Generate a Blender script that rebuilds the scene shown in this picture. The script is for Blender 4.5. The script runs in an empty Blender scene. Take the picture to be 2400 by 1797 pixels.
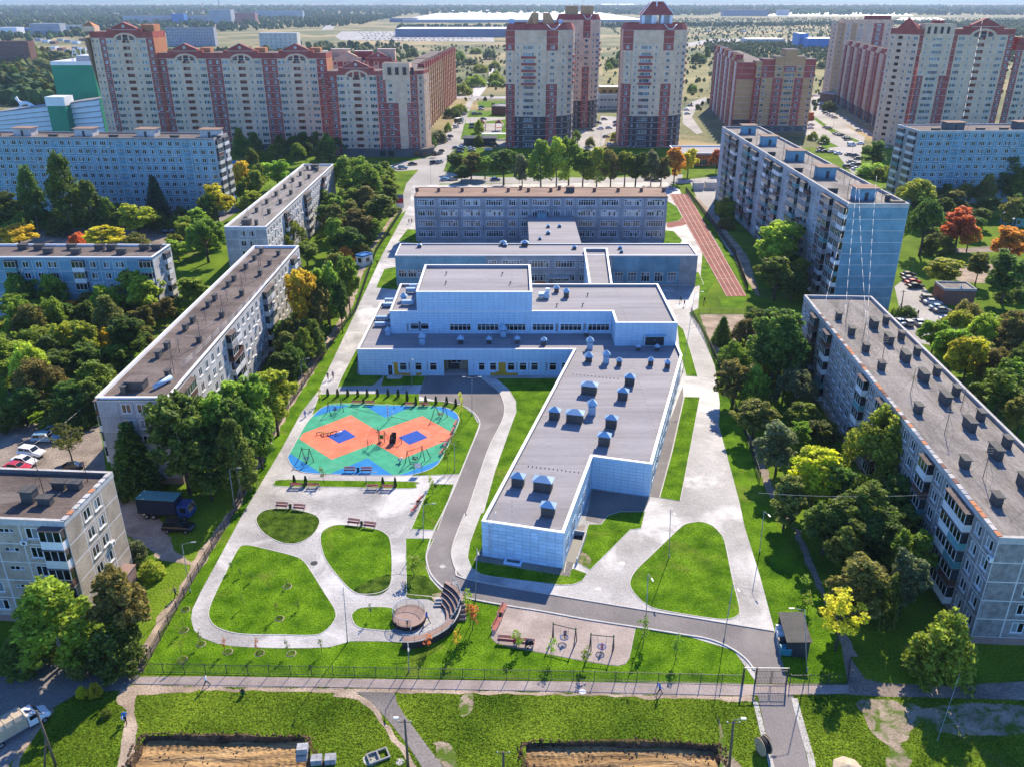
import bpy, math, random
from mathutils import Vector, Matrix, noise
from mathutils.geometry import tessellate_polygon
R = math.radians
sc = bpy.context.scene
COL = sc.collection

# ---------------------------------------------------------------- camera, sky, sun, exposure
CAM_H, FPX, PITCH = 71.0, 1959.0, R(24.7)
cam_d = bpy.data.cameras.new('camera'); cam = bpy.data.objects.new('camera', cam_d); COL.objects.link(cam)
cam.location = (0, 0, CAM_H); cam.rotation_euler = (math.pi/2 - PITCH, 0, 0)
cam_d.sensor_width = 36; cam_d.lens = FPX/2400*36; cam_d.clip_start = 1; cam_d.clip_end = 60000
sc.camera = cam
SUN_EL, SUN_AZ = R(36), R(19.5)
wd = bpy.data.worlds.new('World'); sc.world = wd; wd.use_nodes = True
nt = wd.node_tree; bg = nt.nodes['Background']
sky = nt.nodes.new('ShaderNodeTexSky'); sky.sky_type = 'NISHITA'; sky.sun_disc = False
sky.sun_elevation = SUN_EL; sky.sun_rotation = SUN_AZ; sky.altitude = 150
sky.air_density = 0.55; sky.dust_density = 0.0; sky.ozone_density = 10.0
nt.links.new(sky.outputs[0], bg.inputs[0]); bg.inputs[1].default_value = 0.15
sun_d = bpy.data.lights.new('sun', 'SUN'); sun = bpy.data.objects.new('sun', sun_d); COL.objects.link(sun)
sun_d.energy = 3.45; sun_d.angle = R(0.53); sun_d.color = (1.0, 0.875, 0.68)
SV = Vector((math.sin(SUN_AZ)*math.cos(SUN_EL), math.cos(SUN_AZ)*math.cos(SUN_EL), math.sin(SUN_EL)))
sun.rotation_euler = SV.to_track_quat('Z', 'Y').to_euler(); sun.location = (0, 0, 200)
vs = sc.view_settings; vs.view_transform = 'Standard'; vs.look = 'None'; vs.exposure = 1.32; vs.gamma = 1.0
vs.use_curve_mapping = False
sc.cycles.max_bounces = 5; sc.cycles.diffuse_bounces = 2; sc.cycles.glossy_bounces = 2
sc.cycles.transmission_bounces = 2; sc.cycles.transparent_max_bounces = 4; sc.cycles.volume_bounces = 0
sc.cycles.caustics_reflective = False; sc.cycles.caustics_refractive = False

# ---------------------------------------------------------------- survey: photo measurements -> ground coordinates (metres)
K = 800/2208
CR = dict(TL=(0,0,K),TC=(800,0,K),TR=(1600,0,K),ML=(0,600,K),MC=(800,600,K),MR=(1600,600,K),BL=(0,1197,K),BC=(800,1197,K),BR=(1600,1197,K),
  PG=(640,900,.2174),AM=(880,1360,.1208),R3=(1000,200,.1449),R4=(1380,200,.1449),R5=(1860,200,.1449),R6=(2080,600,.1449),R7=(0,960,.1087),
  J8=(1180,20,.1811),I1=(760,80,.1812),K2=(1440,0,.2174),A3=(0,0,.217),A4=(460,0,.217),A5=(900,0,.3345),A6=(1620,0,.3526),L7=(1640,80,.1449),
  G8=(1740,300,.2536),N2=(1920,20,.2174),O3=(950,420,.3164),DD=(0,0,1.085),SS=(0,0,1))
_s, _c = math.sin(PITCH), math.cos(PITCH)
def spx(c, x, y):
    o = CR[c]; return o[0]+x*o[2], o[1]+y*o[2]
def Q(c, x, y, z=0.0):
    x, y = spx(c, x, y); u, v = x-1200, y-898.5
    t = (CAM_H-z)/(FPX*_s+v*_c)
    return Vector((u*t, (FPX*_c-v*_s)*t, z))
def ZAT(c, y, fwd):              # height of a point seen at photo row y standing fwd metres ahead
    v = spx(c, 0, y)[1]-898.5
    return CAM_H-fwd*(FPX*_s+v*_c)/(FPX*_c-v*_s)
def XAT(c, x, y, fwd):           # lateral position of that point
    sx, sy = spx(c, x, y); return (sx-1200)*fwd/(FPX*_c-(sy-898.5)*_s)
def MPP(c, y):                   # metres per source pixel on the ground at photo row y
    v = spx(c, 0, y)[1]-898.5; return CAM_H/(FPX*_s+v*_c)
def photo_x(p):
    d = p.y*_c+(CAM_H-p.z)*_s
    return 1200+p.x/d*FPX if d > 1 else 0
def photo_y(p):
    d = p.y*_c+(CAM_H-p.z)*_s
    return 898.5+((CAM_H-p.z)*_c-p.y*_s)/d*FPX if d > 1 else 0

# ---------------------------------------------------------------- materials
MT = {}
def lin(h):
    if isinstance(h, str):
        r = [int(h[i:i+2], 16)/255 for i in (0, 2, 4)]
        return tuple(c/12.92 if c < .04045 else ((c+.055)/1.055)**2.4 for c in r)
    return tuple(h)
def M(name, col, rough=.8, var=.12, scale=1.0, fine=8.0, bump=0, spec=.3, metal=0, col2=None, contrast=.5, trans=0, space='world', stretch=None, island=False, objvar=0, patch=None, brick=None, hue=0):
    m = bpy.data.materials.new(name); m.use_nodes = True; t = m.node_tree; L = t.links.new
    b = t.nodes['Principled BSDF']; c = lin(col)
    b.inputs['Roughness'].default_value = rough; b.inputs['Metallic'].default_value = metal
    b.inputs['Specular IOR Level'].default_value = spec
    if space == 'world': src = t.nodes.new('ShaderNodeNewGeometry').outputs['Position']
    else: src = t.nodes.new('ShaderNodeTexCoord').outputs['Object']
    if stretch:
        mp = t.nodes.new('ShaderNodeMapping'); mp.inputs['Scale'].default_value = stretch; L(src, mp.inputs[0]); src = mp.outputs[0]
    n1 = t.nodes.new('ShaderNodeTexNoise'); n1.inputs['Scale'].default_value = scale; n1.inputs['Detail'].default_value = 4; L(src, n1.inputs[0])
    n2 = t.nodes.new('ShaderNodeTexNoise'); n2.inputs['Scale'].default_value = scale*fine; n2.inputs['Detail'].default_value = 2; L(src, n2.inputs[0])
    mr = t.nodes.new('ShaderNodeMapRange'); mr.inputs[1].default_value = .5-contrast*.4; mr.inputs[2].default_value = .5+contrast*.4; L(n1.outputs[0], mr.inputs[0])
    mx = t.nodes.new('ShaderNodeMix'); mx.data_type = 'RGBA'; L(mr.outputs[0], mx.inputs[0])
    d = lin(col2) if col2 else c
    lo = [x*(1-var) for x in c]; hi = [min(1, x*(1+var)) for x in d]
    mx.inputs[6].default_value = (*lo, 1); mx.inputs[7].default_value = (*hi, 1)
    mf = t.nodes.new('ShaderNodeMapRange'); mf.inputs[1].default_value = .3; mf.inputs[2].default_value = .7
    mf.inputs[3].default_value = 1-var*1.3; mf.inputs[4].default_value = 1+var*1.3
    if island:
        L(t.nodes.new('ShaderNodeNewGeometry').outputs['Random Per Island'], mf.inputs[0]); mf.inputs[1].default_value = 0; mf.inputs[2].default_value = 1
    else: L(n2.outputs[0], mf.inputs[0])
    vm = t.nodes.new('ShaderNodeVectorMath'); vm.operation = 'SCALE'; L(mx.outputs[2], vm.inputs[0]); L(mf.outputs[0], vm.inputs['Scale'])
    out = vm.outputs[0]
    if objvar:
        oi = t.nodes.new('ShaderNodeObjectInfo'); mo = t.nodes.new('ShaderNodeMapRange'); mo.inputs[3].default_value = 1-objvar; mo.inputs[4].default_value = 1+objvar
        L(oi.outputs['Random'], mo.inputs[0]); v2 = t.nodes.new('ShaderNodeVectorMath'); v2.operation = 'SCALE'; L(out, v2.inputs[0]); L(mo.outputs[0], v2.inputs['Scale']); out = v2.outputs[0]
    if hue:
        oi = t.nodes.new('ShaderNodeObjectInfo'); mh = t.nodes.new('ShaderNodeMapRange'); mh.inputs[3].default_value = .5-hue*1.3; mh.inputs[4].default_value = .5+hue*.5; fr = t.nodes.new('ShaderNodeMath'); fr.operation = 'FRACT'; mu = t.nodes.new('ShaderNodeMath'); mu.operation = 'MULTIPLY'; mu.inputs[1].default_value = 7.13; L(oi.outputs['Random'], mu.inputs[0]); L(mu.outputs[0], fr.inputs[0]); L(fr.outputs[0], mh.inputs[0]); hs = t.nodes.new('ShaderNodeHueSaturation'); L(mh.outputs[0], hs.inputs['Hue']); L(out, hs.inputs['Color']); out = hs.outputs[0]
    if patch:                                                  # worn, dry or stained areas with a shape of their own
        pc, ps, lo_, hi_ = patch; n3 = t.nodes.new('ShaderNodeTexNoise'); n3.inputs['Scale'].default_value = ps; n3.inputs['Detail'].default_value = 7; n3.inputs['Roughness'].default_value = .62; n3.inputs['Distortion'].default_value = .6; L(src, n3.inputs[0])
        m3 = t.nodes.new('ShaderNodeMapRange'); m3.inputs[1].default_value = lo_; m3.inputs[2].default_value = hi_; L(n3.outputs[0], m3.inputs[0]); x3 = t.nodes.new('ShaderNodeMix'); x3.data_type = 'RGBA'; L(m3.outputs[0], x3.inputs[0]); L(out, x3.inputs[6]); x3.inputs[7].default_value = (*lin(pc), 1); out = x3.outputs[2]
    if brick:
        bk = t.nodes.new('ShaderNodeTexBrick'); bk.inputs['Scale'].default_value = 1; bk.inputs['Brick Width'].default_value = brick[0]; bk.inputs['Row Height'].default_value = brick[1]; bk.inputs['Mortar Size'].default_value = brick[2]; bk.inputs['Color1'].default_value = (1,1,1,1); bk.inputs['Color2'].default_value = (.86,.86,.86,1); bk.inputs['Mortar'].default_value = (.68,.68,.68,1); L(src, bk.inputs[0])
        x4 = t.nodes.new('ShaderNodeMix'); x4.data_type = 'RGBA'; x4.blend_type = 'MULTIPLY'; x4.inputs[0].default_value = 1; L(out, x4.inputs[6]); L(bk.outputs[0], x4.inputs[7]); out = x4.outputs[2]
    L(out, b.inputs['Base Color'])
    if bump:
        bp = t.nodes.new('ShaderNodeBump'); bp.inputs['Strength'].default_value = bump; bp.inputs['Distance'].default_value = .3
        L(n2.outputs[0], bp.inputs['Height']); L(bp.outputs[0], b.inputs['Normal'])
    if trans:
        tr = t.nodes.new('ShaderNodeBsdfTranslucent'); L(out, tr.inputs[0]); ms = t.nodes.new('ShaderNodeMixShader'); ms.inputs[0].default_value = trans
        o = t.nodes['Material Output']; L(b.outputs[0], ms.inputs[1]); L(tr.outputs[0], ms.inputs[2]); L(ms.outputs[0], o.inputs[0])
    MT[name] = m; return m
def glass_mat(name, dark, light, thr):
    m = bpy.data.materials.new(name); m.use_nodes = True; t = m.node_tree; b = t.nodes['Principled BSDF']
    b.inputs['Roughness'].default_value = .06; b.inputs['Specular IOR Level'].default_value = .75
    oi = t.nodes.new('ShaderNodeObjectInfo'); g = t.nodes.new('ShaderNodeNewGeometry')
    ad = t.nodes.new('ShaderNodeMath'); ad.operation = 'MULTIPLY_ADD'; ad.inputs[1].default_value = 7.31; t.links.new(g.outputs['Random Per Island'], ad.inputs[0]); t.links.new(oi.outputs['Random'], ad.inputs[2])
    fr = t.nodes.new('ShaderNodeMath'); fr.operation = 'FRACT'; t.links.new(ad.outputs[0], fr.inputs[0])
    mr = t.nodes.new('ShaderNodeMapRange'); mr.inputs[1].default_value = thr; mr.inputs[2].default_value = min(1, thr+.25); t.links.new(fr.outputs[0], mr.inputs[0])
    mx = t.nodes.new('ShaderNodeMix'); mx.data_type = 'RGBA'; mx.inputs[6].default_value = (*lin(dark), 1); mx.inputs[7].default_value = (*lin(light), 1)
    t.links.new(mr.outputs[0], mx.inputs[0]); t.links.new(mx.outputs[2], b.inputs['Base Color']); MT[name] = m
glass_mat('glass', '10161c', '8f9598', .62)
glass_mat('glass_dark', '0c1117', '3a4246', .7)
glass_mat('glass_blind', '20262a', 'c8c4ba', .35)
# ground
M('grass_lawn', (.056,.150,.005), .9, .28, .35, 14, .4, .03, col2=(.115,.215,.009), patch=((.20,.215,.04),.13,.57,.78))
M('grass_dark', (.025,.065,.006), .9, .35, .8, 10, .5, .03, col2=(.075,.12,.014))
M('grass_rough', (.058,.135,.008), .9, .28, .12, 30, .5, .03, col2=(.14,.21,.016), contrast=.7, patch=((.24,.20,.09),.07,.60,.78))
M('meadow', (.085,.115,.05), .95, .25, .010, 40, 0, .1, col2=(.19,.18,.08), contrast=.7, patch=((.37,.285,.145),.006,.46,.60))
M('field_dry', (.15,.16,.05), .95, .2, .02, 20, 0, .1, col2=(.30,.25,.11), contrast=.6)
M('paving', (.32,.305,.30), .75, .12, .13, 26, .12, .35, col2=(.45,.435,.43), contrast=.5, patch=((.64,.62,.61),.085,.48,.60), brick=(.6,.3,.02))
M('paving_pale', (.41,.395,.38), .75, .09, .25, 20, .08, .35, col2=(.50,.48,.465), patch=((.62,.60,.59),.1,.52,.66), brick=(.6,.3,.02))
M('paving_pink', (.36,.285,.255), .8, .12, .3, 20, .1, .3, col2=(.44,.365,.33), patch=((.30,.25,.22),.12,.52,.7), brick=(.4,.2,.02))
M('asphalt', (.165,.15,.148), .85, .12, .12, 40, .1, .25, col2=(.215,.195,.19), patch=((.28,.26,.25),.10,.56,.72))
M('asphalt_old', (.16,.145,.138), .9, .16, .1, 30, .1, .2, col2=(.28,.25,.23))
M('asphalt_pale', (.30,.285,.275), .88, .12, .05, 30, .05, .2, col2=(.38,.36,.34))
M('dirt', (.28,.215,.16), .95, .2, .3, 14, .3, .1, col2=(.40,.315,.24))
M('dirt_grey', (.20,.165,.14), .95, .22, .2, 16, .3, .1, col2=(.30,.25,.21))
M('dirt_worn', (.26,.205,.15), .95, .2, .3, 14, .3, .1, col2=(.36,.29,.22), patch=((.085,.14,.015),.55,.46,.60))
M('soil', (.07,.045,.028), .95, .3, .8, 8, .6, .1, col2=(.13,.085,.05))
M('sand', (.27,.165,.075), .95, .2, .35, 10, .5, .1, col2=(.43,.28,.135), stretch=(.35,1.4,1), patch=((.17,.105,.055),.3,.52,.7))
M('kerb', (.50,.48,.46), .8, .1, .6, 8, 0, .3)
M('track', (.20,.055,.045), .85, .12, .25, 16, .1, .2, col2=(.25,.08,.065))
M('rub_green', (.035,.30,.175), .85, .10, .5, 24, .05, .25, col2=(.05,.36,.21), patch=((.10,.36,.24),.35,.55,.72))
M('rub_blue', (.010,.19,.50), .85, .10, .5, 24, .05, .25, patch=((.03,.24,.50),.35,.55,.75))
M('rub_navy', (.010,.075,.38), .85, .10, .5, 24, .05, .25)
M('rub_orange', (.70,.165,.085), .85, .08, .5, 24, .05, .25, col2=(.77,.205,.115), patch=((.74,.27,.18),.35,.55,.75))
M('white_line', (.72,.71,.70), .7, .08, 1, 6)
# building
M('panel_shade_blue', (.50,.70,.86), .5, .05, .5, 6, 0, .45, objvar=.09)  # pale cladding; the blue of its shaded walls is mixed into the colour
M('trim_white', (.82,.82,.82), .5, .03, .5, 6, 0, .4)
M('panel_joint', (.30,.31,.33), .8, .05)
M('panel_yellow', (.60,.34,.02), .6, .08, .5, 6, objvar=.05)
M('panel_beige', (.40,.32,.22), .6, .08, .5, 6)
M('roof_grey', (.275,.262,.282), .85, .07, .15, 20, .1, .25, col2=(.325,.31,.33), stretch=(.25,1.5,1), patch=((.20,.19,.205),.12,.60,.76), brick=(12,1,.02))
M('roof_brown', (.125,.098,.087), .92, .16, .18, 18, .15, .15, col2=(.185,.15,.135), stretch=(.5,1.2,1), patch=((.26,.225,.205),.16,.56,.74), brick=(10,1,.02))
M('roof_stone', (.205,.185,.172), .92, .16, .2, 16, .15, .15, col2=(.285,.26,.24), stretch=(1.4,.4,1), patch=((.36,.33,.31),.16,.56,.74), brick=(1,10,.02))
M('roof_rust', (.235,.155,.115), .9, .14, .2, 16, .1, .15, col2=(.30,.205,.155), stretch=(.4,1.3,1))
M('conc', (.30,.305,.325), .88, .12, .35, 10, .05, .2, col2=(.375,.375,.39), objvar=.10, patch=((.20,.19,.19),.22,.62,.78))
M('conc_warm', (.36,.285,.215), .88, .14, .4, 14, .05, .2, col2=(.44,.36,.28), objvar=.08, patch=((.22,.18,.15),.3,.62,.78))
M('conc_pale', (.45,.43,.41), .88, .1, .3, 10, .05, .2, col2=(.53,.51,.485), objvar=.06, patch=((.30,.28,.26),.25,.60,.78))
M('conc_shade_blue', (.145,.285,.355), .88, .12, .3, 10, .05, .2, col2=(.19,.335,.41), objvar=.09, patch=((.26,.34,.36),.2,.60,.75))  # grey-beige concrete with the blue cast of shade put into its colour
M('gravel_wall', (.235,.215,.205), .9, .2, 1.2, 8, .1, .2, col2=(.29,.265,.25), objvar=.07)
M('seam_white', (.62,.60,.575), .8, .08, .5, 6)
M('seam_dark', (.15,.145,.14), .9, .1, .5, 6)
M('plinth', (.30,.20,.17), .85, .1, .5, 8)
M('paint_teal', (.10,.26,.27), .6, .08, .5, 6, objvar=.1)
M('paint_white', (.70,.69,.67), .55, .06, .5, 6, objvar=.05)
M('paint_brown', (.115,.055,.038), .7, .12, .6, 8, objvar=.1)
M('paint_grey', (.27,.265,.26), .75, .12, .6, 8, objvar=.1)
M('paint_yellow', (.48,.33,.06), .65, .1, .6, 8)
M('brick_red', (.34,.078,.064), .88, .13, .3, 14, .03, .2, col2=(.39,.10,.08))
M('brick_dark', (.075,.05,.055), .85, .12, .3, 14, .03, .2)
M('brick_beige', (.70,.455,.305), .88, .10, .3, 14, .03, .2, col2=(.76,.51,.345), patch=((.60,.41,.29),.06,.58,.75))
M('brick_tan', (.52,.31,.155), .88, .10, .3, 14, .03, .2)
M('brick_orange', (.50,.21,.10), .88, .10, .3, 14, .03, .2)
M('brick_dull', (.20,.10,.075), .9, .14, .4, 14, .03, .2)
M('belt', (.52,.46,.41), .8, .06, .5, 6)
M('stone_dark', (.085,.10,.11), .6, .12, .3, 10)
M('frame_white', (.74,.74,.73), .5, .03, .5, 6)
M('frame_brown', (.12,.07,.05), .6, .06, .5, 6)
M('sill_pale', (.62,.62,.61), .6, .05, .5, 6)
M('green_clad', (.008,.24,.13), .5, .10, .1, 10, 0, .4)
M('blue_clad', (.012,.16,.44), .5, .08, .1, 10, 0, .4)
M('far_white', (.75,.75,.74), .45, .04, .02, 10, 0, .6)
M('far_grey', (.35,.36,.38), .6, .1, .05, 10)
M('far_blue', (.12,.16,.25), .6, .1, .05, 10)
M('far_red', (.27,.12,.11), .7, .12, .05, 10)
M('orange_clad', (.50,.13,.035), .6, .08, .2, 8)
M('ochre', (.50,.29,.08), .8, .08, .2, 8)
M('cream', (.60,.56,.46), .8, .08, .2, 8)
# metals and fittings
M('metal_dark', (.035,.035,.04), .5, .1, .5, 6, 0, .4)
M('metal_grey', (.30,.31,.32), .45, .06, .5, 6, 0, .5)
M('galv', (.33,.48,.62), .5, .06, .8, 6, 0, .5, objvar=.05)
M('vent_dark', (.075,.072,.07), .8, .15, .6, 8)
M('wire', (.45,.44,.43), .5, .05)
M('wood_red', (.42,.115,.10), .7, .14, 1.5, 6, .05)
M('wood_post', (.13,.10,.08), .85, .2, 1.2, 8)
M('wood_pale', (.42,.32,.20), .85, .15, 1.2, 8)
M('deck', (.30,.20,.17), .7, .10, .8, 8)
M('deck_dark', (.045,.032,.03), .75, .12, .8, 8)
M('bin_green', (.02,.07,.03), .6, .1)
M('bin_teal', (.03,.20,.25), .5, .08)
M('rope', (.05,.05,.055), .8, .1)
M('play_red', (.48,.03,.06), .5, .06)
M('play_blue', (.01,.13,.50), .5, .06)
M('play_green', (.02,.22,.03), .5, .06)
M('play_yellow', (.60,.36,.03), .5, .06)
M('play_pink', (.60,.05,.22), .5, .06)
M('tarp', (.47,.38,.27), .8, .1, .8, 6)
M('bark', (.075,.055,.042), .95, .25, 1.5, 6, .2, space='object')
M('bark_pale', (.32,.30,.27), .9, .35, 2.0, 4, .2, space='object')
LF = dict(green=((.062,.112,.013),(.118,.165,.020)), dark=((.036,.070,.013),(.065,.102,.017)), bright=((.098,.165,.016),(.165,.225,.024)),
  lime=((.17,.215,.014),(.25,.27,.016)), olive=((.075,.092,.020),(.125,.125,.028)), yellow=((.30,.235,.018),(.42,.30,.022)),
  gold=((.30,.17,.015),(.42,.23,.02)), orange=((.30,.105,.016),(.40,.165,.022)), red=((.23,.058,.022),(.30,.10,.03)),
  grey=((.060,.085,.035),(.100,.120,.055)), thuja=((.010,.030,.012),(.020,.046,.016)), spruce=((.012,.034,.022),(.022,.050,.028)))
for k, (a, b) in LF.items():
    M('leaf_'+k, tuple(x*2.6 for x in a), .6, .35, .22, 6, 0, .25, col2=tuple(x*2.6 for x in b), contrast=.8, trans=.52, space='world', island=True, objvar=.22, hue=.005 if k in ('red','orange','gold','yellow') else .035)
PAINTS = dict(white=(.75,.75,.75), silver=(.42,.44,.46), grey=(.14,.145,.15), black=(.012,.012,.014), red=(.48,.02,.03), blue=(.02,.06,.22), darkred=(.12,.012,.015), lightblue=(.22,.36,.46), beige=(.42,.36,.27), navy=(.012,.018,.045), yellow=(.6,.36,.02))
for k, c in PAINTS.items():
    M('car_'+k, c, .28, .02, .5, 4, 0, .6)
M('tyre', (.015,.015,.015), .85, .1); M('rim', (.4,.4,.41), .35, .04, metal=.6); M('car_glass', (.012,.016,.02), .06, .05, spec=.7)
M('lamp_clear', (.75,.76,.76), .2, .03); M('lamp_red', (.35,.01,.01), .3, .03)
for k, c in dict(skin=(.50,.30,.21), hair=(.03,.02,.015), hair_fair=(.28,.18,.08), cl_white=(.7,.7,.7), cl_blue=(.03,.17,.55), cl_navy=(.012,.02,.05), cl_black=(.015,.015,.017), cl_grey=(.16,.16,.17), cl_red=(.45,.04,.05), cl_denim=(.05,.09,.17), cl_pink=(.55,.12,.28), cl_purple=(.12,.05,.16), cl_khaki=(.25,.21,.14)).items():
    M(k, c, .85, .1, 3, 4)

# ---------------------------------------------------------------- mesh building
class MB:
    def __init__(s): s.v = []; s.f = []; s.m = []; s.mats = []; s.sm = set()
    def mi(s, k):
        if k not in s.mats: s.mats.append(k)
        return s.mats.index(k)
    def face(s, pts, mat, smooth=False):
        n = len(s.v); s.v.extend([tuple(p) for p in pts]); 
        if smooth: s.sm.add(len(s.f))
        s.f.append(tuple(range(n, n+len(pts)))); s.m.append(s.mi(mat))
    def box(s, x0, x1, y0, y1, z0, z1, mat, top=None, skip=''):
        n = len(s.v)
        s.v.extend([(x0,y0,z0),(x1,y0,z0),(x1,y1,z0),(x0,y1,z0),(x0,y0,z1),(x1,y0,z1),(x1,y1,z1),(x0,y1,z1)])
        for key, f in (('f',(0,1,5,4)),('r',(1,2,6,5)),('b',(2,3,7,6)),('l',(3,0,4,7)),('t',(4,5,6,7)),('d',(3,2,1,0))):
            if key in skip: continue
            s.f.append(tuple(n+i for i in f)); s.m.append(s.mi(top if (key == 't' and top) else mat))
    def prism(s, poly, z0, z1, mat, top=None, cap=True, bot=False):
        n = len(s.v); k = len(poly)
        s.v.extend([(p[0],p[1],z0) for p in poly]); s.v.extend([(p[0],p[1],z1) for p in poly])
        mi = s.mi(mat)
        for i in range(k):
            j = (i+1) % k; s.f.append((n+i,n+j,n+k+j,n+k+i)); s.m.append(mi)
        if cap:
            for t in tess(poly): s.f.append(tuple(n+k+i for i in t)); s.m.append(s.mi(top or mat))
        if bot:
            for t in tess(poly): s.f.append(tuple(n+i for i in reversed(t))); s.m.append(mi)
    def tube(s, a, b, r0, r1=None, n=6, mat='metal_dark', cap=True, smooth=True):
        a, b = Vector(a), Vector(b); r1 = r0 if r1 is None else r1
        d = (b-a).normalized() if (b-a).length > 1e-6 else Vector((0,0,1))
        u = d.orthogonal().normalized(); w = d.cross(u); k = len(s.v)
        for p, r in ((a, r0), (b, r1)):
            for i in range(n):
                t = 2*math.pi*i/n; s.v.append(tuple(p+u*(math.cos(t)*r)+w*(math.sin(t)*r)))
        mi = s.mi(mat)
        for i in range(n):
            j = (i+1) % n
            if smooth: s.sm.add(len(s.f))
            s.f.append((k+i,k+j,k+n+j,k+n+i)); s.m.append(mi)
        if cap:
            s.f.append(tuple(k+n+i for i in range(n))); s.m.append(mi)
            s.f.append(tuple(k+i for i in reversed(range(n)))); s.m.append(mi)
    def path(s, pts, r, n=5, mat='metal_dark'):
        for a, b in zip(pts, pts[1:]): s.tube(a, b, r, r, n, mat, cap=True)
    def add(s, o, mtx):
        n = len(s.v); s.v.extend([tuple(mtx @ Vector(p)) for p in o.v])
        for i, f in enumerate(o.f):
            if i in o.sm: s.sm.add(len(s.f))
            s.f.append(tuple(n+k for k in f)); s.m.append(s.mi(o.mats[o.m[i]]))
    def mesh(s, name):
        me = bpy.data.meshes.new(name); me.from_pydata(s.v, [], s.f)
        for k in s.mats: me.materials.append(MT[k])
        me.polygons.foreach_set('material_index', s.m)
        if s.sm: me.polygons.foreach_set('use_smooth', [i in s.sm for i in range(len(s.f))])
        me.update(); return me
    def obj(s, name, parent=None, loc=(0,0,0), rz=0): return mobj(name, s.mesh(name), parent, loc, rz)
def tess(poly):
    r = tess_raw([[Vector((p[0], p[1], 0)) for p in poly]])
    return r
def tess_raw(loops):
    flat = [p for l in loops for p in l]; out = []
    for t in tessellate_polygon(loops):
        a, b, c = (flat[i] for i in t)
        z = (b-a).cross(c-a).z
        if abs(z) < 1e-9: continue
        out.append(tuple(t) if z > 0 else tuple(reversed(t)))
    return out
def mobj(name, me, parent=None, loc=(0,0,0), rz=0):
    o = bpy.data.objects.new(name, me); COL.objects.link(o); o.location = loc
    if rz: o.rotation_euler[2] = rz
    if parent is not None: o.parent = parent
    return o
TOP = []
def tag(o, label, cat, group=None):
    o['label'] = label; o['category'] = cat
    if group: o['group'] = group
    TOP.append(o); return o
def thing(name, label, cat, loc=(0,0,0), rz=0, group=None):
    o = bpy.data.objects.new(name, None); COL.objects.link(o); o.location = loc; o.rotation_euler = (0,0,rz); o.empty_display_size = .5
    return tag(o, label, cat, group)
def struct(o, kind='structure'): o['kind'] = kind; return o
def copy_tree(o, parent=None):
    c = o.copy(); COL.objects.link(c); c.parent = parent
    for ch in KIDS.get(o.name, []): copy_tree(ch, c)
    return c
KIDS = {}
def catmull(pts, n=5, closed=True):
    out = []; k = len(pts)
    rng = range(k) if closed else range(k-1)
    for i in rng:
        g = (lambda j: Vector(pts[j % k])) if closed else (lambda j: Vector(pts[max(0, min(k-1, j))]))
        p0, p1, p2, p3 = g(i-1), g(i), g(i+1), g(i+2)
        for s in range(n):
            t = s/n
            out.append(.5*((2*p1)+(p2-p0)*t+(2*p0-5*p1+4*p2-p3)*t*t+(3*p1-p0-3*p2+p3)*t**3))
    if not closed: out.append(Vector(pts[-1]))
    return out
# ================================================================ ground, roads, lawns
def pp(*a):
    c = 'SS'; out = []
    for x in a:
        if isinstance(x, str): c = x
        else: out.append(Q(c, *x))
    return out
def sheet(name, pts, z, mat, smooth=0, holes=()):
    if smooth: pts = catmull(pts, smooth)
    if name == 'dirt_patch' or (name == 'path' and mat.startswith('dirt')):      # ragged earth edges
        q = []
        for i in range(len(pts)):
            a, b_ = pts[i-1], pts[i]; k = max(1, int((b_-a).length/.9))
            for j in range(k): p = a.lerp(b_, j/k); q.append(p+Vector((noise.noise(p*.55)*.55, noise.noise(p*.55+Vector((9,9,9)))*.55, 0)))
        pts = q
    loops = [[Vector((p[0], p[1], 0)) for p in pts]]+[[Vector((p[0], p[1], 0)) for p in h] for h in holes]
    flat = [(p.x, p.y, 0) for l in loops for p in l]
    me = bpy.data.meshes.new(name); me.from_pydata(flat, [], tess_raw(loops)); me.materials.append(MT[mat]); me.update()
    return struct(mobj(name, me, None, (0,0,z)))
def strip(pts, w, side=0):       # ribbon polygon along a line
    L_, R_ = [], []
    for i, p in enumerate(pts):
        a = pts[max(0,i-1)]; b = pts[min(len(pts)-1,i+1)]; d = (b-a); d.z = 0; d.normalize(); n = Vector((-d.y, d.x, 0))
        L_.append(p+n*(w*(.5+side*.5))); R_.append(p-n*(w*(.5-side*.5)))
    return L_+R_[::-1]
def kerb(name, pts, w=.16, h=.12, z=0, mat='kerb', piece=None):
    b = MB(); pts = [Vector((p[0], p[1], 0)) for p in pts]
    l = strip(pts, w); k = len(pts)
    for i in range(k-1):
        A, B, C, D = l[i], l[i+1], l[2*k-2-i], l[2*k-1-i]
        b.face([(A.x,A.y,h),(D.x,D.y,h),(C.x,C.y,h),(B.x,B.y,h)], mat)
        b.face([(D.x,D.y,0),(C.x,C.y,0),(C.x,C.y,h),(D.x,D.y,h)], mat)
        b.face([(B.x,B.y,0),(A.x,A.y,0),(A.x,A.y,h),(B.x,B.y,h)], mat)
    for e in (0, k-1):
        A, D = l[e], l[2*k-1-e]; b.face([(A.x,A.y,0),(D.x,D.y,0),(D.x,D.y,h),(A.x,A.y,h)], mat)
    return struct(b.obj(name, None, (0,0,z)))
pitA = pp('BL',(945,1452),(1200,1448),(1500,1452),(1800,1458),(1960,1462),(2005,1530),(2015,1720),(790,1730),(835,1640),(880,1560))
pitB = pp('BC',(1195,1500),(1500,1492),(1900,1492),(2208,1500),'BR',(120,1512),(225,1522),(245,1600),(250,1760),'BC',(1190,1760),(1190,1640))
near = [Vector(p) for p in ((-420,-60,0),(420,-60,0),(420,450,0),(-420,450,0))]
sheet('ground', near, 0, 'grass_rough', holes=(pitA, pitB))
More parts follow.
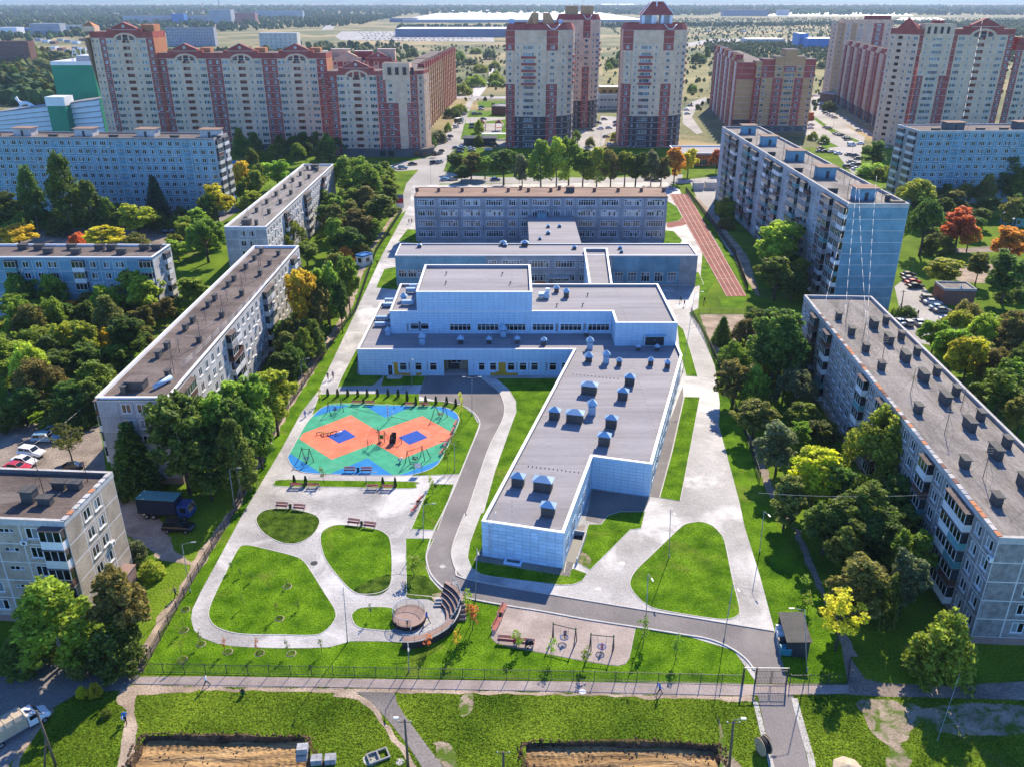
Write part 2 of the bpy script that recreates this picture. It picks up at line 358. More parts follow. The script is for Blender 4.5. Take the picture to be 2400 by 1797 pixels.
sheet('terrain', [Vector(p) for p in ((-14000,446,0),(14000,446,0),(16000,24000,0),(-16000,24000,0))], -.06, 'meadow')
sheet('terrain', [Vector(p) for p in ((420,-60,0),(3000,-60,0),(3000,446.5,0),(420,446.5,0))], -.05, 'meadow')
sheet('terrain', [Vector(p) for p in ((-3000,-60,0),(-420,-60,0),(-420,446.5,0),(-3000,446.5,0))], -.05, 'meadow')
random.seed(5)
for nm, pt in (('pit', pitA), ('pit', pitB)):
    b = MB(); n = len(pt); dep = .62
    out = catmull(pt, 4)
    out = [p+Vector((random.uniform(-.12,.12), random.uniform(-.12,.12), 0)) for p in out]
    c = sum(pt, Vector())/n; m = len(out)
    inn = [p+(c-p).normalized()*random.uniform(.25,.5) for p in out]
    lip = [p+(p-c).normalized()*random.uniform(.15,.5) for p in out]
    for i in range(m):
        j = (i+1) % m
        b.face([(out[j].x,out[j].y,.05),(out[i].x,out[i].y,.05),(inn[i].x,inn[i].y,-dep),(inn[j].x,inn[j].y,-dep)], 'soil')
        b.face([(lip[i].x,lip[i].y,.006),(lip[j].x,lip[j].y,.006),(out[j].x,out[j].y,.05),(out[i].x,out[i].y,.05)], 'soil')
    x0, x1 = min(p.x for p in pt)-.5, max(p.x for p in pt)+.5; y0, y1 = min(p.y for p in pt)-.5, max(p.y for p in pt)+.5
    nx, ny = 150, 70; k = len(b.v)
    for jy in range(ny+1):
        for ix in range(nx+1):
            x = x0+(x1-x0)*ix/nx; y = y0+(y1-y0)*jy/ny
            q = y+.35*noise.noise(Vector((x*.12, y*.2, 3)))*3
            z = -dep+.10*noise.noise(Vector((x*.25,y*.8,1)))+.05*math.sin(q*5.2)+.035*math.sin(x*9+q*2)*(noise.noise(Vector((x*.1,y*.6,7))) > .1)+.04*noise.noise(Vector((x*3,y*3,2)))
            b.v.append((x,y,z))
    s_ = b.mi('sand')
    for jy in range(ny):
        for ix in range(nx):
            a = k+jy*(nx+1)+ix; b.f.append((a,a+1,a+nx+2,a+nx+1)); b.m.append(s_)
    struct(b.obj(nm))

# school grounds
sheet('lawn', pp('BL',(925,1052),(1240,470),(1535,0),'ML',(1860,1010),(2208,478),'TC',(215,1656),(395,1365),(440,1330),(2120,1240),'TR',(18,1255),(330,1656),'MR',(60,372),(225,690),(330,960),(470,1350),(560,1656),'BR',(720,250),(900,600),(1065,960),(1078,1118),(0,1115),'BC',(1000,1090)), .010, 'grass_lawn')
sheet('pavement', pp('BL',(1570,20),(1420,300),(1300,520),(1245,635),(1236,700),(1255,770),(1310,820),(1400,855),(1500,873),(1620,881),(1800,886),(2000,886),(2130,880),
  'BC',(60,842),(250,842),(400,850),(440,900),(700,760),(765,640),(775,556),(1060,612),(1030,690),(975,780),(968,820),(1000,852),(1100,882),(1300,918),(1500,957),(1700,992),(1790,1001),(1840,988),(1865,950),(1905,752),
  'BR',(0,800),(330,900),(470,1100),(680,1110),(640,970),(600,790),(575,700),(500,420),(400,100),'MR',(370,1600),(290,1300),(235,1100),(240,950),(210,720),(110,450),(40,370),(100,340),'TR',(130,1600),(60,1400),(-20,1230),'TC',(2100,1180),(460,1200),(440,1330),(270,1640),'MC',(90,370),(0,560),'ML',(2060,870),(1950,1010),(1820,1250),(1700,1450)), .030, 'paving')
def edged(name, pts, z=.055, mat='grass_lawn', smooth=4):
    p = catmull(pts, smooth) if smooth else pts
    sheet(name, p, z, mat); kerb('kerb', list(p)+[p[0]], .12, .075, 0.0)
edged('lawn', pp('BL',(1545,240),(1600,221),(1700,240),(1900,290),(1965,325),(2010,385),(2100,530),(2168,640),(2165,705),(2110,770),(2030,803),(1800,800),(1560,795),(1420,760),(1362,710),(1352,640),(1400,520),(1480,360)))
edged('lawn', pp('DD',(555,1116),(575,1101),(620,1098),(660,1105),(685,1115),(690,1130),(675,1155),(645,1172),(610,1172),(575,1155),(557,1134)), mat='grass_dark')
edged('lawn', pp('DD',(692,1160),(705,1141),(735,1133),(800,1140),(830,1150),(844,1172),(846,1250),(830,1275),(795,1283),(765,1278),(735,1250),(702,1205)))
sheet('ground_cover', catmull(pp('BC',(80,510),(200,440),(315,415),(312,490),(250,540),(150,542)),4), .068, 'grass_dark')
edged('lawn', pp('BC',(66,680),(95,640),(160,622),(330,628),(345,700),(335,770),(160,762),(95,740)))
edged('lawn', pp('DD',(593,1043),(606,1036),(700,1037),(890,1040),(898,1047),(886,1055),(740,1052),(602,1050)))
edged('lawn', pp('DD',(888,1143),(930,1045),(981,1046),(945,1145)), smooth=0)
edged('lawn', pp('DD',(876,1162),(937,1163),(922,1195),(921,1225),(930,1250),(950,1272),(985,1294),(968,1300),(930,1288),(878,1283)), smooth=0)
sheet('ground_cover', catmull(pp('BC',(425,430),(540,420),(600,480),(680,530),(640,600),(560,570),(425,555)),4), .068, 'grass_dark')
edged('lawn', pp('PG',(500,110),(900,105),(1575,105),(1575,180),(1900,190),(2050,240),(2160,320),(2208,420),'MC',(895,1060),(890,1100),(830,1260),(765,1410),'PG',(1500,990),(1700,800),(1500,400),(1000,300),(700,210),(480,300),(420,330)), smooth=0)
edged('lawn', pp('MC',(0,790),(105,590),(105,765),(280,775),(205,840),(0,845),'ML',(2195,850),(2180,860)), smooth=0)
edged('lawn', pp('MC',(275,775),(545,778),(525,835),(255,842)), smooth=0)
edged('lawn', pp('MC',(1000,792),(1600,792),'BC',(1500,100),(1440,400),(1500,372),(1590,405),(1560,452),(1500,475),(1420,480),(1000,428),(905,410),(842,370),(816,300),(832,200),(900,20),'MC',(920,1656),(990,1400),(1085,1130),(1130,1010),(1128,940),(1080,860)), smooth=0)
edged('lawn', pp('SS',(1604,930),(1640,931),(1620,1040),(1594,1174),(1546,1166),(1575,1060)), smooth=0)
edged('lawn', pp('DD',(1462,700),(1476,712),(1492,760),(1507,814),(1482,812),(1468,760)), smooth=0)
edged('lawn', pp('BC',(1600,85),(1680,85),(1725,30),(1800,5),(1965,5),(1940,112),(1870,122),(1612,380),(1520,330),(1545,250)), smooth=0)
edged('lawn', pp('BC',(1868,455),(1900,390),(2000,290),(2100,195),'BR',(0,95),(60,75),(120,70),(185,92),(235,135),(272,200),(320,430),(368,630),(352,678),(290,700),(180,693),'BC',(2120,650),(2000,620),(1920,560),(1875,500)))
edged('lawn', pp('DD',(812,622),(830,582),(870,575),(870,628)), smooth=0)
edged('lawn', pp('DD',(860,522),(880,496),(910,498),(910,528)), smooth=0)
edged('lawn', pp('DD',(1437,432),(1462,447),(1474,470),(1466,478),(1438,482)), smooth=0)
edged('lawn', pp('DD',(1430,498),(1455,500),(1474,520),(1470,527),(1432,527)), smooth=0)
edged('lawn', pp('DD',(1495,585),(1510,590),(1520,615),(1500,620)), smooth=0)
sheet('dirt_patch', catmull(pp('BC',(1540,260),(1600,290),(1620,330),(1580,360),(1530,330)),3), .062, 'dirt_worn')
sheet('dirt_patch', catmull(pp('BC',(590,540),(700,530),(690,620),(620,620)),3), .073, 'dirt_worn')
# driveway of the school
road_out = pp('MC',(500,905),(650,942),(760,962),(845,1005),(888,1060),(892,1110),(830,1260),(740,1480),(660,1656),'BC',(590,150),(556,260),(551,320),(575,400),(630,470),(700,525),(770,556),(1060,612),(1300,650),(1600,705),(1910,752),'BR',(0,800),(130,820),(235,852),(335,902),(415,965),(462,1030),(478,1112))
road_in = pp('BR',(682,1118),(642,970),(603,880),(592,778),(0,680),'BC',(2000,648),(1350,540),(800,440),(742,382),(716,300),(716,250),(740,170),(800,20),'MC',(815,1656),(900,1400),(960,1230),(1040,1070),(1056,1000),(1050,950),(1020,880),(960,830),(880,775),(540,775))
sheet('road', road_out+road_in, .052, 'asphalt')
sheet('pavement', pp('MC',(880,775),(1000,795),(1080,860),(1128,940),(1130,1010),(1085,1130),(990,1400),(920,1656),'BC',(900,20),(832,200),(816,300),(842,370),(905,410),(800,440),(742,382),(716,300),(716,250),(740,170),(800,20),'MC',(815,1656),(900,1400),(960,1230),(1040,1070),(1056,1000),(1050,950),(1020,880),(960,830)), .044, 'paving_pale')
kerb('kerb', catmull(road_out[1:-1], 3, False), .22, .15)
kerb('kerb', catmull(road_in[3:-1], 3, False), .22, .15)
sheet('pavement', pp('BC',(1060,614),(1030,690),(975,780),(970,820),(1000,850),(1100,880),(1300,916),(1500,955),(1700,990),(1790,999),(1838,986),(1862,950),(1902,754)), .046, 'paving_pink')
sheet('pavement', pp('SS',(1600,905),(1602,932),(1573,1058),(1544,1166),(1515,1162),(1528,1095),(1570,985)), .040, 'asphalt')
sheet('pavement', pp('MC',(1625,1510),(2000,1560),'BC',(1960,0),(1940,110),(1880,110),(1680,85),(1580,60)), .040, 'asphalt')
sheet('apron', pp('BC',(900,250),(855,320),(1475,425),(1580,90),(1500,100),(1440,370)), .060, 'asphalt_old')
# manhole covers and drains
def disc(name, c, x, y, r, z, mat, label):
    b = MB(); p = Q(c, x, y); n = 14
    b.prism([(r*math.cos(6.2832*i/n), r*math.sin(6.2832*i/n)) for i in range(n)], 0, .02, mat)
    for i in range(4): b.box(-r*.7, r*.7, -r*.7+i*r*.45, -r*.7+i*r*.45+.04, .02, .03, mat)
    return tag(b.obj(name, None, (p.x, p.y, z)), label, 'manhole', 'manhole covers')
disc('manhole_cover','BC',655,360,.42,.052,'kerb','pale round manhole cover in the bend of the school driveway')
disc('manhole_cover','BC',735,465,.35,.052,'metal_grey','grey drain cover on driveway near the spiral stairs')
disc('manhole_cover','BC',1660,505,.4,.03,'metal_grey','grey manhole cover on mottled paving right of white wing')
disc('manhole_cover','BC',1815,340,.45,.03,'metal_grey','drain grate beside the pointed lawn on wide paving')
disc('manhole_cover','BL',2032,338,.5,.03,'metal_dark','dark square drain between the curved lawns')
disc('manhole_cover','BC',1560,1168,.4,.02,'cl_white','pale round manhole cover on front sidewalk')
# rubber playground
rub = catmull(pp('PG',(160,800),(180,745),(270,580),(350,440),(430,340),(520,262),(620,222),(760,210),(1100,220),(1500,235),(1750,240),(1880,262),(1970,310),(2005,370),(1995,430),(1945,540),(1880,680),(1800,830),(1740,890),(1640,940),(1500,975),(1340,985),(1000,980),(600,970),(420,962),(300,945),(215,895)), 4)
sheet('playground_surface', rub, .075, 'rub_green')
kerb('kerb', rub+[rub[0]], .12, .09)
def inside(p, poly):
    r = False; j = len(poly)-1
    for i in range(len(poly)):
        a, b = poly[i], poly[j]
        if (a.y > p.y) != (b.y > p.y) and p.x < (b.x-a.x)*(p.y-a.y)/(b.y-a.y)+a.x: r = not r
        j = i
    return r
def clip(poly, edge):            # convex polygon clipping against the rubber outline (nearly convex)
    c = sum(edge, Vector())/len(edge); out = poly
    cw = sum((edge[i].x-edge[i-1].x)*(edge[i].y+edge[i-1].y) for i in range(len(edge)))
    for i in range(len(edge)):
        a, b = edge[i-1], edge[i]
        if cw > 0: a, b = b, a
        res = []; side = lambda p: (b.x-a.x)*(p.y-a.y)-(b.y-a.y)*(p.x-a.x)
        for k in range(len(out)):
            p, q = out[k-1], out[k]; sp, sq = side(p), side(q)
            if sp >= 0: res.append(p)
            if sp*sq < 0: res.append(p+(q-p)*(sp/(sp-sq)))
        out = res
        if len(out) < 3: return []
    return out
inner = [p+(sum(rub, Vector())/len(rub)-p).normalized()*.07 for p in rub]
def patch(mat, z, *a):
    q = clip(pp('PG', *a), inner)
    if len(q) > 2: sheet('playground_surface', q, z, mat)
patch('rub_orange', .079, (240,565),(840,335),(1110,495),(1230,560),(1090,640),(630,815))
patch('rub_orange', .080, (1110,495),(1130,510),(1610,345),(1990,560),(1390,810),(1090,640))
patch('rub_navy', .084, (585,565),(775,488),(895,568),(710,640))
patch('rub_navy', .084, (1350,575),(1550,500),(1668,578),(1470,655))
patch('rub_blue', .079, (930,200),(1600,200),(1210,365))
patch('rub_blue', .079, (560,990),(1020,800),(1330,1010))
patch('rub_blue', .079, (360,380),(850,225),(700,180),(300,200))
patch('rub_blue', .079, (1700,225),(2030,420),(2100,300),(1900,180))
patch('rub_blue', .079, (100,720),(180,745),(560,990),(100,1000))
patch('rub_blue', .079, (1320,1000),(1850,800),(1900,1000))
# running track
tr = pp('DD',(1446,420),(1487,420),(1613,640),(1569,641)); sheet('running_track', tr, .050, 'track')
sheet('running_track', catmull(pp('DD',(1442,480),(1462,474),(1474,463),(1480,470),(1488,478),(1478,487),(1462,490),(1442,492)),4), .048, 'track')
for i in range(5):
    f = i/4; A = tr[0].lerp(tr[1], .04+.92*f); B = tr[3].lerp(tr[2], .04+.92*f)
    sheet('lane_line', strip([A, B], .06), .055, 'white_line')
for f in (.02, .28, .60, .88):
    A = tr[0].lerp(tr[3], f); B = tr[1].lerp(tr[2], f); sheet('lane_line', strip([A, B], .06), .056, 'white_line')
sheet('lawn', pp('DD',(1552,640),(1615,643),(1600,668),(1560,668)), .034, 'grass_lawn')
sheet('lawn', pp('DD',(1487,418),(1497,420),(1640,648),(1617,645)), .036, 'grass_lawn')
# front sidewalk, paths, roads outside
sheet('sidewalk', pp('BL',(905,1070),(1400,1068),(2208,1082),'BC',(1000,1096),(2208,1110),'BR',(420,1120),(1075,1122),(1075,1180),(420,1192),(0,1190),'BC',(1000,1160),(0,1140),'BL',(1500,1138),(870,1120)), .022, 'paving_pink')
sheet('path', pp('BL',(870,1120),(1500,1138),'BC',(0,1140),(1000,1160),'BR',(0,1190),(480,1196),(470,1235),'BR',(0,1210),'BC',(1500,1192),(700,1180),(340,1176),(100,1185),'BL',(1900,1165),(1400,1160),(890,1190),(770,1190),(760,1160)), .016, 'dirt')
sheet('path', catmull(pp('BL',(770,1180),(880,1180),(875,1240),(885,1400),(880,1560),(820,1660),(740,1740),(740,1660),(790,1500),(800,1330),(770,1240)),3), .014, 'dirt')
sheet('path', pp('BC',(95,1168),(345,1172),(360,1240),(410,1320),(520,1470),(660,1656),(700,1720),(560,1720),(500,1620),(420,1500),(300,1350),(190,1230)), .026, 'asphalt_old')
sheet('path', catmull(pp('BC',(-60,1190),(60,1178),(170,1210),(260,1310),(350,1440),(440,1560),(540,1720),(500,1720),(330,1480),(200,1300),(90,1215)),3), .018, 'dirt')
sheet('road', pp('BR',(485,1190),(715,1190),(735,1300),(812,1640),(830,1720),(590,1720),(570,1600),(530,1400),(495,1240)), .030, 'asphalt')
kerb('kerb', pp('BR',(470,1230),(510,1400),(575,1650),(590,1720)), .55, .05, 0, 'paving_pale')
kerb('kerb', pp('BR',(722,1210),(745,1300),(830,1600),(850,1720)), .7, .05, 0, 'paving_pale')
sheet('road', pp('BR',(1070,1112),(1075,1185),(1300,1200),(1600,1205),(2300,1225),(2300,1108),(2208,1100),(1700,1130),(1300,1112),(1180,1085),(1120,1000),(1060,900),(1030,870),(1040,960)), .018, 'dirt_grey')
sheet('path', pp('BR',(715,120),(760,130),(850,350),(945,580),(1030,740),(1130,930),(1060,940),(930,620),(830,400),(760,230)), .020, 'dirt_grey')
sheet('path', pp('MR',(420,1150),(480,1200),(590,1500),(720,1760),'BR',(760,130),(715,120),'MR',(560,1560)), .020, 'dirt_grey')
sheet('dirt_patch', catmull(pp('BR',(1130,1230),(1400,1225),(1560,1290),(1500,1420),(1420,1500),(1480,1600),(1400,1720),(1280,1720),(1330,1560),(1230,1420),(1170,1330)),4), .009, 'dirt_worn')
sheet('dirt_patch', catmull(pp('BR',(1560,1270),(2208,1260),(2300,1420),(1800,1450),(1600,1400)),4), .008, 'dirt_worn')
sheet('dirt_patch', catmull(pp('BR',(225,1300),(255,1430),(300,1560),(420,1700),(250,1740),(240,1500)),4), .008, 'dirt_worn')
sheet('dirt_patch', catmull(pp('BC',(790,1190),(860,1190),(840,1280),(760,1330),(770,1250)),4), .008, 'dirt_worn')
sheet('dirt_patch', catmull(pp('BC',(600,1480),(700,1490),(740,1600),(720,1720),(640,1650)),4), .008, 'dirt_worn')
sheet('road', pp('BL',(-300,960),(300,960),(620,1005),(760,1040),(900,1062),(880,1110),(770,1160),(620,1170),(480,1190),(330,1280),(230,1400),(120,1560),(20,1700),(-500,1720),(-600,1300)), .012, 'asphalt_old')
sheet('path', pp('BL',(230,1400),(330,1280),(345,1300),(245,1430),(130,1610),(80,1720),(20,1720),(120,1560)), .017, 'dirt')
sheet('path', pp('BL',(905,1060),(860,960),(960,830),(1050,650),(1130,560),(1200,430),(1240,350),(1060,320),(1000,290),(1000,180),(800,150),(760,0),(880,-100),(1000,-80),(1050,100),(1120,240),(1240,330),(1400,110),(1500,-10),(1530,0),(1420,180),(1240,470),(1100,680),(925,1040)), .013, 'dirt')
sheet('path', pp('ML',(1500,1600),(1530,1656),(1870,1000),(2208,470),'MC',(0,450),(70,330),'TC',(180,1656),(360,1380),(345,1370),(150,1656),'ML',(2190,420),(2030,640),(1880,870),(1860,970)), .013, 'dirt')
sheet('yard', pp('ML',(-200,1100),(300,1080),(640,1100),(660,1200),(690,1420),(500,1480),(0,1460),(-300,1480)), .011, 'dirt_grey')
sheet('yard', pp('BL',(740,-100),(1000,-80),(1020,60),(1110,230),(1060,320),(960,240),(800,140)), .011, 'dirt_grey')
# streets behind the old school
sheet('road', pp('TC',(360,1400),(480,1330),(470,1260),(640,1190),(820,1190),(2208,1190),'TR',(420,1150),(420,1120),(0,1165),'TC',(2208,1130),(1800,1150),(1000,1150),(760,1130),(660,1110),(700,1000),(760,940),(1060,950),(1060,900),(770,905),(800,790),(860,640),(830,640),(760,740),(660,900),(600,960),(540,1010),(420,1040),(300,1080),(360,1110),(500,1100),(420,1190)), .012, 'asphalt_pale')
sheet('road', pp('TC',(820,650),(865,560),(940,540),(960,450),(990,440),(945,560),(900,620),(870,650)), .010, 'paving_pale')
sheet('road', pp('TC',(740,625),(1080,625),(1080,640),(740,640)), .014, 'asphalt_pale')
sheet('road', pp('TC',(810,760),(1060,760),(1060,775),(800,800)), .013, 'asphalt_pale')
sheet('playground_surface', pp('TC',(925,800),(1050,800),(1035,860),(895,860)), .014, 'asphalt_pale')
sheet('road', pp('TC',(1490,940),(1490,860),(1660,820),(1680,750),(1830,760),(1820,840),(1720,870),(1700,940),(1620,980)), .012, 'asphalt_pale')
sheet('road', pp('TR',(0,720),(60,660),(150,630),(160,650),(90,700),(60,760),(130,860),(90,870),(0,800)), .012, 'asphalt_pale')
sheet('road', pp('TR',(790,870),(800,810),(840,760),(820,650),(880,600),(980,560),(1010,620),(880,700),(1010,790),(1180,890),(1160,960),(1150,1080),(1300,1080),(1290,1150),(1100,1130),(1000,1000)), .012, 'asphalt_pale')
sheet('lawn', pp('TR',(860,760),(960,830),(1155,920),(1130,925),(960,860),(850,775)), .020, 'grass_lawn')
sheet('lawn', pp('TR',(900,930),(960,925),(1010,950),(900,965)), .020, 'grass_lawn')
sheet('road', pp('TR',(830,730),(1000,790),(1240,890),(1300,960),(1340,960),(1280,900),(1060,760),(870,690)), .016, 'asphalt_pale')
sheet('yard', pp('TR',(50,1180),(420,1140),(420,1240),(230,1250),(200,1320),(340,1656),(240,1656)), .014, 'asphalt_pale')
sheet('path', pp('TR',(20,1235),(110,1290),(420,1656),'MR',(500,260),(420,250),'TR',(330,1656),(180,1430)), .016, 'dirt')
sheet('dirt_patch', pp('MR',(110,380),(400,380),(430,500),(350,560),(260,480),(230,640),(180,560)), .014, 'dirt')
sheet('yard', pp('MR',(1370,200),(1420,160),(1560,200),(1680,330),(1820,520),(1760,600),(1500,560),(1360,420),(1400,330)), .012, 'asphalt_pale')
sheet('path', pp('MR',(1780,430),(1900,430),(2080,400),(2080,415),(1900,460),(1800,470)), .011, 'dirt')
sheet('dirt_patch', catmull(pp('MR',(1790,70),(2208,60),(2300,190),(2050,180),(1780,160)),3), .009, 'dirt')
sheet('path', pp('TR',(1750,1610),(2300,1580),(2300,1620),(1760,1640)), .010, 'dirt_grey')
sheet('yard', pp('TL',(0,1500),(1200,1450),(1300,1500),(1200,1580),(0,1640)), .011, 'dirt_grey')
sheet('road', pp('TL',(1050,1500),(1260,1440),(1500,1330),(1560,1360),(1280,1530),(1060,1560)), .014, 'asphalt_old')
sheet('path', pp('ML',(-50,720),(0,720),(120,650),(130,660),(0,750),(-50,760)), .012, 'paving_pale')
sheet('lawn', pp('DD',(985,240),(1095,240),(1095,305),(985,330)), .008, 'grass_lawn')
sheet('lawn', pp('TC',(880,660),(1075,655),(1075,690),(890,700)), .009, 'grass_lawn')
sheet('lawn', pp('TC',(1690,750),(1830,750),(1830,780),(1700,775)), .009, 'grass_lawn')
sheet('lawn', pp('TC',(400,1040),(500,1000),(600,985),(590,1010),(450,1045)), .018, 'grass_lawn')
sheet('field', pp('TC',(1690,420),(1850,430),(1850,640),(1690,640)), .006, 'field_dry')
sheet('field', pp('TR',(0,400),(170,400),(170,640),(0,640)), .006, 'field_dry')
sheet('field', pp('TR',(860,350),(1020,350),(1000,580),(850,580)), .006, 'field_dry')
# ================================================================ buildings
_WM = {}
def winmb(w, h, panes, frame='frame_white', glass='glass', sill=True, transom=False, depth=.12, ft=.08):
    k = (round(w,2), round(h,2), panes, frame, glass, sill, transom, depth)
    if k in _WM: return _WM[k]
    b = MB(); x0, x1 = -w/2, w/2; y = depth
    for i in range(panes):
        a, c = x0+w*i/panes, x0+w*(i+1)/panes
        if transom:
            b.face([(a,y,h*.68),(c,y,h*.68),(c,y,h),(a,y,h)], glass); b.face([(a,y,0),(c,y,0),(c,y,h*.68),(a,y,h*.68)], glass)
        else: b.face([(a,y,0),(c,y,0),(c,y,h),(a,y,h)], glass)
    y0, y1 = y-.06, y-.005
    b.box(x0,x1,y0,y1,0,ft,frame,skip='bd'); b.box(x0,x1,y0,y1,h-ft,h,frame,skip='bt')
    b.box(x0,x0+ft,y0,y1,ft,h-ft,frame,skip='blt'); b.box(x1-ft,x1,y0,y1,ft,h-ft,frame,skip='brt')
    for i in range(1, panes):
        c = x0+w*i/panes; b.box(c-ft*.5,c+ft*.5,y0,y1,ft,h-ft,frame,skip='btd')
    if transom: b.box(x0+ft,x1-ft,y0-.004,y1,h*.68-.04,h*.68+.04,frame,skip='blr')
    if sill: b.box(x0-.08,x1+.08,-.14,y0-.004,-.06,.0,'sill_pale')
    _WM[k] = [b, None]; return _WM[k]
def loggia(w, h, d=.9, back='brick_red', fm=None):
    k = ('log', round(w,2), round(h,2), d, back)
    if k in _WM: return _WM[k]
    b = MB(); x0, x1 = -w/2, w/2
    b.face([(x0,d,0),(x1,d,0),(x1,d,h),(x0,d,h)], back)
    b.face([(x0,0,0),(x0,d,0),(x0,d,h),(x0,0,h)], back); b.face([(x1,d,0),(x1,0,0),(x1,0,h),(x1,d,h)], back)
    b.face([(x0,0,0),(x1,0,0),(x1,d,0),(x0,d,0)], 'conc'); b.face([(x0,d,h),(x1,d,h),(x1,0,h),(x0,0,h)], back)
    b.box(-.45,.6,d-.05,d-.004,.1,h*.85,'glass_dark',skip='b'); b.box(x0+.1,x0+.7,d-.05,d-.004,.1,h*.8,'brick_dark',skip='b')
    _WM[k] = [b, None]; return _WM[k]
def balcony(w, d, h, par, glazed=True, roof=True, frame='frame_white', roofm='roof_brown'):
    k = ('bal', w, d, h, par, glazed, roof, frame)
    if k in _WM: return _WM[k]
    b = MB(); x0, x1 = -w/2, w/2
    b.box(x0,x1,-d,0,-.12,0,'conc'); b.box(x0,x1,-d,-d+.06,0,1.0,par); b.box(x0,x0+.06,-d+.06,0,0,1.0,par); b.box(x1-.06,x1,-d+.06,0,0,1.0,par)
    if glazed:
        n = max(3, int(w/.8))
        for i in range(n):
            a, c = x0+.03+(w-.06)*i/n, x0+.03+(w-.06)*(i+1)/n
            b.face([(a,-d+.04,1.0),(c,-d+.04,1.0),(c,-d+.04,h-.06),(a,-d+.04,h-.06)], 'glass_dark')
            b.box(a-.035,a+.035,-d+.0,-d+.05,1.0,h-.06,frame,skip='btd')
        b.box(x1-.07,x1,-d,-d+.05,1.0,h-.06,frame); b.box(x0,x1,-d-.004,-d+.05,h-.1,h,frame); b.box(x0,x1,-d-.004,-d+.06,1.0,1.07,frame)
        b.face([(x0+.03,0,1.0),(x0+.03,-d,1.0),(x0+.03,-d,h),(x0+.03,0,h)], 'glass_dark'); b.face([(x1-.03,-d,1.0),(x1-.03,0,1.0),(x1-.03,0,h),(x1-.03,-d,h)], 'glass_dark')
        if roof: b.box(x0-.12,x1+.12,-d-.15,0,h,h+.09,roofm)
    else:
        b.box(-.8,.8,-.012,-.004,.1,2.1,'glass_dark',skip='b'); b.box(-.9,-.8,-.03,0,.05,2.2,frame); b.box(.8,.9,-.03,0,.05,2.2,frame)
    _WM[k] = [b, None]; return _WM[k]
def panelmb(w, h, hole, mat, t=.10):
    k = ('pan', round(w,2), round(h,2), hole, mat, t)
    if k in _WM: return _WM[k]
    b = MB(); x0, x1 = -w/2, w/2
    if hole:
        a, c, z0, z1 = -hole[0]/2, hole[0]/2, hole[2], hole[2]+hole[1]
        for q in ((x0,a,0,h),(c,x1,0,h),(a,c,0,z0),(a,c,z1,h)): b.face([(q[0],0,q[2]),(q[1],0,q[2]),(q[1],0,q[3]),(q[0],0,q[3])], mat)
        b.face([(a,0,z0),(c,0,z0),(c,t,z0),(a,t,z0)], mat); b.face([(a,t,z1),(c,t,z1),(c,0,z1),(a,0,z1)], mat)
        b.face([(a,0,z0),(a,t,z0),(a,t,z1),(a,0,z1)], mat); b.face([(c,t,z0),(c,0,z0),(c,0,z1),(c,t,z1)], mat)
    else: b.face([(x0,0,0),(x1,0,0),(x1,0,h),(x0,0,h)], mat)
    b.face([(x0,0,h),(x1,0,h),(x1,t,h),(x0,t,h)], mat); b.face([(x0,t,0),(x1,t,0),(x1,0,0),(x0,0,0)], mat)
    b.face([(x0,t,0),(x0,0,0),(x0,0,h),(x0,t,h)], mat); b.face([(x1,0,0),(x1,t,0),(x1,t,h),(x1,0,h)], mat)
    _WM[k] = [b, None]; return _WM[k]
_ac = MB(); _ac.box(-.42,.42,-.36,-.02,0,.6,'paint_white'); _ac.tube((0,-.365,.3),(0,-.37,.3),.22,.22,10,'vent_dark'); ACU = [_ac, None]; rac = random.Random(3)
# window kinds: width, height, height of sill above floor, builder
WK = {
 'w1': (.85,1.5,.85,lambda: winmb(.85,1.5,1)), 'w1d': (1.0,1.5,.85,lambda: winmb(1.0,1.5,2)), 'w2': (1.5,1.5,.85,lambda: winmb(1.5,1.5,2)), 'w3': (2.1,1.5,.85,lambda: winmb(2.1,1.5,3)),
 'w4': (3.2,1.65,.75,lambda: winmb(3.2,1.65,4)), 'w6': (5.4,1.65,.75,lambda: winmb(5.4,1.65,8)), 'wfull': (2.0,2.75,.12,lambda: winmb(2.0,2.75,3,transom=True,sill=False)),
 'log': (3.4,1.55,.95,lambda: loggia(3.4,1.55)), 'logb': (2.4,1.5,.95,lambda: loggia(2.4,1.5,.8,'brick_dark')),
 'stair': (1.9,.62,1.5,lambda: winmb(1.9,.62,3,sill=False)), 'e2': (1.5,1.55,.8,lambda: winmb(1.5,1.55,2,ft=.10,depth=.07)), 'e3': (2.1,1.55,.8,lambda: winmb(2.1,1.55,3,ft=.10,depth=.07)),
 'lg2': (3.0,1.55,1.05,lambda: winmb(3.0,1.55,4,depth=.1)), 'shop': (3.4,2.3,.4,lambda: winmb(3.4,2.3,3,glass='glass_dark',sill=False)),
 'sch': (5.35,2.0,.85,lambda: winmb(5.35,2.0,7,transom=True,ft=.14,depth=.07,glass='glass')), 'schb': (5.35,2.0,.85,lambda: winmb(5.35,2.0,7,transom=True,ft=.14,depth=.07,glass='glass_blind')),
 'sch3': (2.4,2.0,.85,lambda: winmb(2.4,2.0,3,transom=True,ft=.10)), 'sch2': (2.2,2.0,.85,lambda: winmb(2.2,2.0,3,transom=True,ft=.14,depth=.07)),
 'gym': (2.3,2.6,.7,lambda: winmb(2.3,2.6,3,transom=True,ft=.10)), 'n2': (1.5,1.9,1.0,lambda: winmb(1.5,1.9,1,transom=True,ft=.10,glass='glass_dark')), 'n5': (4.5,1.7,1.1,lambda: winmb(4.5,1.7,5,transom=True,ft=.10,glass='glass_dark')),
 'n2s': (1.5,1.6,1.1,lambda: winmb(1.5,1.6,2,transom=True,ft=.10,glass='glass_dark')), 'far': (1.6,1.5,.9,lambda: winmb(1.6,1.5,1,sill=False,glass='glass_dark')),
}
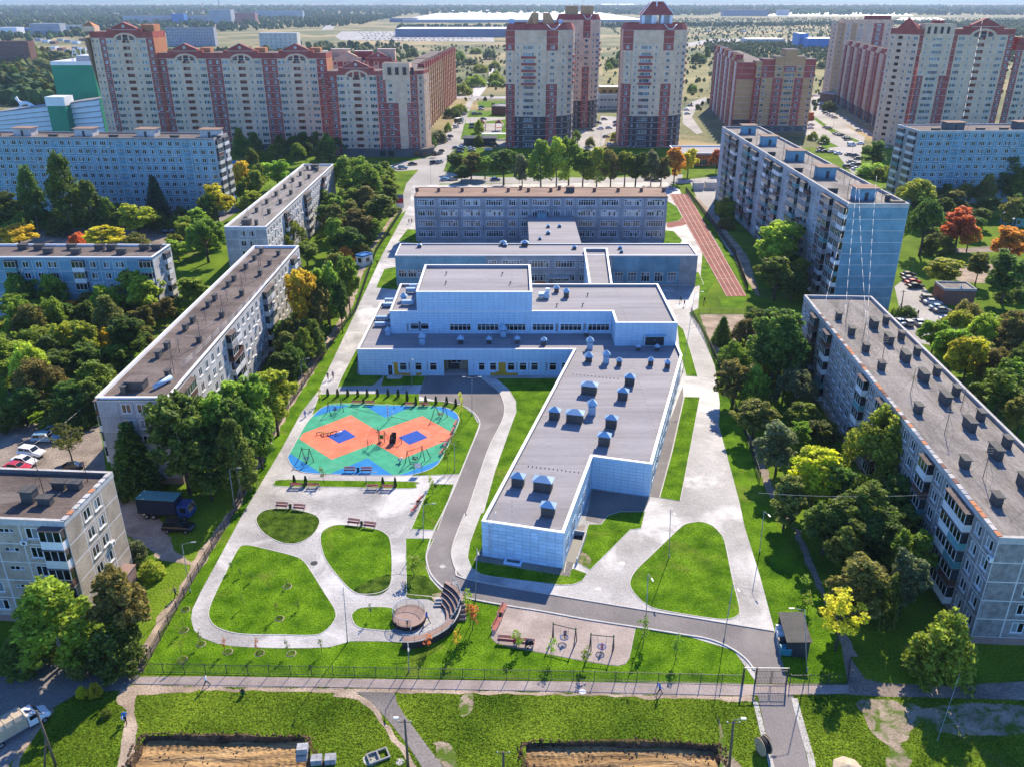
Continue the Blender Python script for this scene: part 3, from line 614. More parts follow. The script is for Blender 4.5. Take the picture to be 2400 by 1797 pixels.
class Bld:
    def __init__(s, name, label, cat, loc, group=None):
        s.root = thing(name, label, cat, (loc[0], loc[1], 0), 0, group); s.o = Vector((loc[0], loc[1], 0)); s.pend = {}
    def L(s, p): return Vector((p[0], p[1], 0))-s.o
    def put(s, name, wm, p, z, ang): s.pend.setdefault(name, []).append((wm, Vector((p[0], p[1], z)), ang))
    def wall(s, p0, p1, z0, floors, sh, cols, belts=None, panel=None, base=None, top=0, topmat=None, name='wall', seam='seam_white'):
        """facade from p0 to p1 (outside on the right), floors storeys of sh metres; cols = (width, material, window) left to right"""
        a, b = s.L(p0), s.L(p1); d = b-a; Ln = d.length; u = d/Ln; ang = math.atan2(u.y, u.x); tot = sum(c[0] for c in cols)
        nrm = Vector((u.y, -u.x, 0)); mb = MB(); H = floors*sh
        if panel:
            mb.face([(0,.17,z0),(Ln,.17,z0),(Ln,.17,z0+H),(0,.17,z0+H)], 'seam_dark'); sm = MB(); g2 = panel/2+.03; xx = 0
            for f in range(floors+1): sm.box(0,Ln,.012,.06,max(0,z0+f*sh-g2),z0+f*sh+g2,seam,skip='b')
            for c_ in list(cols)+[(0,0,0)]: sm.box(max(0,xx-g2),min(Ln,xx+g2),.009,.06,z0+g2,z0+H-g2,seam,skip='b'); xx += c_[0]/tot*Ln
            sm.obj('panel_seams', s.root, a, ang)
        x = 0
        for (cw, mat, win) in cols:
            w = cw/tot*Ln
            for f in range(floors):
                m = mat(f) if callable(mat) else mat; wk = win(f) if callable(win) else win
                zf = z0+f*sh; hole = None
                if wk and isinstance(wk, str) and wk in WK:
                    ww, wh, ws, fn = WK[wk]
                    if ww < w-.1:
                        hole = (ww, min(wh, sh-ws-.1), ws); p = a+u*(x+w/2); s.put('loggia' if wk[:3] == 'log' else 'window', fn(), p, zf+ws, ang)
                        if wk[0] in 'we' and floors > 4 and rac.random() < .09: s.put('air_conditioner', ACU, p+u*rac.choice((-1,1))*min(w/2-.3, ww/2+.6), zf+ws-.75, ang)
                if panel:
                    g = panel; hl = (hole[0], hole[1], round(hole[2]-g/2,3)) if hole else None
                    s.put('wall_panel', panelmb(w-g, sh-g, hl, m), a+u*(x+w/2), zf+g/2, ang)
                elif hole:
                    h0, h1, v0, v1 = x+w/2-hole[0]/2, x+w/2+hole[0]/2, zf+hole[2], zf+hole[2]+hole[1]
                    for q in ((x,h0,zf,zf+sh),(h1,x+w,zf,zf+sh),(h0,h1,zf,v0),(h0,h1,v1,zf+sh)):
                        mb.face([(q[0],0,q[2]),(q[1],0,q[2]),(q[1],0,q[3]),(q[0],0,q[3])], m)
                    r = .14
                    mb.face([(h0,0,v0),(h1,0,v0),(h1,r,v0),(h0,r,v0)], m); mb.face([(h0,0,v1),(h0,r,v1),(h1,r,v1),(h1,0,v1)], m)
                    mb.face([(h0,0,v0),(h0,r,v0),(h0,r,v1),(h0,0,v1)], m); mb.face([(h1,r,v0),(h1,0,v0),(h1,0,v1),(h1,r,v1)], m)
                else: mb.face([(x,0,zf),(x+w,0,zf),(x+w,0,zf+sh),(x,0,zf+sh)], m)
                if isinstance(wk, tuple): s.put('balcony', wk[1](f), a+u*(x+w/2), zf+.1, ang)
            x += w
        if base: mb.face([(0,0,0),(Ln,0,0),(Ln,0,z0),(0,0,z0)], base)
        if top: mb.face([(0,.0,z0+H),(Ln,.0,z0+H),(Ln,.0,z0+H+top),(0,.0,z0+H+top)], topmat or cols[0][1])
        if mb.f: mb.obj(name, s.root, a, ang)
        if belts:
            bb = MB()
            for f in range(floors+1): bb.box(0,Ln,-.05,.0,z0+f*sh-.09,z0+f*sh+.09,belts,skip='b')
            bb.obj('belt_course', s.root, a, ang)
    def roof(s, poly, z, mat, par=.6, pt=.35, pmat=None, pin=None):
        q = [s.L(p) for p in poly]; b = MB(); b.face([(p.x,p.y,z) for p in q], mat) if len(q) == 4 else [b.face([(q[i].x,q[i].y,z) for i in t], mat) for t in tess(q)]
        r = b.obj('roof', s.root)
        if par:
            c = MB(); n = len(q); inn = inset(q, pt); q = inset(q, -.05); m = pmat or mat
            for i in range(n):
                j = (i+1) % n; A, B, C, D = q[i], q[j], inn[j], inn[i]; t = z+par
                c.face([(A.x,A.y,t),(B.x,B.y,t),(C.x,C.y,t),(D.x,D.y,t)], m); c.face([(D.x,D.y,t),(C.x,C.y,t),(C.x,C.y,z),(D.x,D.y,z)], pin or m)
                lo = t-.16 if m == 'trim_white' else z-.25; c.face([(A.x,A.y,lo),(B.x,B.y,lo),(B.x,B.y,t),(A.x,A.y,t)], m)
            c.obj('parapet', s.root)
        s.roof_obj = r; return r
    def done(s, cap=300):
        for name, lst in s.pend.items():
            lst.sort(key=lambda t: (t[1]+s.o-Vector((0,0,CAM_H))).length)
            for wm, p, ang in lst[:cap]:
                if wm[1] is None: wm[1] = wm[0].mesh(name)
                mobj(name, wm[1], s.root, p, ang)
            if len(lst) > cap:
                b = MB()
                for wm, p, ang in lst[cap:]: b.add(wm[0], Matrix.Translation(p) @ Matrix.Rotation(ang, 4, 'Z'))
                o = b.obj(name+'s_beyond', s.root); o['kind'] = 'stuff'
def inset(q, t):
    n = len(q); out = []; area = sum(q[i-1].x*q[i].y-q[i].x*q[i-1].y for i in range(n)); sg = 1 if area > 0 else -1
    for i in range(n):
        p = q[i]; d1 = (p-q[i-1]).normalized(); d2 = (q[(i+1) % n]-p).normalized()
        n1 = Vector((-d1.y,d1.x,0))*sg; n2 = Vector((-d2.y,d2.x,0))*sg; m = n1+n2
        out.append(p+m*(t/max(.3, m.dot(n1))))
    return out
def frame_of(O, X):              # unit axes of a rectangular house: x from O to X, y to its left
    u = (X-O); u.z = 0; u.normalize(); return u, Vector((-u.y, u.x, 0))
WHITE = lambda f: balcony(3.0,1.0,2.55,'paint_white')
rnd = random.Random(11)
def balc_mix(w=3.0, kinds=('paint_white','paint_teal','paint_grey','paint_brown','paint_white','paint_teal'), openp=.2, d=1.0, h=2.55):
    def f(fl):
        k = rnd.choice(kinds); op = rnd.random() < openp
        return balcony(w, d, h, k, not op, True, 'frame_white')
    return (None, f)
def roof_bits(B, u, v, O, L_, W_, z, vents=(), masts=(), mat='vent_dark', top='vent_dark'):
    """brick vent stacks (x, y, length along y, size along x, height) and aerial masts on a flat roof, in house coordinates"""
    ang = math.atan2(u.y, u.x)
    for (x, y, lx, ly, h) in vents:
        p = B.L(O+u*x+v*y); b = MB(); b.box(-lx/2,lx/2,-ly/2,ly/2,0,h,mat); b.box(-lx/2-.14,lx/2+.14,-ly/2-.14,ly/2+.14,h,h+.1,top)
        b.obj('vent_stack', B.root, (p.x,p.y,z), ang)
    for (x, y, h) in masts:
        p = B.L(O+u*x+v*y); b = MB(); b.tube((0,0,0),(0,0,h),.05,.035,5,'metal_dark')
        for k in (.8,.88,.96): b.box(-.45,.45,-.02,.02,h*k,h*k+.03,'metal_dark')
        for k in (0,1,2):
            t = k*2.094+.3; b.tube((0,0,h*.7),(1.6*math.cos(t),1.6*math.sin(t),.02),.018,.018,3,'metal_dark')
        b.obj('aerial_mast', B.root, (p.x,p.y,z), ang)

# ---------------------------------------------------------------- five-storey panel houses
ZR, SH5 = 15.0, 2.72
def house5(label, O, X, Y, ext=(0,0), wmat='conc', seam='seam_white', roofm='roof_brown', front=None, left=None, right=None, back=None, plinth='conc', parm='conc_pale', pin=None, name='panel_house', W=None, gap=.16, par=.55, z=ZR, floors=5, sh=SH5):
    u, v = frame_of(O, X); L_ = (X-O).length; W_ = W or (Y-O).dot(v); B = Bld(name, label, 'apartment house', O)
    O = O-u*ext[0]; L_ += ext[0]+ext[1]
    c = [O, O+u*L_, O+u*L_+v*W_, O+v*W_]; z0 = z-.35-floors*sh
    for i, sp in enumerate((front, right, back, left)):
        a, b = c[i], c[(i+1) % 4]; n = max(2, round((b-a).length/3.2))
        if sp is None: B.wall(a,b,0,1,z-.1,[(1,wmat,None)]); continue
        cols = sp if isinstance(sp, list) else [(1,wmat,sp)]*n
        B.wall(a,b,z0,floors,sh,cols,panel=gap,base=plinth,top=.3,topmat=wmat,seam=seam)
    B.roof(c, z-.1, roofm, par, .4, parm, pin)
    return B, u, v, O, L_, W_
def z_(*l): return [Vector((p.x,p.y,0)) for p in l]
# long grey house on the right (near)
O, X = z_(Q('BR',2045,190,ZR), Q('BR',2420,205,ZR)); Y = z_(Q('MR',785,265,ZR))[0]
u0 = (Y-O).normalized(); X = O+Vector((u0.y,-u0.x,0))*13.6
u, v = frame_of(O, X); LE = (Y-O).length
bals = [ (Q(c,x,y,13.4)-O).dot(v) for c,x,y in (('MR',850,440),('MR',930,540),('MR',1155,830),('MR',1270,965),('MR',1590,1370),('MR',1770,1600),('BR',1725,60)) ]
nb = round(LE/3.0); bw = LE/nb; hit = {min(nb-1, max(0, int((LE-b)/bw))) for b in bals}
colsE = [(1,'gravel_wall', balc_mix(2.9, ('paint_white','paint_teal','paint_teal','paint_white','paint_brown'), .12)) if i in hit else (1,'gravel_wall','e2') for i in range(nb)]
B, u, v, O, L_, W_ = house5('long five storey panel house with grey roof full of vent stacks, right edge', O, X, Y, wmat='gravel_wall', roofm='roof_stone', left=colsE,
   front=[(1,'gravel_wall',None),(1,'gravel_wall','e2'),(1,'gravel_wall','e2'),(1,'gravel_wall',None)], plinth='plinth', parm='conc_pale', pin='conc', gap=.17)
for k in range(62):                                   # loose coping slabs on the roof edge
    b = MB(); b.box(-.28,.28,-.55,.55,0,.06,rnd.choice(('brick_orange','conc_pale','conc_pale','conc','brick_dull'))); p = B.L(O+u*.1+v*(.7+k*1.27)); b.obj('coping_slab', B.root, (p.x,p.y,ZR+.46), math.atan2(u.y,u.x))
vE = [(8.6,y,.9,2.6,1.5) for y in (4,12,20,28,36.5,45,53,61,69)]+[(3.3,y,.8,1.6,1.3) for y in (8,17,33,49,57,65,73)]+[(11.5,y,.7,1.5,1.4) for y in (6,14.5,23,31,39.5,47,55.5,63,71)]
roof_bits(B,u,v,O,L_,W_,ZR-.1,vE,[(4.4,y,4.6) for y in (3,14,26,39,52,62,72)]+[(10,y,3.6) for y in (10,34,58)])
B.done()
# far-left side wing of that house: roof notch
# long brown-roofed house on the left
O, X, Y = z_(Q('ML',620,930,ZR), Q('ML',1090,930,ZR), Q('SS',613,580,ZR))
LA = (Y-O).length; nA = round(LA/3.1)
def colA(i):
    m = i % 8
    return (1,'conc_pale', balc_mix(2.9, ('paint_white','paint_white','cream','paint_brown','paint_grey'), .25)) if m in (1,2) else (1,'conc_pale','e2')
B, u, v, O, L_, W_ = house5('long five storey house with brown bitumen roof beside the playground', O, X, Y, wmat='conc_pale', seam='seam_dark', roofm='roof_brown',
   right=[colA(i) for i in range(nA)], front=[(1.2,'conc',None),(.9,'conc','e2'),(.9,'conc','e2'),(1.2,'conc',None)], plinth='plinth', parm='trim_white', gap=.07)
for f in range(4): B.put('balcony', balcony(2.2,.9,2.5,('paint_brown','paint_white','paint_white','paint_white')[f]), B.L(O+v*2.0), ZR-3.2-f*SH5, math.atan2(-v.y,-v.x))
vA = [(3.2,y,.7,1.4,1.2) for y in (3,17,21,30,34,43,47,56,60,69,76,82)]+[(7.8,y,.7,1.2,1.1) for y in (9,24,37,50,64,72,80)]
roof_bits(B,u,v,O,L_,W_,ZR-.1,vA,[(8.4,y,4.8) for y in (10,23,36,49,62)]+[(6.0,y,2.6) for y in (19,33,46,59,71)])
b = MB(); b.box(-1.3,1.3,-1.1,1.1,0,1.5,'vent_dark',top='roof_brown'); b.box(-1.5,1.5,-1.3,1.3,1.5,1.62,'roof_brown'); p = B.L(O+u*4.6+v*4.6); b.obj('roof_hatch', B.root, (p.x,p.y,ZR-.1), math.atan2(u.y,u.x))
b = MB(); b.tube((-.7,-1.6,.45),(.7,1.8,.6),.38,.42,12,'galv'); p = B.L(O+u*8.2+v*5.5); b.obj('vent_duct', B.root, (p.x,p.y,ZR-.1), math.atan2(u.y,u.x))
B.done()
# house behind it
O, X, Y = z_(Q('TL',1450,1478,ZR), Q('TL',1722,1478,ZR), Q('TL',1985,1070,ZR)); nB = round((Y-O).length/3.1)
B, u, v, O, L_, W_ = house5('grey roofed five storey house behind the brown roofed one, left of driveway trees', O, X, Y, wmat='conc_pale', roofm='roof_stone',
   right=[colA(i+3) for i in range(nB)], front=[(1.4,'conc',None),(.9,'conc','e2'),(.9,'conc','e2'),(1.2,'conc',None)], parm='trim_white', gap=.12)
roof_bits(B,u,v,O,L_,W_,ZR-.1,[(3.5,y,.7,1.3,1.3) for y in range(8,92,11)]+[(7.6,y,.7,1.3,1.3) for y in range(4,92,13)]+[(5,4,2.2,2,1.5),(6,86,2.4,2.2,1.6)],[(8.2,y,5) for y in range(9,92,17)]+[(2.5,y,4) for y in range(14,92,25)])
B.done()
# teal shaded house on the left edge
X = z_(Q('ML',985,20,ZR))[0]; O = z_(Q('ML',0,18,ZR))[0]; Y = O+Vector((0,11.5,0)); nC = 15
colC = [(1,'conc_shade_blue',{0:'e2',1:'e2',2:'e3',3:None,4:balc_mix(2.8,('paint_teal','paint_white','paint_teal'),.2)}[i % 5]) for i in range(nC)]
B, u, v, O, L_, W_ = house5('shaded blue grey five storey house at left edge behind maples', O, X, Y, ext=(12,0), wmat='conc_shade_blue', roofm='roof_brown', front=colC, right=[(1,'conc_pale',None),(1,'conc_pale','e2'),(1,'conc_pale',balc_mix(2.6,('paint_white',),.3)),(1,'conc_pale',None)], parm='trim_white', gap=.13)
roof_bits(B,u,v,O,L_,W_,ZR-.1,[(x,y,2.2,1.0,1.2) for x,y in ((3,8),(8,4),(13,8.5),(17,8.3),(21,5),(25,8.6),(28,4.5),(32,8.3),(35,8.3),(39,4.6),(43,8.4),(46,8.4))],[(x,6,4) for x in (6,20,34,44)])
B.done()
# beige house bottom left
X = z_(Q('BL',415,85,ZR))[0]; O = z_(Q('BL',-40,66,ZR))[0]; Yr = z_(Q('ML',690,1410,ZR))[0]; u, v = frame_of(O, X); WD = (Yr-X).dot(v)
colD = [(1,'conc_warm',balc_mix(3,('paint_white',),.3)),(1,'conc_warm','e2'),(1,'conc_warm','stair'),(1,'conc_warm','e2'),(1,'conc_warm','e2'),(1,'conc_warm',balc_mix(3,('paint_white','paint_teal'),.2)),(.9,'conc_warm','e2'),(1.0,'conc_warm',balc_mix(2.9,('paint_brown','paint_white','paint_teal'),.2))]
colD = [(1.1,'conc_warm','stair'),(.9,'conc_warm','e2'),(.95,'conc_warm',balc_mix(2.7,('paint_white','paint_brown','paint_white'),.3))]
B, u, v, O, L_, W_ = house5('beige five storey house end with white panel seams, bottom left', O, X, O+v*WD, ext=(16,0), wmat='conc_warm', roofm='roof_brown', front=[(1,'conc_warm','e2'),(1,'conc_warm','e2'),(1,'conc_warm','stair'),(1,'conc_warm','e2'),(1,'conc_warm','e2')]+colD, right=[(1.25,'conc_warm',None),(.9,'conc_warm','e2'),(.9,'conc_warm','e2'),(1.25,'conc_warm',None)], plinth='plinth', parm='conc_pale', pin='seam_dark', gap=.17)
for k in range(9):
    b = MB(); b.box(-.3,.3,-.45,.45,0,.06,'brick_orange' if k % 4 == 1 else 'conc_pale'); p = B.L(O+u*(L_-.15)+v*(.6+k*1.2)); b.obj('coping_slab', B.root, (p.x,p.y,ZR+.46), math.atan2(u.y,u.x))
roof_bits(B,u,v,O,L_,W_,ZR-.1,[(x+16,y,1.6,.9,1.0) for x,y in ((3.6,7.8),(5.6,7.8),(3.9,4.2))]+[(17.6,4.8,1.5,1.4,1.6)],[(18.2,6.5,5),(22.2,9.6,3)])
p = B.L(O+u*L_+v*6.2); b = MB(); b.box(0,1.6,-3.2,3.2,2.2,2.35,'deck'); b.box(0,1.5,-3.1,3.1,0,2.2,'plinth'); b.obj('basement_entrance', B.root, p, math.atan2(u.y,u.x))
B.done()

# ---------------------------------------------------------------- nine-storey panel houses
Z9, SH9 = 26.6, 2.8
def lift_house(B, u, v, O, x, y, z, sx=4.6, sy=4.0, h=2.9, mat='conc_shade_blue'):
    p = B.L(O+u*x+v*y); b = MB(); b.box(-sx/2,sx/2,-sy/2,sy/2,0,h,mat); b.box(-sx/2-.6,sx/2+.6,-sy/2-.6,sy/2+.6,h,h+.16,'roof_rust'); b.box(-.45,.45,-sy/2-.03,-sy/2,0,1.9,'metal_dark')
    b.obj('lift_house', B.root, (p.x,p.y,z), math.atan2(u.y,u.x))
# right-hand nine-storey slab seen end on
O, X, Y = z_(Q('TR',1075,1335,Z9), Q('TR',1465,1335,Z9), Q('TR',450,830,Z9)); nG = round((Y-O).length/3.25)
def colG(i):
    m = i % 8
    if m in (0,1,3,4): return (1,'conc',balc_mix(3.15,('paint_grey','paint_white','paint_grey','paint_teal','paint_brown','paint_grey'),.15,1.1))
    return (1,'conc',{2:None,5:None,6:'e2',7:None}[m])
B, u, v, O, L_, W_ = house5('grey nine storey panel slab with blank end wall and glazed balconies', O, X, Y, wmat='conc', roofm='roof_stone', left=[colG(nG-1-i) for i in range(nG)], front=[(1,'conc_shade_blue',None)], parm='conc_pale', pin='conc', gap=.13, par=.7, z=Z9, floors=9, sh=SH9)
for k, y in enumerate((8.5,36,63,92,118)): lift_house(B,u,v,O,6.5,y,Z9-.1)
roof_bits(B,u,v,O,L_,W_,Z9-.1,[(1.8,y,2.2,.9,1.0) for y in (16,44,71,99)]+[(12.2,2.2,3,1.2,.8),(11.5,6,1,1,1.4)],[(3.2,y,5.5) for y in (10,38,64,94)]+[(9.6,y,4) for y in (5,30,60)])
B.done()
# left nine-storey slab
X = z_(Q('TL',1382,905,Z9))[0]; O = z_(Q('TL',0,893,Z9))[0]; Y = O+Vector((0,13,0))
def colF(i):
    return (1,'conc_shade_blue',{0:'e2',1:'e3',2:'e2',3:'e2',4:'e3',5:'e2',6:'stair',7:'e2'}[i % 8])
nF = 30
B, u, v, O, L_, W_ = house5('blue shaded nine storey panel slab on the left with roof cabins', O, X, Y, ext=(12,0), wmat='conc_shade_blue', roofm='roof_brown', front=[colF(i+4) for i in range(nF)], right=[(1,'conc_pale',balc_mix(4.2,('paint_white','cream','paint_brown'),.3,.8)),(1,'conc_pale',balc_mix(4.2,('paint_white','cream'),.3,.8))], parm='paint_grey', gap=.14, par=.5, z=Z9, floors=9, sh=SH9)
for x in (9,31.5,54,77): lift_house(B,u,v,O,x+8,7.5,Z9-.1,6.5,4.5,2.6,'conc_pale')
roof_bits(B,u,v,O,L_,W_,Z9-.1,[(x,4,3,1.2,.8) for x in (8,29,51,73,88)])
B.done()
# right far nine-storey slab
O = z_(Q('TR',1535,855,Z9))[0]; X = z_(Q('TR',2208,850,Z9))[0]; Yl = z_(Q('TR',1440,812,Z9))[0]
X = O+(X-O).normalized()*52; u, v = frame_of(O, X)
B, u, v, O, L_, W_ = house5('teal shaded nine storey panel slab at right edge below the brick tower', O, X, O+v*max(12,(Yl-O).dot(v)), wmat='conc_shade_blue', roofm='roof_brown', front=[colF(i+2) for i in range(16)], left=[(1,'conc',balc_mix(4.6,('paint_white','paint_white','paint_teal'),.1,.8)),(1,'conc',balc_mix(4.6,('paint_white','paint_white'),.1,.8))], parm='conc_pale', gap=.14, par=.5, z=Z9, floors=9, sh=SH9)
for x in (16,43): lift_house(B,u,v,O,x,7,Z9-.1,6.5,4.5,2.6,'stone_dark')
roof_bits(B,u,v,O,L_,W_,Z9-.1,[(x,4,3,1.2,.8) for x in (8,25,34)])
B.done()
# ---------------------------------------------------------------- the new white school
CR['I0'] = (170,20,.18113)
NS = Bld('new_school', 'new white panelled school building with flat grey roofs and long front wing', 'school', Q('MC',1505,607,5.9))
def clad(B, p0, p1, z0, z1, opens=(), pw=1.15, ph=.59, mat='panel_shade_blue', colour=None):
    """backing wall plus separate cladding panels; opens = (s0, s1, z0, z1, kind)"""
    a, b = B.L(p0), B.L(p1); Ln = (b-a).length; u = (b-a)/Ln; ang = math.atan2(u.y, u.x)
    nc, nr = max(1, round(Ln/pw)), max(1, round((z1-z0)/ph)); cw, ch = Ln/nc, (z1-z0)/nr; m = MB()
    m.face([(0,.07,z0),(Ln,.07,z0),(Ln,.07,z1),(0,.07,z1)], 'panel_joint'); m.obj('wall', B.root, a, ang)
    for i in range(nc):
        for j in range(nr):
            s, z = (i+.5)*cw, z0+(j+.5)*ch; mm = mat; skip = False
            for (s0,s1,y0,y1,k) in opens:
                if s0-.25 < s < s1+.25 and y0-.12 < z < y1+.12:
                    if k in MT: mm = k
                    else: skip = True
            if not skip: B.put('cladding_panel', panelmb(cw-.035, ch-.03, None, mm, .06), a+u*s, z-ch/2, ang)
    for (s0,s1,y0,y1,k) in opens:
        if k in MT: continue
        b_ = MB(); w, h = s1-s0+.7, y1-y0+.5
        b_.box(-w/2,w/2,-.03,.065,0,.25,'panel_shade_blue'); b_.box(-w/2,w/2,-.03,.065,h-.25,h,'panel_shade_blue'); b_.box(-w/2,-w/2+.35,-.03,.065,.25,h-.25,'panel_shade_blue'); b_.box(w/2-.35,w/2,-.03,.065,.25,h-.25,'panel_shade_blue')
        p = a+u*((s0+s1)/2); b_.obj('window_surround', B.root, (p.x,p.y,y0-.25), ang)
        if k == 'door':
            d = MB(); d.box(-(s1-s0)/2,(s1-s0)/2,.0,.06,0,y1-y0,'metal_dark'); d.box(-.04,.04,-.03,0,.9,1.3,'galv'); d.obj('door', B.root, (p.x,p.y,y0), ang)
        else:
            n = int(k); wm = winmb(s1-s0, y1-y0, n, transom=True, ft=.1, glass='glass_dark', sill=False, depth=.055); B.put('window', wm, p, y0, ang)
def F(p, fwd=None): return Vector((p.x, p.y, 0))
ZV = 5.9
P1, P2, P3, P4, P5, P6 = (F(Q(c,x,y,ZV)) for c,x,y in (('MC',105,597),('MC',1505,607),('BC',908,62),('BC',1440,140),('MC',1625,1292),('MC',2010,1342)))
uw = (P3-P2).normalized(); un = (P4-P3).normalized()
P7 = F(Q('MC',2205,640,ZV)); P8 = Vector((P7.x+.3, 187, 0)); PL = F(Q('MC',265,272,ZV)); P9 = Vector((PL.x, 187, 0))
yF = P1.y; P2.y = yF = (P1.y+P2.y)/2; P1.y = yF
NS.roof([P1,P2,P3,P4,P5,P6,P7,P8,P9], ZV-.6, 'roof_grey', .6, .42, 'trim_white', 'panel_joint')
def sx(x, y, f): return XAT('MC', x, y, f)-P1.x
def zz(y): return ZAT('MC', y, yF)
o1 = [(sx(x,715,yF)-.75, sx(x,715,yF)+.75, zz(740), zz(690), '1') for x in (400,498,595,905,982,1098,1175,1250,1368,1445)]
o1 += [(sx(303,740,yF), sx(330,740,yF), .12, 2.3, 'door'), (sx(335,740,yF), sx(376,740,yF), .1, 2.9, 'panel_yellow'), (sx(385,765,yF), sx(425,765,yF), .1,.7,'panel_yellow'), (sx(480,765,yF), sx(520,765,yF), .1,.7,'panel_yellow'), (sx(1008,740,yF), sx(1076,740,yF), .1, 2.9, 'panel_yellow'), (sx(960,770,yF), sx(1125,770,yF), .1,.6,'panel_yellow')]
xe0, xe1 = P1.x+sx(665,720,yF), P1.x+sx(820,720,yF)
oe = [(o[0]-0, o[1]-0, *o[2:]) for o in o1]
clad(NS, P1, Vector((xe0,yF,0)), 0, ZV-.05, [o for o in oe if o[1] < xe0-P1.x])
clad(NS, Vector((xe1,yF,0)), P2, 0, ZV-.05, [(o[0]-(xe1-P1.x), o[1]-(xe1-P1.x), *o[2:]) for o in oe if o[0] > xe1-P1.x])
clad(NS, Vector((xe0,yF,0)), Vector((xe1,yF,0)), 3.45, ZV-.05)
m = MB(); w = xe1-xe0; d = 3.2                                    # entrance recess
m.face([(0,d,0),(w,d,0),(w,d,3.45),(0,d,3.45)],'panel_beige'); m.face([(0,0,0),(0,d,0),(0,d,3.45),(0,0,3.45)],'panel_yellow'); m.face([(w,d,0),(w,0,0),(w,0,3.45),(w,d,3.45)],'panel_beige'); m.face([(0,d,3.45),(w,d,3.45),(w,0,3.45),(0,0,3.45)],'panel_shade_blue'); m.face([(0,0,.08),(w,0,.08),(w,d,.08),(0,d,.08)],'paving')
m.obj('entrance_recess', NS.root, NS.L((xe0,yF)), 0)
NS.put('window', winmb(2.2,1.4,2,glass='glass_dark',sill=False,depth=.0), NS.L((xe0+w*.48,yF+3.1)), 1.5, 0)
m = MB(); m.box(0,2.4,-.06,-.01,0,2.3,'metal_dark'); m.obj('door', NS.root, NS.L((xe0+w*.12,yF+d)), 0)
m = MB(); m.box(0,3.2,-1.5,0,0,.16,'conc_pale'); m.box(.3,2.9,-1.9,-1.5,0,.08,'conc_pale'); m.obj('doorstep', NS.root, NS.L((P1.x+sx(300,780,yF),yF)), 0)
clad(NS, P9, P1, 0, ZV-.05); 
def wins_along(p0, p1, spans, z0, z1, n):
    Ln = (p1-p0).length; return [(a*Ln, b*Ln, z0, z1, n) for a, b in spans]
clad(NS, P2, P3, 0, ZV-.05, wins_along(P2,P3,[(t,t+.055) for t in (.06,.16,.26,.36,.46,.56,.66,.76,.86)],1.2,3.1,'3'))
clad(NS, P3, P4, 0, ZV-.05)
clad(NS, P4, P5, 0, ZV-.05, wins_along(P4,P5,[(.10,.17),(.30,.37),(.50,.58),(.68,.76),(.86,.94)],1.3,3.3,'2'))
clad(NS, P5, P6, 0, ZV-.05)
clad(NS, P6, P7, 0, ZV-.05, wins_along(P6,P7,[(t,t+.055) for t in (.05,.15,.25,.35,.45,.55,.65,.75,.85)],1.2,3.4,'2'))
clad(NS, P7, P8, 0, ZV-.05)
# light well, ladder and basement stair of the wing
b = MB(); g = .5; b.box(-1.25,1.25,-1.1,-.8,0,.35,'panel_shade_blue'); b.box(-1.25,-.95,-.8,0,0,.35,'panel_shade_blue'); b.box(.95,1.25,-.8,0,0,.35,'panel_shade_blue')
for k in range(6): b.box(-.9+k*.34,-.85+k*.34,-.8,0,.2,.24,'metal_dark')
p = NS.L(P3+un*4.6); b.obj('light_well', NS.root, p, math.atan2(un.y,un.x))
b = MB()
for x in (-.28,.28): b.tube((x,-.2,1.4),(x,-.2,ZV+.7),.03,.03,5,'paint_white')
for k in range(15): b.tube((-.28,-.2,1.5+k*.33),(.28,-.2,1.5+k*.33),.02,.02,4,'paint_white')
for x in (-.45,.45): b.tube((x,.3,ZV),(x,.3,ZV+1),.03,.03,4,'paint_white'); b.tube((x,1.2,ZV-.5),(x,1.2,ZV+1),.03,.03,4,'paint_white'); b.tube((x,.3,ZV+1),(x,1.2,ZV+1),.03,.03,4,'paint_white')
p = NS.L(P3+un*1.25); b.obj('roof_ladder', NS.root, p, math.atan2(un.y,un.x))
uv = (P5-P4).normalized(); b = MB(); b.box(.4,7.2,-1.75,-1.5,0,.85,'conc_pale'); b.box(6.95,7.2,-1.5,-.02,0,.85,'conc_pale'); b.box(.4,6.95,-1.5,-.02,.06,.08,'metal_dark')
for k in range(7): b.tube((1+k*.9,-1.62,.85),(1+k*.9,-1.62,1.5),.02,.02,4,'metal_dark')
b.obj('basement_stair', NS.root, NS.L(P4+uv*1.2), math.atan2(uv.y,uv.x))
# upper storeys
yU = 168.5
def XM(x, y, f): return XAT('MC', x, y, f)
V3 = [Vector((XM(310,350,yU),yU,0)), Vector((XM(485,350,yU),yU,0))]
zU, zT = 10.5, 14.8; zl = 5.3
xA, xB, xC = XM(312,352,yU), XM(483,232,yU), XM(1234,234,yU); xD, yD = XM(1752,362,yU), 161.5; xE = XM(2176,430,yD)
A0, A1, A2, A3, A4, A5, A6 = Vector((xA,yU,0)), Vector((xD,yU,0)), Vector((xD,yD,0)), Vector((xE,yD,0)), Vector((xE,187.2,0)), Vector((xA,187.2,0)), None
def sU(x): return XM(x,460,yU)-xA
zq = lambda y: ZAT('MC', y, yU)
oU = [(sU(x)-.95, sU(x)+.95, zq(476), zq(434), '1') for x in (475,540)]+[(sU(x)-2.3, sU(x)+2.3, zq(484), zq(440), '5') for x in (770,948,1128,1305,1485,1665)]
clad(NS, A0, A1, zl, zU-.05, oU); clad(NS, A1, A2, zl, zU-.05); clad(NS, A2, A3, zl, zU-.05, [(6.3,10.2,zl+.1,zl+2.2,'door')]); clad(NS, A3, A4, zl, zU-.05); clad(NS, A5, A0, zl, zU-.05)
B0, B1, B2, B3 = Vector((xB,yU-.004,0)), Vector((xC,yU-.004,0)), Vector((xC,188.3,0)), Vector((xB,188.3,0))
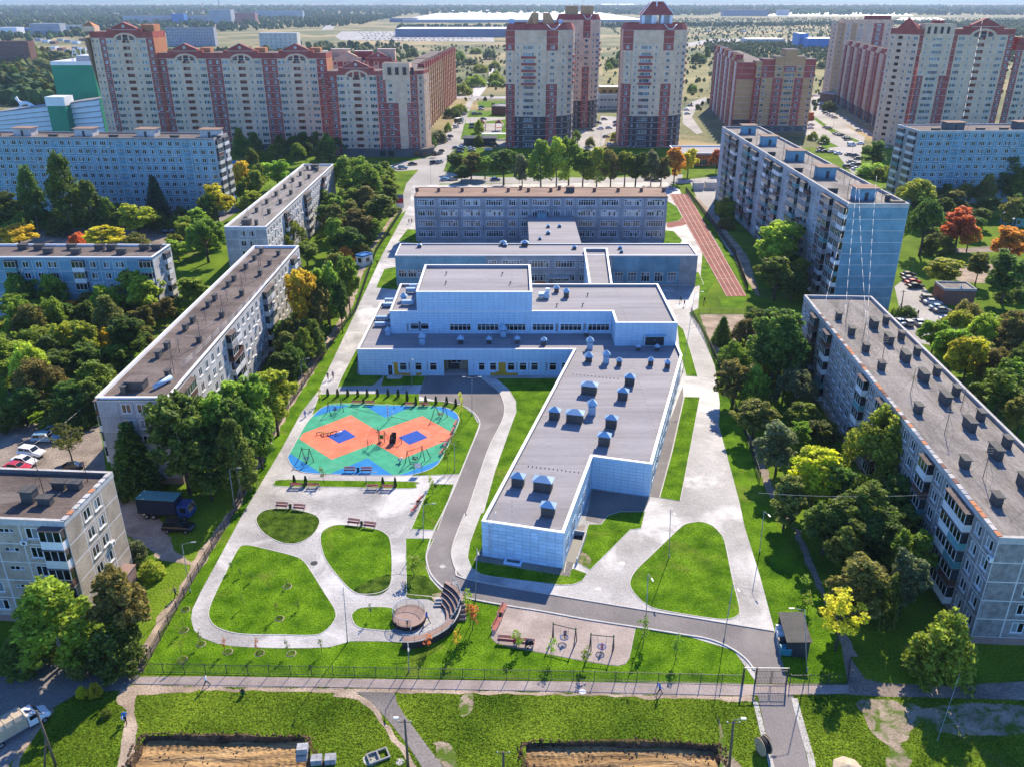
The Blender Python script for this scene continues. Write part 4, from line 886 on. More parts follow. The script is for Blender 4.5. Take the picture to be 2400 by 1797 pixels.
NS.roof([A0,A1,A2,A3,A4,A5], zU-.6, 'roof_grey', .6, .42, 'trim_white', 'panel_joint')
clad(NS, B0, B1, zU+.01, zT-.05); clad(NS, B1, B2, zU-.55, zT-.05); clad(NS, B3, B0, zU-.55, zT-.05); clad(NS, B2, B3, 0, zT-.05)
NS.roof([B0,B1,B2,B3], zT-.7, 'roof_grey', .7, .45, 'trim_white', 'panel_joint')
b = MB(); b.box(-2.1,2.1,-1.1,0,2.4,2.55,'galv'); p = NS.L(A2+Vector((8.3,0,0))); b.obj('door_canopy', NS.root, (p.x,p.y,zl))
# roof ventilators
def vent_box(p, z, sx_, sy_, h, ang=0):
    b = MB(); h *= 1.2; b.box(-sx_/2,sx_/2,-sy_/2,sy_/2,0,h,'vent_dark'); t = h+.66; ex, ey = sx_/2+.22, sy_/2+.22; rx = max(.05, ex-ey)
    e = [(-ex,-ey,h),(ex,-ey,h),(ex,ey,h),(-ex,ey,h)]; r = [(-rx,0,t),(rx,0,t)]
    b.face([e[0],e[1],r[1],r[0]],'galv'); b.face([e[2],e[3],r[0],r[1]],'galv'); b.face([e[1],e[2],r[1]],'galv'); b.face([e[3],e[0],r[0]],'galv'); b.face(e[::-1],'galv')
    p = NS.L(p); b.obj('roof_ventilator', NS.root, (p.x,p.y,z), ang)
def vent_mush(p, z, s, h, col=None):
    b = MB(); b.box(-s*.55,s*.55,-s*.55,s*.55,0,h*.55,col or 'vent_dark'); b.tube((0,0,h*.5),(0,0,h*.8),s*.42,s*.42,8,'galv')
    e = [(-s*.8,-s*.8,h*.72),(s*.8,-s*.8,h*.72),(s*.8,s*.8,h*.72),(-s*.8,s*.8,h*.72)]
    for i in range(4): b.face([e[i],e[(i+1)%4],(0,0,h*.72+s*.95)],'galv')
    b.face(e[::-1],'galv'); p = NS.L(p); b.obj('roof_cowl', NS.root, (p.x,p.y,z), 0)
aw = math.atan2(un.y,un.x); zw = ZV-.6
for c,x,y,sx_,sy_,h in (('MC',1605,900,2.7,1.7,1.5),('MC',1867,842,1.7,1.3,1.4),('MC',1822,935,1.7,1.3,1.4),('MC',1380,1062,1.7,1.3,1.4),('MC',1512,1085,2.7,1.7,1.5),('MC',1747,1118,1.8,1.3,1.5),('MC',1702,1232,1.8,1.3,1.5),('MC',1143,1498,1.7,1.3,1.4),('MC',1306,1530,2.6,1.7,1.5),('MC',1338,1690,1.8,1.3,1.4)):
    vent_box(F(Q(c,x,y,zw))+Vector((0,sy_*.5,0)), zw, sx_, sy_, h, aw)
for x,y,s,h,c in ((525,572,1.0,2.5,'galv'),(772,565,.9,1.5,None),(955,565,.8,1.4,None),(1048,520,1.1,2.4,'galv'),(1138,565,.8,1.5,None),(1310,575,.8,1.6,None),(1607,600,1.0,2.6,'galv'),(1600,680,1.1,1.6,None),(1712,690,1.0,2.6,'galv'),(1796,708,.8,1.6,None),(2000,705,.8,1.6,None),(2108,722,.8,1.6,None),(1920,612,.7,1.3,None),(2042,614,.7,1.3,None),(1620,1020,1.1,2.8,'galv'),(303,510,.9,1.6,'galv'),(1583,520,.8,1.4,None)):
    vent_mush(F(Q('MC',x,y,zw)), zw, s, h, c)
for x,y,s,h,c in ((1392,235,.9,1.5,None),(1455,268,1.0,2.0,None),(405,292,1.0,1.6,'galv')): vent_mush(F(Q('MC',x,y,zU-.6)), zU-.6, s, h, c)
for x,y,sx_ in ((430,320,2.6),(450,240,2.2),(465,215,1.6)):
    b = MB(); b.box(-sx_/2,sx_/2,-.5,.5,.3,1.2,'galv'); b.box(-sx_/2,-sx_/2+.1,-.4,.4,0,.3,'metal_dark'); b.box(sx_/2-.1,sx_/2,-.4,.4,0,.3,'metal_dark'); p = NS.L(Q('MC',x,y,zU-.6)); b.obj('air_handler', NS.root, (p.x,p.y,zU-.6))
for x,y,sx_ in ((265,415,2.8),(255,455,2.6),(310,300,2.0),(300,330,2.0)):
    b = MB(); b.box(-sx_/2,sx_/2,-.45,.45,.25,.95,'galv'); b.tube((sx_/2,0,.6),(sx_/2+.8,0,.6),.28,.28,8,'galv'); b.box(-sx_/2+.1,-sx_/2+.2,-.4,.4,0,.25,'metal_dark'); b.box(sx_/2-.2,sx_/2-.1,-.4,.4,0,.25,'metal_dark'); p = NS.L(Q('MC',x,y,zw)); b.obj('air_handler', NS.root, (p.x,p.y,zw))
b = MB(); b.box(-1.2,1.2,-.8,.8,.3,1.3,'galv'); b.box(-1.0,-.2,-1.4,-.8,.2,.9,'metal_grey'); b.box(.4,1.3,.2,.9,1.3,2.2,'trim_white'); p = NS.L(Q('MC',1310,275,zU-.6)); b.obj('air_handler', NS.root, (p.x,p.y,zU-.6))
for x,y,z in ((678,122,zT-.7),(1040,125,zT-.7),(676,182,zT-.7),(1092,185,zT-.7),(1592,260,zU-.6),(1393,328,zU-.6),(1560,325,zU-.6)):
    b = MB(); b.tube((0,0,0),(0,0,.7),.1,.1,6,'vent_dark'); b.tube((0,0,.7),(.25,0,.55),.1,.1,6,'vent_dark'); p = NS.L(Q('MC',x,y,z)); b.obj('vent_pipe', NS.root, (p.x,p.y,z))
for k in range(26):                                               # roof drains and leads in rows
    t = k/25; b = MB(); b.tube((0,0,0),(0,0,.14),.09,.09,5,'metal_dark'); p = NS.L(Q('MC',1500,765,zw).lerp(Q('MC',2110,828,zw),t)) if k < 13 else NS.L(Q('MC',1210,1358,zw).lerp(Q('MC',1535,1398,zw),(k-13)/12)); b.obj('roof_outlet', NS.root, (p.x,p.y,zw))
NS.done()

# ---------------------------------------------------------------- old school: classroom block, hall block, links
ZO = 14.5; yO = Q('TC',470,1565,0).y
xO0, xO1 = XAT('TC',470,1285,yO), XAT('TC',2112,1280,yO)
S4 = Bld('old_school_block', 'old four storey grey school block with ribbon windows and brown roof', 'school', (xO0,yO))
def oc(i):
    m = i
    if m in (4,5): return (.62,'conc', lambda f: 'sch2')
    if m == 6: return (1.0,'conc',lambda f: 'sch' if f > 1 else None)
    if m in (7,8): return (.62,'conc',lambda f: 'sch2' if f > 1 else None)
    return (1.15,'conc',lambda f,i=i: 'schb' if (f == 2 and i not in (0,)) or (f == 3 and i in (2,11,12)) else 'sch')
S4.wall((xO0,yO),(xO1,yO),.7,4,3.35,[oc(i) for i in range(13)],panel=.10,base='conc',top=.35,topmat='conc',seam='seam_dark')
S4.wall((xO1,yO),(xO1,yO+14.2),.7,4,3.35,[(1,'conc',None),(1,'conc','sch2'),(1,'conc',None)],panel=.1,base='conc',top=.35,topmat='conc',seam='seam_dark')
S4.wall((xO0,yO+14.2),(xO0,yO),.7,4,3.35,[(1,'conc',None),(1,'conc','sch2'),(1,'conc',None)],panel=.1,base='conc',top=.35,topmat='conc',seam='seam_dark')
S4.wall((xO1,yO+14.2),(xO0,yO+14.2),0,1,ZO-.1,[(1,'conc',None)])
S4.roof([Vector((xO0,yO,0)),Vector((xO1,yO,0)),Vector((xO1,yO+14.2,0)),Vector((xO0,yO+14.2,0))], ZO-.1, 'roof_rust', .12, .3, 'paint_brown')
for x in (490,630,782,932,1080,1160,1210,1355,1410,1637,1790,1940,2085):
    b = MB(); b.box(-.5,.5,-.4,.4,0,1.1,'brick_dull'); b.box(-.6,.6,-.5,.5,1.1,1.22,'roof_rust'); p = S4.L(Q('TC',x,1238 if x not in (1160,1410) else 1225,ZO)); b.obj('vent_stack', S4.root, (p.x,p.y,ZO-.1))
b = MB(); b.box(-1.3,1.3,-1.1,1.1,0,1.7,'vent_dark',top='roof_rust'); p = S4.L(Q('TC',1480,1240,ZO)); b.obj('roof_hatch', S4.root, (p.x,p.y,ZO-.1))
S4.done()
yH = 217.3; ZH = 8.65
xH0, xH1 = XAT('MC',345,10,yH), XAT('O3',2168,565,yH); xH0 = XAT('DD',853,548,yH)
S2 = Bld('old_school_hall', 'two storey grey hall wing of the old school with white parapet', 'school', (xH0,yH))
S2.wall((xH0,yH),(xH0+.30*(xH1-xH0),yH),.6,1,7.6,[(1,'conc_shade_blue',None)]*1,base='conc',top=.4,topmat='conc')
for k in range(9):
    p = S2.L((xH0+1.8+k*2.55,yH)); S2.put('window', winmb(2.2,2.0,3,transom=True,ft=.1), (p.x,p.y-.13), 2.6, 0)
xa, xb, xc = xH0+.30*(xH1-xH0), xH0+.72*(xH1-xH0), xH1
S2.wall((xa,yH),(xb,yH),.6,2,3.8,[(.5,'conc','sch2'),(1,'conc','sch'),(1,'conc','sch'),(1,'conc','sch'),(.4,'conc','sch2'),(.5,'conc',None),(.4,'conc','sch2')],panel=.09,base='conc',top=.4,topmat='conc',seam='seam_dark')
S2.wall((xb,yH),(xc,yH),.6,2,3.8,[(1,'conc_shade_blue',lambda f: 'gym' if f == 0 else None)]*5+[(1.3,'conc',None)],panel=.05,base='conc',top=.4,topmat='conc',seam='seam_dark')
S2.wall((xc,yH),(xc,yH+11.8),0,1,ZH,[(1,'conc',None)]); S2.wall((xH0,yH+11.8),(xH0,yH),0,1,ZH,[(1,'conc',None)])
S2.roof([Vector((xH0,yH,0)),Vector((xc,yH,0)),Vector((xc,yH+11.8,0)),Vector((xH0,yH+11.8,0))], ZH-.3, 'roof_grey', .35, .3, 'trim_white', 'panel_joint')
# link between block and hall
xl0, xl1 = XAT('TC',1205,1500,yO-6), XAT('TC',1508,1500,yO-6); yl0, yl1 = yH+11.8, yO
b = MB(); b.box(xl0,xl1,yl0,yl1-.01,0,ZH-.25,'conc',top='roof_grey'); b.box(xl0+3,xl0+6,yl1-3.5,yl1-1,ZH-.25,ZH+1.1,'conc_shade_blue',top='roof_grey')
b.v = [tuple(S2.L(p)+Vector((0,0,p[2]))) for p in b.v]; b.obj('link_corridor', S2.root)
for c,x,y,s in (('O3',105,505,.9),('O3',725,490,1.2),('O3',740,500,.8),('O3',885,495,1.4),('O3',1252,518,.9),('O3',1590,520,.8),('O3',1600,545,.7),('O3',1058,360,.8),('O3',1142,358,.8),('O3',1058,410,.9),('O3',997,450,.7)):
    p = S2.L(Q(c,x,y,ZH-.25)); b = MB(); b.box(-s*.6,s*.6,-s*.5,s*.5,0,s*.7,'vent_dark'); e = [(-s*.8,-s*.7,s*.7),(s*.8,-s*.7,s*.7),(s*.8,s*.7,s*.7),(-s*.8,s*.7,s*.7)]
    for i in range(4): b.face([e[i],e[(i+1)%4],(0,0,s*1.25)],'galv')
    b.obj('roof_cowl', S2.root, (p.x,p.y,ZH-.25))
b = MB(); b.box(-3.2,3.2,-2.6,0,2.9,3.1,'conc_pale'); b.box(-3.2,-2.9,-2.6,-2.3,0,2.9,'conc'); b.box(2.9,3.2,-2.6,-2.3,0,2.9,'conc'); b.box(-6.2,-3.4,-.2,-.06,.3,1.5,'orange_clad'); p = S2.L((XAT('O3',1130,720,yH),yH)); b.obj('entrance_canopy', S2.root, p)
S2.done()
# raised white passage to the new school
yp0, yp1 = 187.2, yH+4.5; zp = 9.4
xp0, xp1, xp2, xp3 = (XAT('O3',x,y,f) for x,y,f in ((1368,775,yp0),(1540,775,yp0),(1495,522,yp1),(1322,522,yp1)))
PS = Bld('school_passage', 'raised white walled passage joining the old and new school', 'passage', ((xp0+xp1)/2,yp0))
pts = [Vector((xp0,yp0,0)),Vector((xp1,yp0,0)),Vector((xp2,yp1,0)),Vector((xp3,yp1,0))]
for i in (1,2,3): clad(PS, pts[i], pts[(i+1)%4], 0 if i != 2 else ZH, zp-.05)
PS.roof(pts, zp-.8, 'roof_grey', .8, .45, 'trim_white', 'panel_joint'); PS.done()

# ---------------------------------------------------------------- brick apartment towers
RED, BEI, DRK, TAN, ORG = 'brick_red', 'brick_beige', 'brick_dark', 'brick_tan', 'brick_orange'
def gable(B, xc, y, z, w, h, emblem=True, mat=RED):
    p = B.L((xc,y)); b = MB()
    prof = [(-w/2,0),(w/2,0),(w/2,h*.42),(w*.36,h*.42),(w*.36,h*.52),(0,h),(-w*.36,h*.52),(-w*.36,h*.42),(-w/2,h*.42)]
    q = [Vector((a,c,0)) for a,c in prof]
    for t in tess(q): b.face([(prof[i][0],-.12,prof[i][1]) for i in t], mat); b.face([(prof[i][0],3.0,prof[i][1]) for i in reversed(t)], mat)
    for i in range(len(prof)):
        a, c = prof[i], prof[(i+1)%len(prof)]; b.face([(a[0],-.12,a[1]),(a[0],3.0,a[1]),(c[0],3.0,c[1]),(c[0],-.12,c[1])], mat)
    for s in (-1,1): b.path([(s*w*.37,-.2,h*.52),(0,-.2,h+.05)], .12, 4, 'belt')
    b.box(-w*.36,w*.36,-.2,-.125,h*.36,h*.40,'belt')
    o = b.obj('gable', B.root, (p.x,p.y,z))
    if emblem:
        e = MB(); e.prism([(.75*math.cos(t*.628),.75*math.sin(t*.628)) for t in range(10)], 0, .12, 'belt'); k = e.obj('emblem', o, (0,-.13,h*.66)); k.rotation_euler = (math.pi/2,0,0)
def arch(B, xc, y, z, w, h):
    b = MB(); n = 12
    for i in range(n):
        t0, t1 = math.pi*i/n, math.pi*(i+1)/n
        o0, o1 = (w/2*math.cos(t0), h*math.sin(t0)), (w/2*math.cos(t1), h*math.sin(t1)); i0, i1 = (o0[0]*.82,o0[1]*.78), (o1[0]*.82,o1[1]*.78)
        b.face([(o0[0],-.35,o0[1]),(i0[0],-.35,i0[1]),(i1[0],-.35,i1[1]),(o1[0],-.35,o1[1])][::-1], BEI); b.face([(o0[0],-.35,o0[1]),(o0[0],0,o0[1]),(o1[0],0,o1[1]),(o1[0],-.35,o1[1])], BEI)
        b.face([(i0[0],-.35,i0[1]),(i1[0],-.35,i1[1]),(i1[0],0,i1[1]),(i0[0],0,i0[1])], BEI)
    for x in (-w*.13,w*.13): b.box(x-.35,x+.35,-.3,0,0,h*.74,BEI)
    for x, ww in ((0,w*.2),(-w*.26,w*.17),(w*.26,w*.17)): b.box(x-ww/2,x+ww/2,-.02,-.004,.4,h*(.66 if x == 0 else .48),DRK,skip='b')
    p = B.L((xc,y)); b.obj('arched_loggia', B.root, (p.x,p.y,z))
SEC = [(4.4,RED,'w2')]
BAY = [(3.6,BEI,'w4'),(3.4,BEI,'w1d'),(5.2,BEI,'log'),(3.4,BEI,'w1d'),(4.0,BEI,'w4')]
sh = 3.15
def sect(B, x0, x1, y, cols, floors, z0=0, low=None):
    def fix(c):
        m = c[1]; return (c[0], (lambda f, m=m: DRK if f == 0 and m == BEI else m), c[2])
    B.wall((x0,y),(x1,y),z0,floors,sh,[fix(c) for c in cols],belts='belt')
# left complex: tall tower plus three-section row
yI = 440.0; XI = lambda c,x,y,f=yI: XAT(c,x,y,f)
t0, t1, t2, t3, t4 = (XI('I0',x,y) for x,y in ((175,560),(352,430),(430,430),(952,430),(1052,430)))
B = Bld('brick_apartment_tower', 'tallest red and beige brick tower of left complex with gable and round corner', 'apartment tower', (t1,yI))
FT = 17
nseg = 4; rc = []
for i in range(nseg+1):
    a = math.pi/2*i/nseg; rc.append((t1-(t1-t0)*math.cos(a), yI+(t1-t0)*1.2*(1-math.sin(a))))
for i in range(nseg): B.wall(rc[i],rc[i+1],0,FT,sh,[(1,(lambda f: BEI),'w2' if i % 2 == 0 else 'w1d')],belts='belt')
sect(B,t1,t2,yI,SEC,FT); sect(B,t2,t3,yI,BAY,FT); sect(B,t3,t4,yI,SEC,FT)
zt = FT*sh
b = MB(); q = [B.L(p) for p in rc]+[B.L((t4,yI)),B.L((t4,yI+16)),B.L((t0,yI+16))]; b.prism([(p.x,p.y) for p in q], zt, zt+2.9, RED, top='roof_brown'); b.obj('attic', B.root)
b = MB(); b.face([(B.L((t4,yI)).x,B.L((t4,yI)).y,0),(B.L((t4,yI+16)).x,B.L((t4,yI+16)).y,0),(B.L((t4,yI+16)).x,B.L((t4,yI+16)).y,zt),(B.L((t4,yI)).x,B.L((t4,yI)).y,zt)],ORG); b.face([(B.L((t0,yI+16)).x,B.L((t0,yI+16)).y,0),(B.L((t0,yI+14)).x,B.L((t0,yI+14)).y,0),(B.L((t0,yI+14)).x,0,zt),(B.L((t0,yI+16)).x,B.L((t0,yI+16)).y,zt)],BEI); b.obj('wall', B.root)
xm = (t2+t3)/2; gable(B,xm,yI-.06,zt+1.6,17,5.6); arch(B,xm,yI,zt-1.2,12,3.6)
b = MB(); pm = B.L(rc[2]); b.box(pm.x-3.4,pm.x+2.6,pm.y-.1,pm.y+6,zt+2.9,zt+5.2,BEI); b.face([(pm.x-3.4,pm.y-.1,zt+5.2),(pm.x+2.6,pm.y-.1,zt+5.2),(pm.x-.4,pm.y+2.5,zt+7.4)],ORG); b.face([(pm.x+2.6,pm.y-.1,zt+5.2),(pm.x+2.6,pm.y+6,zt+5.2),(pm.x-.4,pm.y+2.5,zt+7.4)],ORG); b.obj('corner_turret', B.root)
b = MB(); b.box(B.L((t3,0)).x-3,B.L((t4,0)).x-.5,4,12,zt+2.9,zt+6,ORG); b.obj('stair_head', B.root)
B.done()
# the row
xs = [XI('TL',x,420) for x in (1020,1075,1330,1430,1690,1790,2045,2110)]; yR = yI+1.2; xs[0] = max(xs[0], t4+.02)
B = Bld('brick_apartment_row', 'three gabled fourteen storey red and beige brick row in left complex', 'apartment row', (xs[0],yR)); FR = 14; zt = FR*sh
for i in range(7):
    if i % 2 == 0: sect(B,xs[i],xs[i+1],yR,SEC if i in (0,6) else SEC*2,FR)
    else: sect(B,xs[i],xs[i+1],yR,BAY,FR)
b = MB(); a, c = B.L((xs[0],yR)), B.L((xs[-1],yR)); b.box(a.x,c.x,0,15,zt,zt+2.7,RED,top='roof_brown'); b.obj('attic', B.root)
b = MB(); b.face([(c.x,0,0),(c.x,15,0),(c.x,15,zt),(c.x,0,zt)],ORG); b.obj('wall', B.root)
for i in (1,3,5):
    xm = (xs[i]+xs[i+1])/2; gable(B,xm,yR-.06,zt+1.4,17,5.6); arch(B,xm,yR,zt-1.2,12,3.6); p = B.L((xm+8,yR+5)); b = MB(); b.box(p.x-2,p.x+3,5,10,zt+2.7,zt+4.8,ORG); b.obj('stair_head', B.root)
B.done()
# rounded end block
yE = 424.0; XE = lambda x,y: XAT('I1',x,y,yE)
e = [XE(x,640) for x in (40,165,678,792,1112)]
B = Bld('brick_corner_block', 'twelve storey brick corner block with curved front by the street', 'apartment block', (e[0],yE)); FE = 12; zt = FE*sh
sect(B,e[0],e[1],yE+1,SEC,FE); sect(B,e[1],e[2],yE+.5,BAY,FE); sect(B,e[2],e[3],yE,SEC,FE)
cv = [(e[3],yE),(e[3]+(e[4]-e[3])*.5,yE-1.2),(e[4],yE-.2),(e[4]+3.2,yE+1.8),(e[4]+6,yE+6),(e[4]+7.6,yE+16)]
mcv = lambda f: RED if 1 <= f <= 7 else (DRK if f == 0 else BEI)
B.wall(cv[0],cv[1],0,FE,sh,[(1,mcv,'w3'),(.4,mcv,None)],belts='belt'); B.wall(cv[1],cv[2],0,FE,sh,[(1,BEI,'w6'),(.5,mcv,'w1d')],belts='belt')
B.wall(cv[2],cv[3],0,FE,sh,[(1,RED,'w2')],belts='belt'); B.wall(cv[3],cv[4],0,FE,sh,[(1,BEI,'w2')],belts='belt'); B.wall(cv[4],cv[5],0,FE,sh,[(1,BEI,'w1'),(1,BEI,'w1')],belts='belt')
q = [B.L(p) for p in [(e[0],yE+.5)]+cv]+[B.L((e[0],yE+16))]; b = MB(); b.prism([(p.x,p.y) for p in q], zt, zt+1.8, RED, top='roof_brown'); b.obj('attic', B.root)
q = [B.L(p) for p in ((e[3]-1,yE-.3),cv[1],(e[4],yE-.4),(e[4],yE+9),(e[3]-1,yE+9))]; b = MB(); b.prism([(p.x,p.y-.2) for p in q], zt-2.2, zt+5.4, BEI, top='roof_brown')
for k in range(4): x = B.L((e[3],0)).x+1.5+k*3.6; b.box(x,x+1.7,-1.72,-1.6,zt+.2,zt+3.6,DRK)
b.obj('crown_storey', B.root)
q = [B.L(p) for p in [(e[1],yE-2.2),(e[3],yE-2.8),(e[3]+8,yE-4.2),(e[4]+2,yE-3.2),(e[4]+7,yE),(e[4]+9.5,yE+4),(e[4]+9.5,yE+12),(e[1],yE+12)]]; b = MB(); b.prism([(p.x,p.y) for p in q], 0, 3.6, 'stone_dark', top='roof_brown')
for k in range(7): x = B.L((e[2],0)).x+k*4.2; b.box(x,x+2.6,-3.2-.12*k,-2.9-.12*k,.6,2.9,'glass_dark')
b.obj('shop_base', B.root)
gable(B,(e[1]+e[2])/2,yE+.4,zt+1.0,17,5.6); arch(B,(e[1]+e[2])/2,yE+.5,zt-1.2,12,3.6); B.done()
# wings behind it, receding along the street
def far_ribs(name, label, p0, p1, floors, depth, mats, ribw=3.4, win='w2', top=3, base=None, out=.9, endf=None):
    p0, p1 = F(p0), F(p1); u = (p1-p0).normalized(); n = Vector((u.y,-u.x,0)); Ln = (p1-p0).length; B = Bld(name, label, 'apartment row', p0); k = max(2, int(Ln/ribw)); zt = floors*sh
    for i in range(k):
        a, c = p0+u*(Ln*i/k), p0+u*(Ln*(i+1)/k); o = n*(out if i % 3 == 1 else (0 if i % 3 == 0 else .45)); m = mats[i % len(mats)]
        lo = (lambda f, m=m: base if base and f < 2 else m)
        B.wall(a+o,c+o,0,floors,sh,[(1,lo,win if i % 3 != 2 else 'w1')],belts='belt')
        b = MB(); A, C, D, E_ = B.L(a+o), B.L(c+o), B.L(c-n*depth), B.L(a-n*depth); b.face([(p.x,p.y,zt) for p in (A,C,D,E_)],'roof_brown')
        for P, G in ((a,a+o),(c+o,c)):
            if (P-G).length > .05: P_, G_ = B.L(P), B.L(G); b.face([(P_.x,P_.y,0),(G_.x,G_.y,0),(G_.x,G_.y,zt),(P_.x,P_.y,zt)], m)
        h = zt+(top if i % 3 == 1 else top*.35); b.prism([(p.x,p.y) for p in (A,C,B.L(c-n*3),B.L(a-n*3))], zt, h, mats[(i+1) % len(mats)], top='roof_brown'); b.obj('bay', B.root)
    A, C, D, E_ = B.L(p0), B.L(p1), B.L(p1-n*depth), B.L(p0-n*depth); b = MB()
    if endf: B.wall(p1, p1-n*depth, 0, floors, sh, [(1,endf,None)], belts='belt')
    for P, G in ((E_,A),(C,D))[:1 if endf else 2]: b = MB(); b.face([(P.x,P.y,0),(G.x,G.y,0),(G.x,G.y,zt),(P.x,P.y,zt)], mats[0]); b.obj('end_wall', B.root)
    return B, u, n, Ln, zt
a, c = Q('TC',540,862), Q('TC',655,735)
B, u, n, Ln, zt = far_ribs('brick_street_wing', 'orange brick wing receding along the street, nearest the corner block', a, c, 11, 16, (ORG,TAN,RED)); B.done(180)
a, c = Q('TC',660,725), Q('TC',742,640)
B, u, n, Ln, zt = far_ribs('brick_street_wing', 'farther orange brick wing receding along the street', a, c, 11, 18, (TAN,ORG,RED)); B.done(120)
yB = 505.0; x0, x1 = XAT('I1',-300,300,yB), XAT('I1',900,300,yB)
B = Bld('brick_rear_row', 'brown brick row with stepped gables peeking over the corner block', 'apartment row', (x0,yB)); zt = ZAT('I1',345,yB)
k = 9
B.wall((x0,yB),(x1,yB),zt-6.3,2,3.15,[(1,RED if i % 2 else BEI,'w2') for i in range(k*2)],belts='belt')
b = MB(); b.box(0,x1-x0,.02,14,0,zt,RED,top='roof_brown'); b.obj('wall', B.root)
for i in range(3): gable(B,x0+(i+.5)*(x1-x0)/3,yB,zt-.6,15,5.2,True,BEI if i % 2 else RED)
for i in range(4): p = 8+i*(x1-x0)/4; b = MB(); b.box(p-5,p+5,6,11,zt,zt+4.5+i%2,BEI if i % 2 else RED); b.box(p-5.3,p+5.3,5.7,11.3,zt+4.5+i%2,zt+4.8+i%2,'belt'); b.obj('stair_head', B.root)
B.done()
# round-bayed point towers
def point_tower(name, label, fwd, xl, xr, yref, floors, crown, dark=5, wide=33, flip=False, crop='TC'):
    X0, X1 = XAT(crop,xl,yref,fwd), XAT(crop,xr,yref,fwd); k = (X1-X0)/wide; B = Bld(name, label, 'apartment tower', (X0,fwd)); g = lambda x,y: (X0+x*k, fwd+y*k)
    m0, m1 = floors-8, floors-3
    bay = lambda f: DRK if f < dark else BEI
    red = lambda f: BEI if m0 <= f < m1 else RED
    top = lambda w: (lambda f: w if f < floors-2 else None)
    pr = [g(0,20),g(-.3,6),g(0,1.2),g(3.6,.5),g(4.2,-.3),g(7.2,-1.3),g(14.6,-1.7),g(19.6,-1),g(20,-.2),g(25.2,1),g(26,1.2),g(30,3.6),g(33,8),g(34.3,14),g(33.8,20)]
    sp = {0:[(1,RED,top('w2')),(1,BEI,top('w2')),(1,BEI,top('w1d'))],1:[(1,red,top('w2'))],2:[(1,red,top('w2'))],4:[(1,bay,top('w1d'))],5:[(1,bay,top('w6'))],6:[(1,bay,top('w1d')),(.6,bay,None)],8:[(.2,red,None),(1,red,top('w3')),(.2,red,None)],10:[(1,bay,top('w1d'))],11:[(1,bay,top('w4'))],12:[(1,bay,top('w4'))],13:[(1,bay,top('w2'))]}
    for i in range(len(pr)-1): B.wall(pr[i],pr[i+1],0,floors,sh,sp.get(i,[(1,red if i in (3,7) else bay,None)]),belts='belt')
    for f in range(m0, m1):
        b = MB(); a, c = B.L(pr[5]), B.L(pr[6]); d = (c-a).normalized(); b.box(.2,(c-a).length-.2,-.7,0,.0,1.15,RED); b.obj('balcony_front', B.root, (a.x,a.y,f*sh-.45), math.atan2(d.y,d.x))
        a, c = B.L(pr[12]), B.L(pr[13]); d = (c-a).normalized(); b = MB(); b.box(.1,(c-a).length-.1,-.6,0,0,1.15,RED); b.obj('balcony_front', B.root, (a.x,a.y,f*sh-.45), math.atan2(d.y,d.x))
    zt = floors*sh; q = [B.L(p) for p in pr]+[B.L(g(28,30)),B.L(g(5,30))]; b = MB(); qi = inset(q, 1.3)
    for i in range(len(q)):
        j = (i+1) % len(q); b.face([(q[i].x,q[i].y,zt),(q[j].x,q[j].y,zt),(qi[j].x,qi[j].y,zt+3.0),(qi[i].x,qi[i].y,zt+3.0)], RED)
    for t in tess(qi): b.face([(qi[i].x,qi[i].y,zt+.6) for i in t],'roof_brown')
    b.face([(q[-1].x,q[-1].y,0),(q[0].x,q[0].y,0),(q[0].x,q[0].y,zt),(q[-1].x,q[-1].y,zt)],BEI); b.face([(q[-3].x,q[-3].y,0),(q[-2].x,q[-2].y,0),(q[-2].x,q[-2].y,zt),(q[-3].x,q[-3].y,zt)],BEI)
    b.obj('crown', B.root)
    b = MB(); a = B.L(g(19.5,-.6)); c = B.L(g(26,1.2)); m = (a+c)/2+Vector((0,3.5,0)); b.path([(a.x,a.y-.1,zt+2.7),(m.x-1,a.y-.3,zt+.6),(m.x+1,a.y-.2,zt+.6),(c.x,c.y-.1,zt+2.7)],.22,4,'trim_white'); b.obj('crown_trim', B.root)
    p = B.L(g(17,12)); crown(B, p, zt+.6, k); B.done()
def crown_slab(B, p, z, k):
    for s in (-1,1):
        b = MB(); w = 7.0*k; x0 = p.x+s*1.2; x1 = p.x+s*(w+1.2)
        prof = [(x0,p.y-4,z),(x1,p.y-4,z),(x1-s*4,p.y-4,z+7.2),(x0,p.y-4,z+7.2)]; pb = [(x,y+8,zz_) for x,y,zz_ in prof]
        if s < 0: prof, pb = prof[::-1], pb[::-1]
        b.face(prof,TAN); b.face(pb[::-1],TAN)
        for i in range(4): b.face([prof[(i+1)%4],prof[i],pb[i],pb[(i+1)%4]],TAN)
        b.obj('roof_structure', B.root)
    b = MB(); b.box(p.x-4.2,p.x-2.2,p.y-8,p.y-4.05,z,z+5,TAN); b.box(p.x-16,p.x-13.5,p.y-3,p.y,z,z+4.4,'galv'); b.box(p.x+9,p.x+11,p.y-3,p.y,z,z+4,'galv'); b.obj('roof_plant', B.root)
def crown_low(B, p, z, k):
    b = MB(); b.box(p.x-8,p.x-1,p.y-3,p.y+3,z,z+6.6,TAN); b.box(p.x-8.2,p.x-.8,p.y-3.2,p.y+3.2,z+6.6,z+6.9,'belt'); b.box(p.x+1,p.x+8,p.y-3,p.y+3,z,z+6.6,TAN); b.box(p.x+.8,p.x+8.2,p.y-3.2,p.y+3.2,z+6.6,z+6.9,'belt'); b.obj('roof_structure', B.root)
    b = MB(); b.tube((p.x+2,p.y,z),(p.x+2,p.y,z+12),.12,.06,5,'metal_grey'); b.obj('mast', B.root)
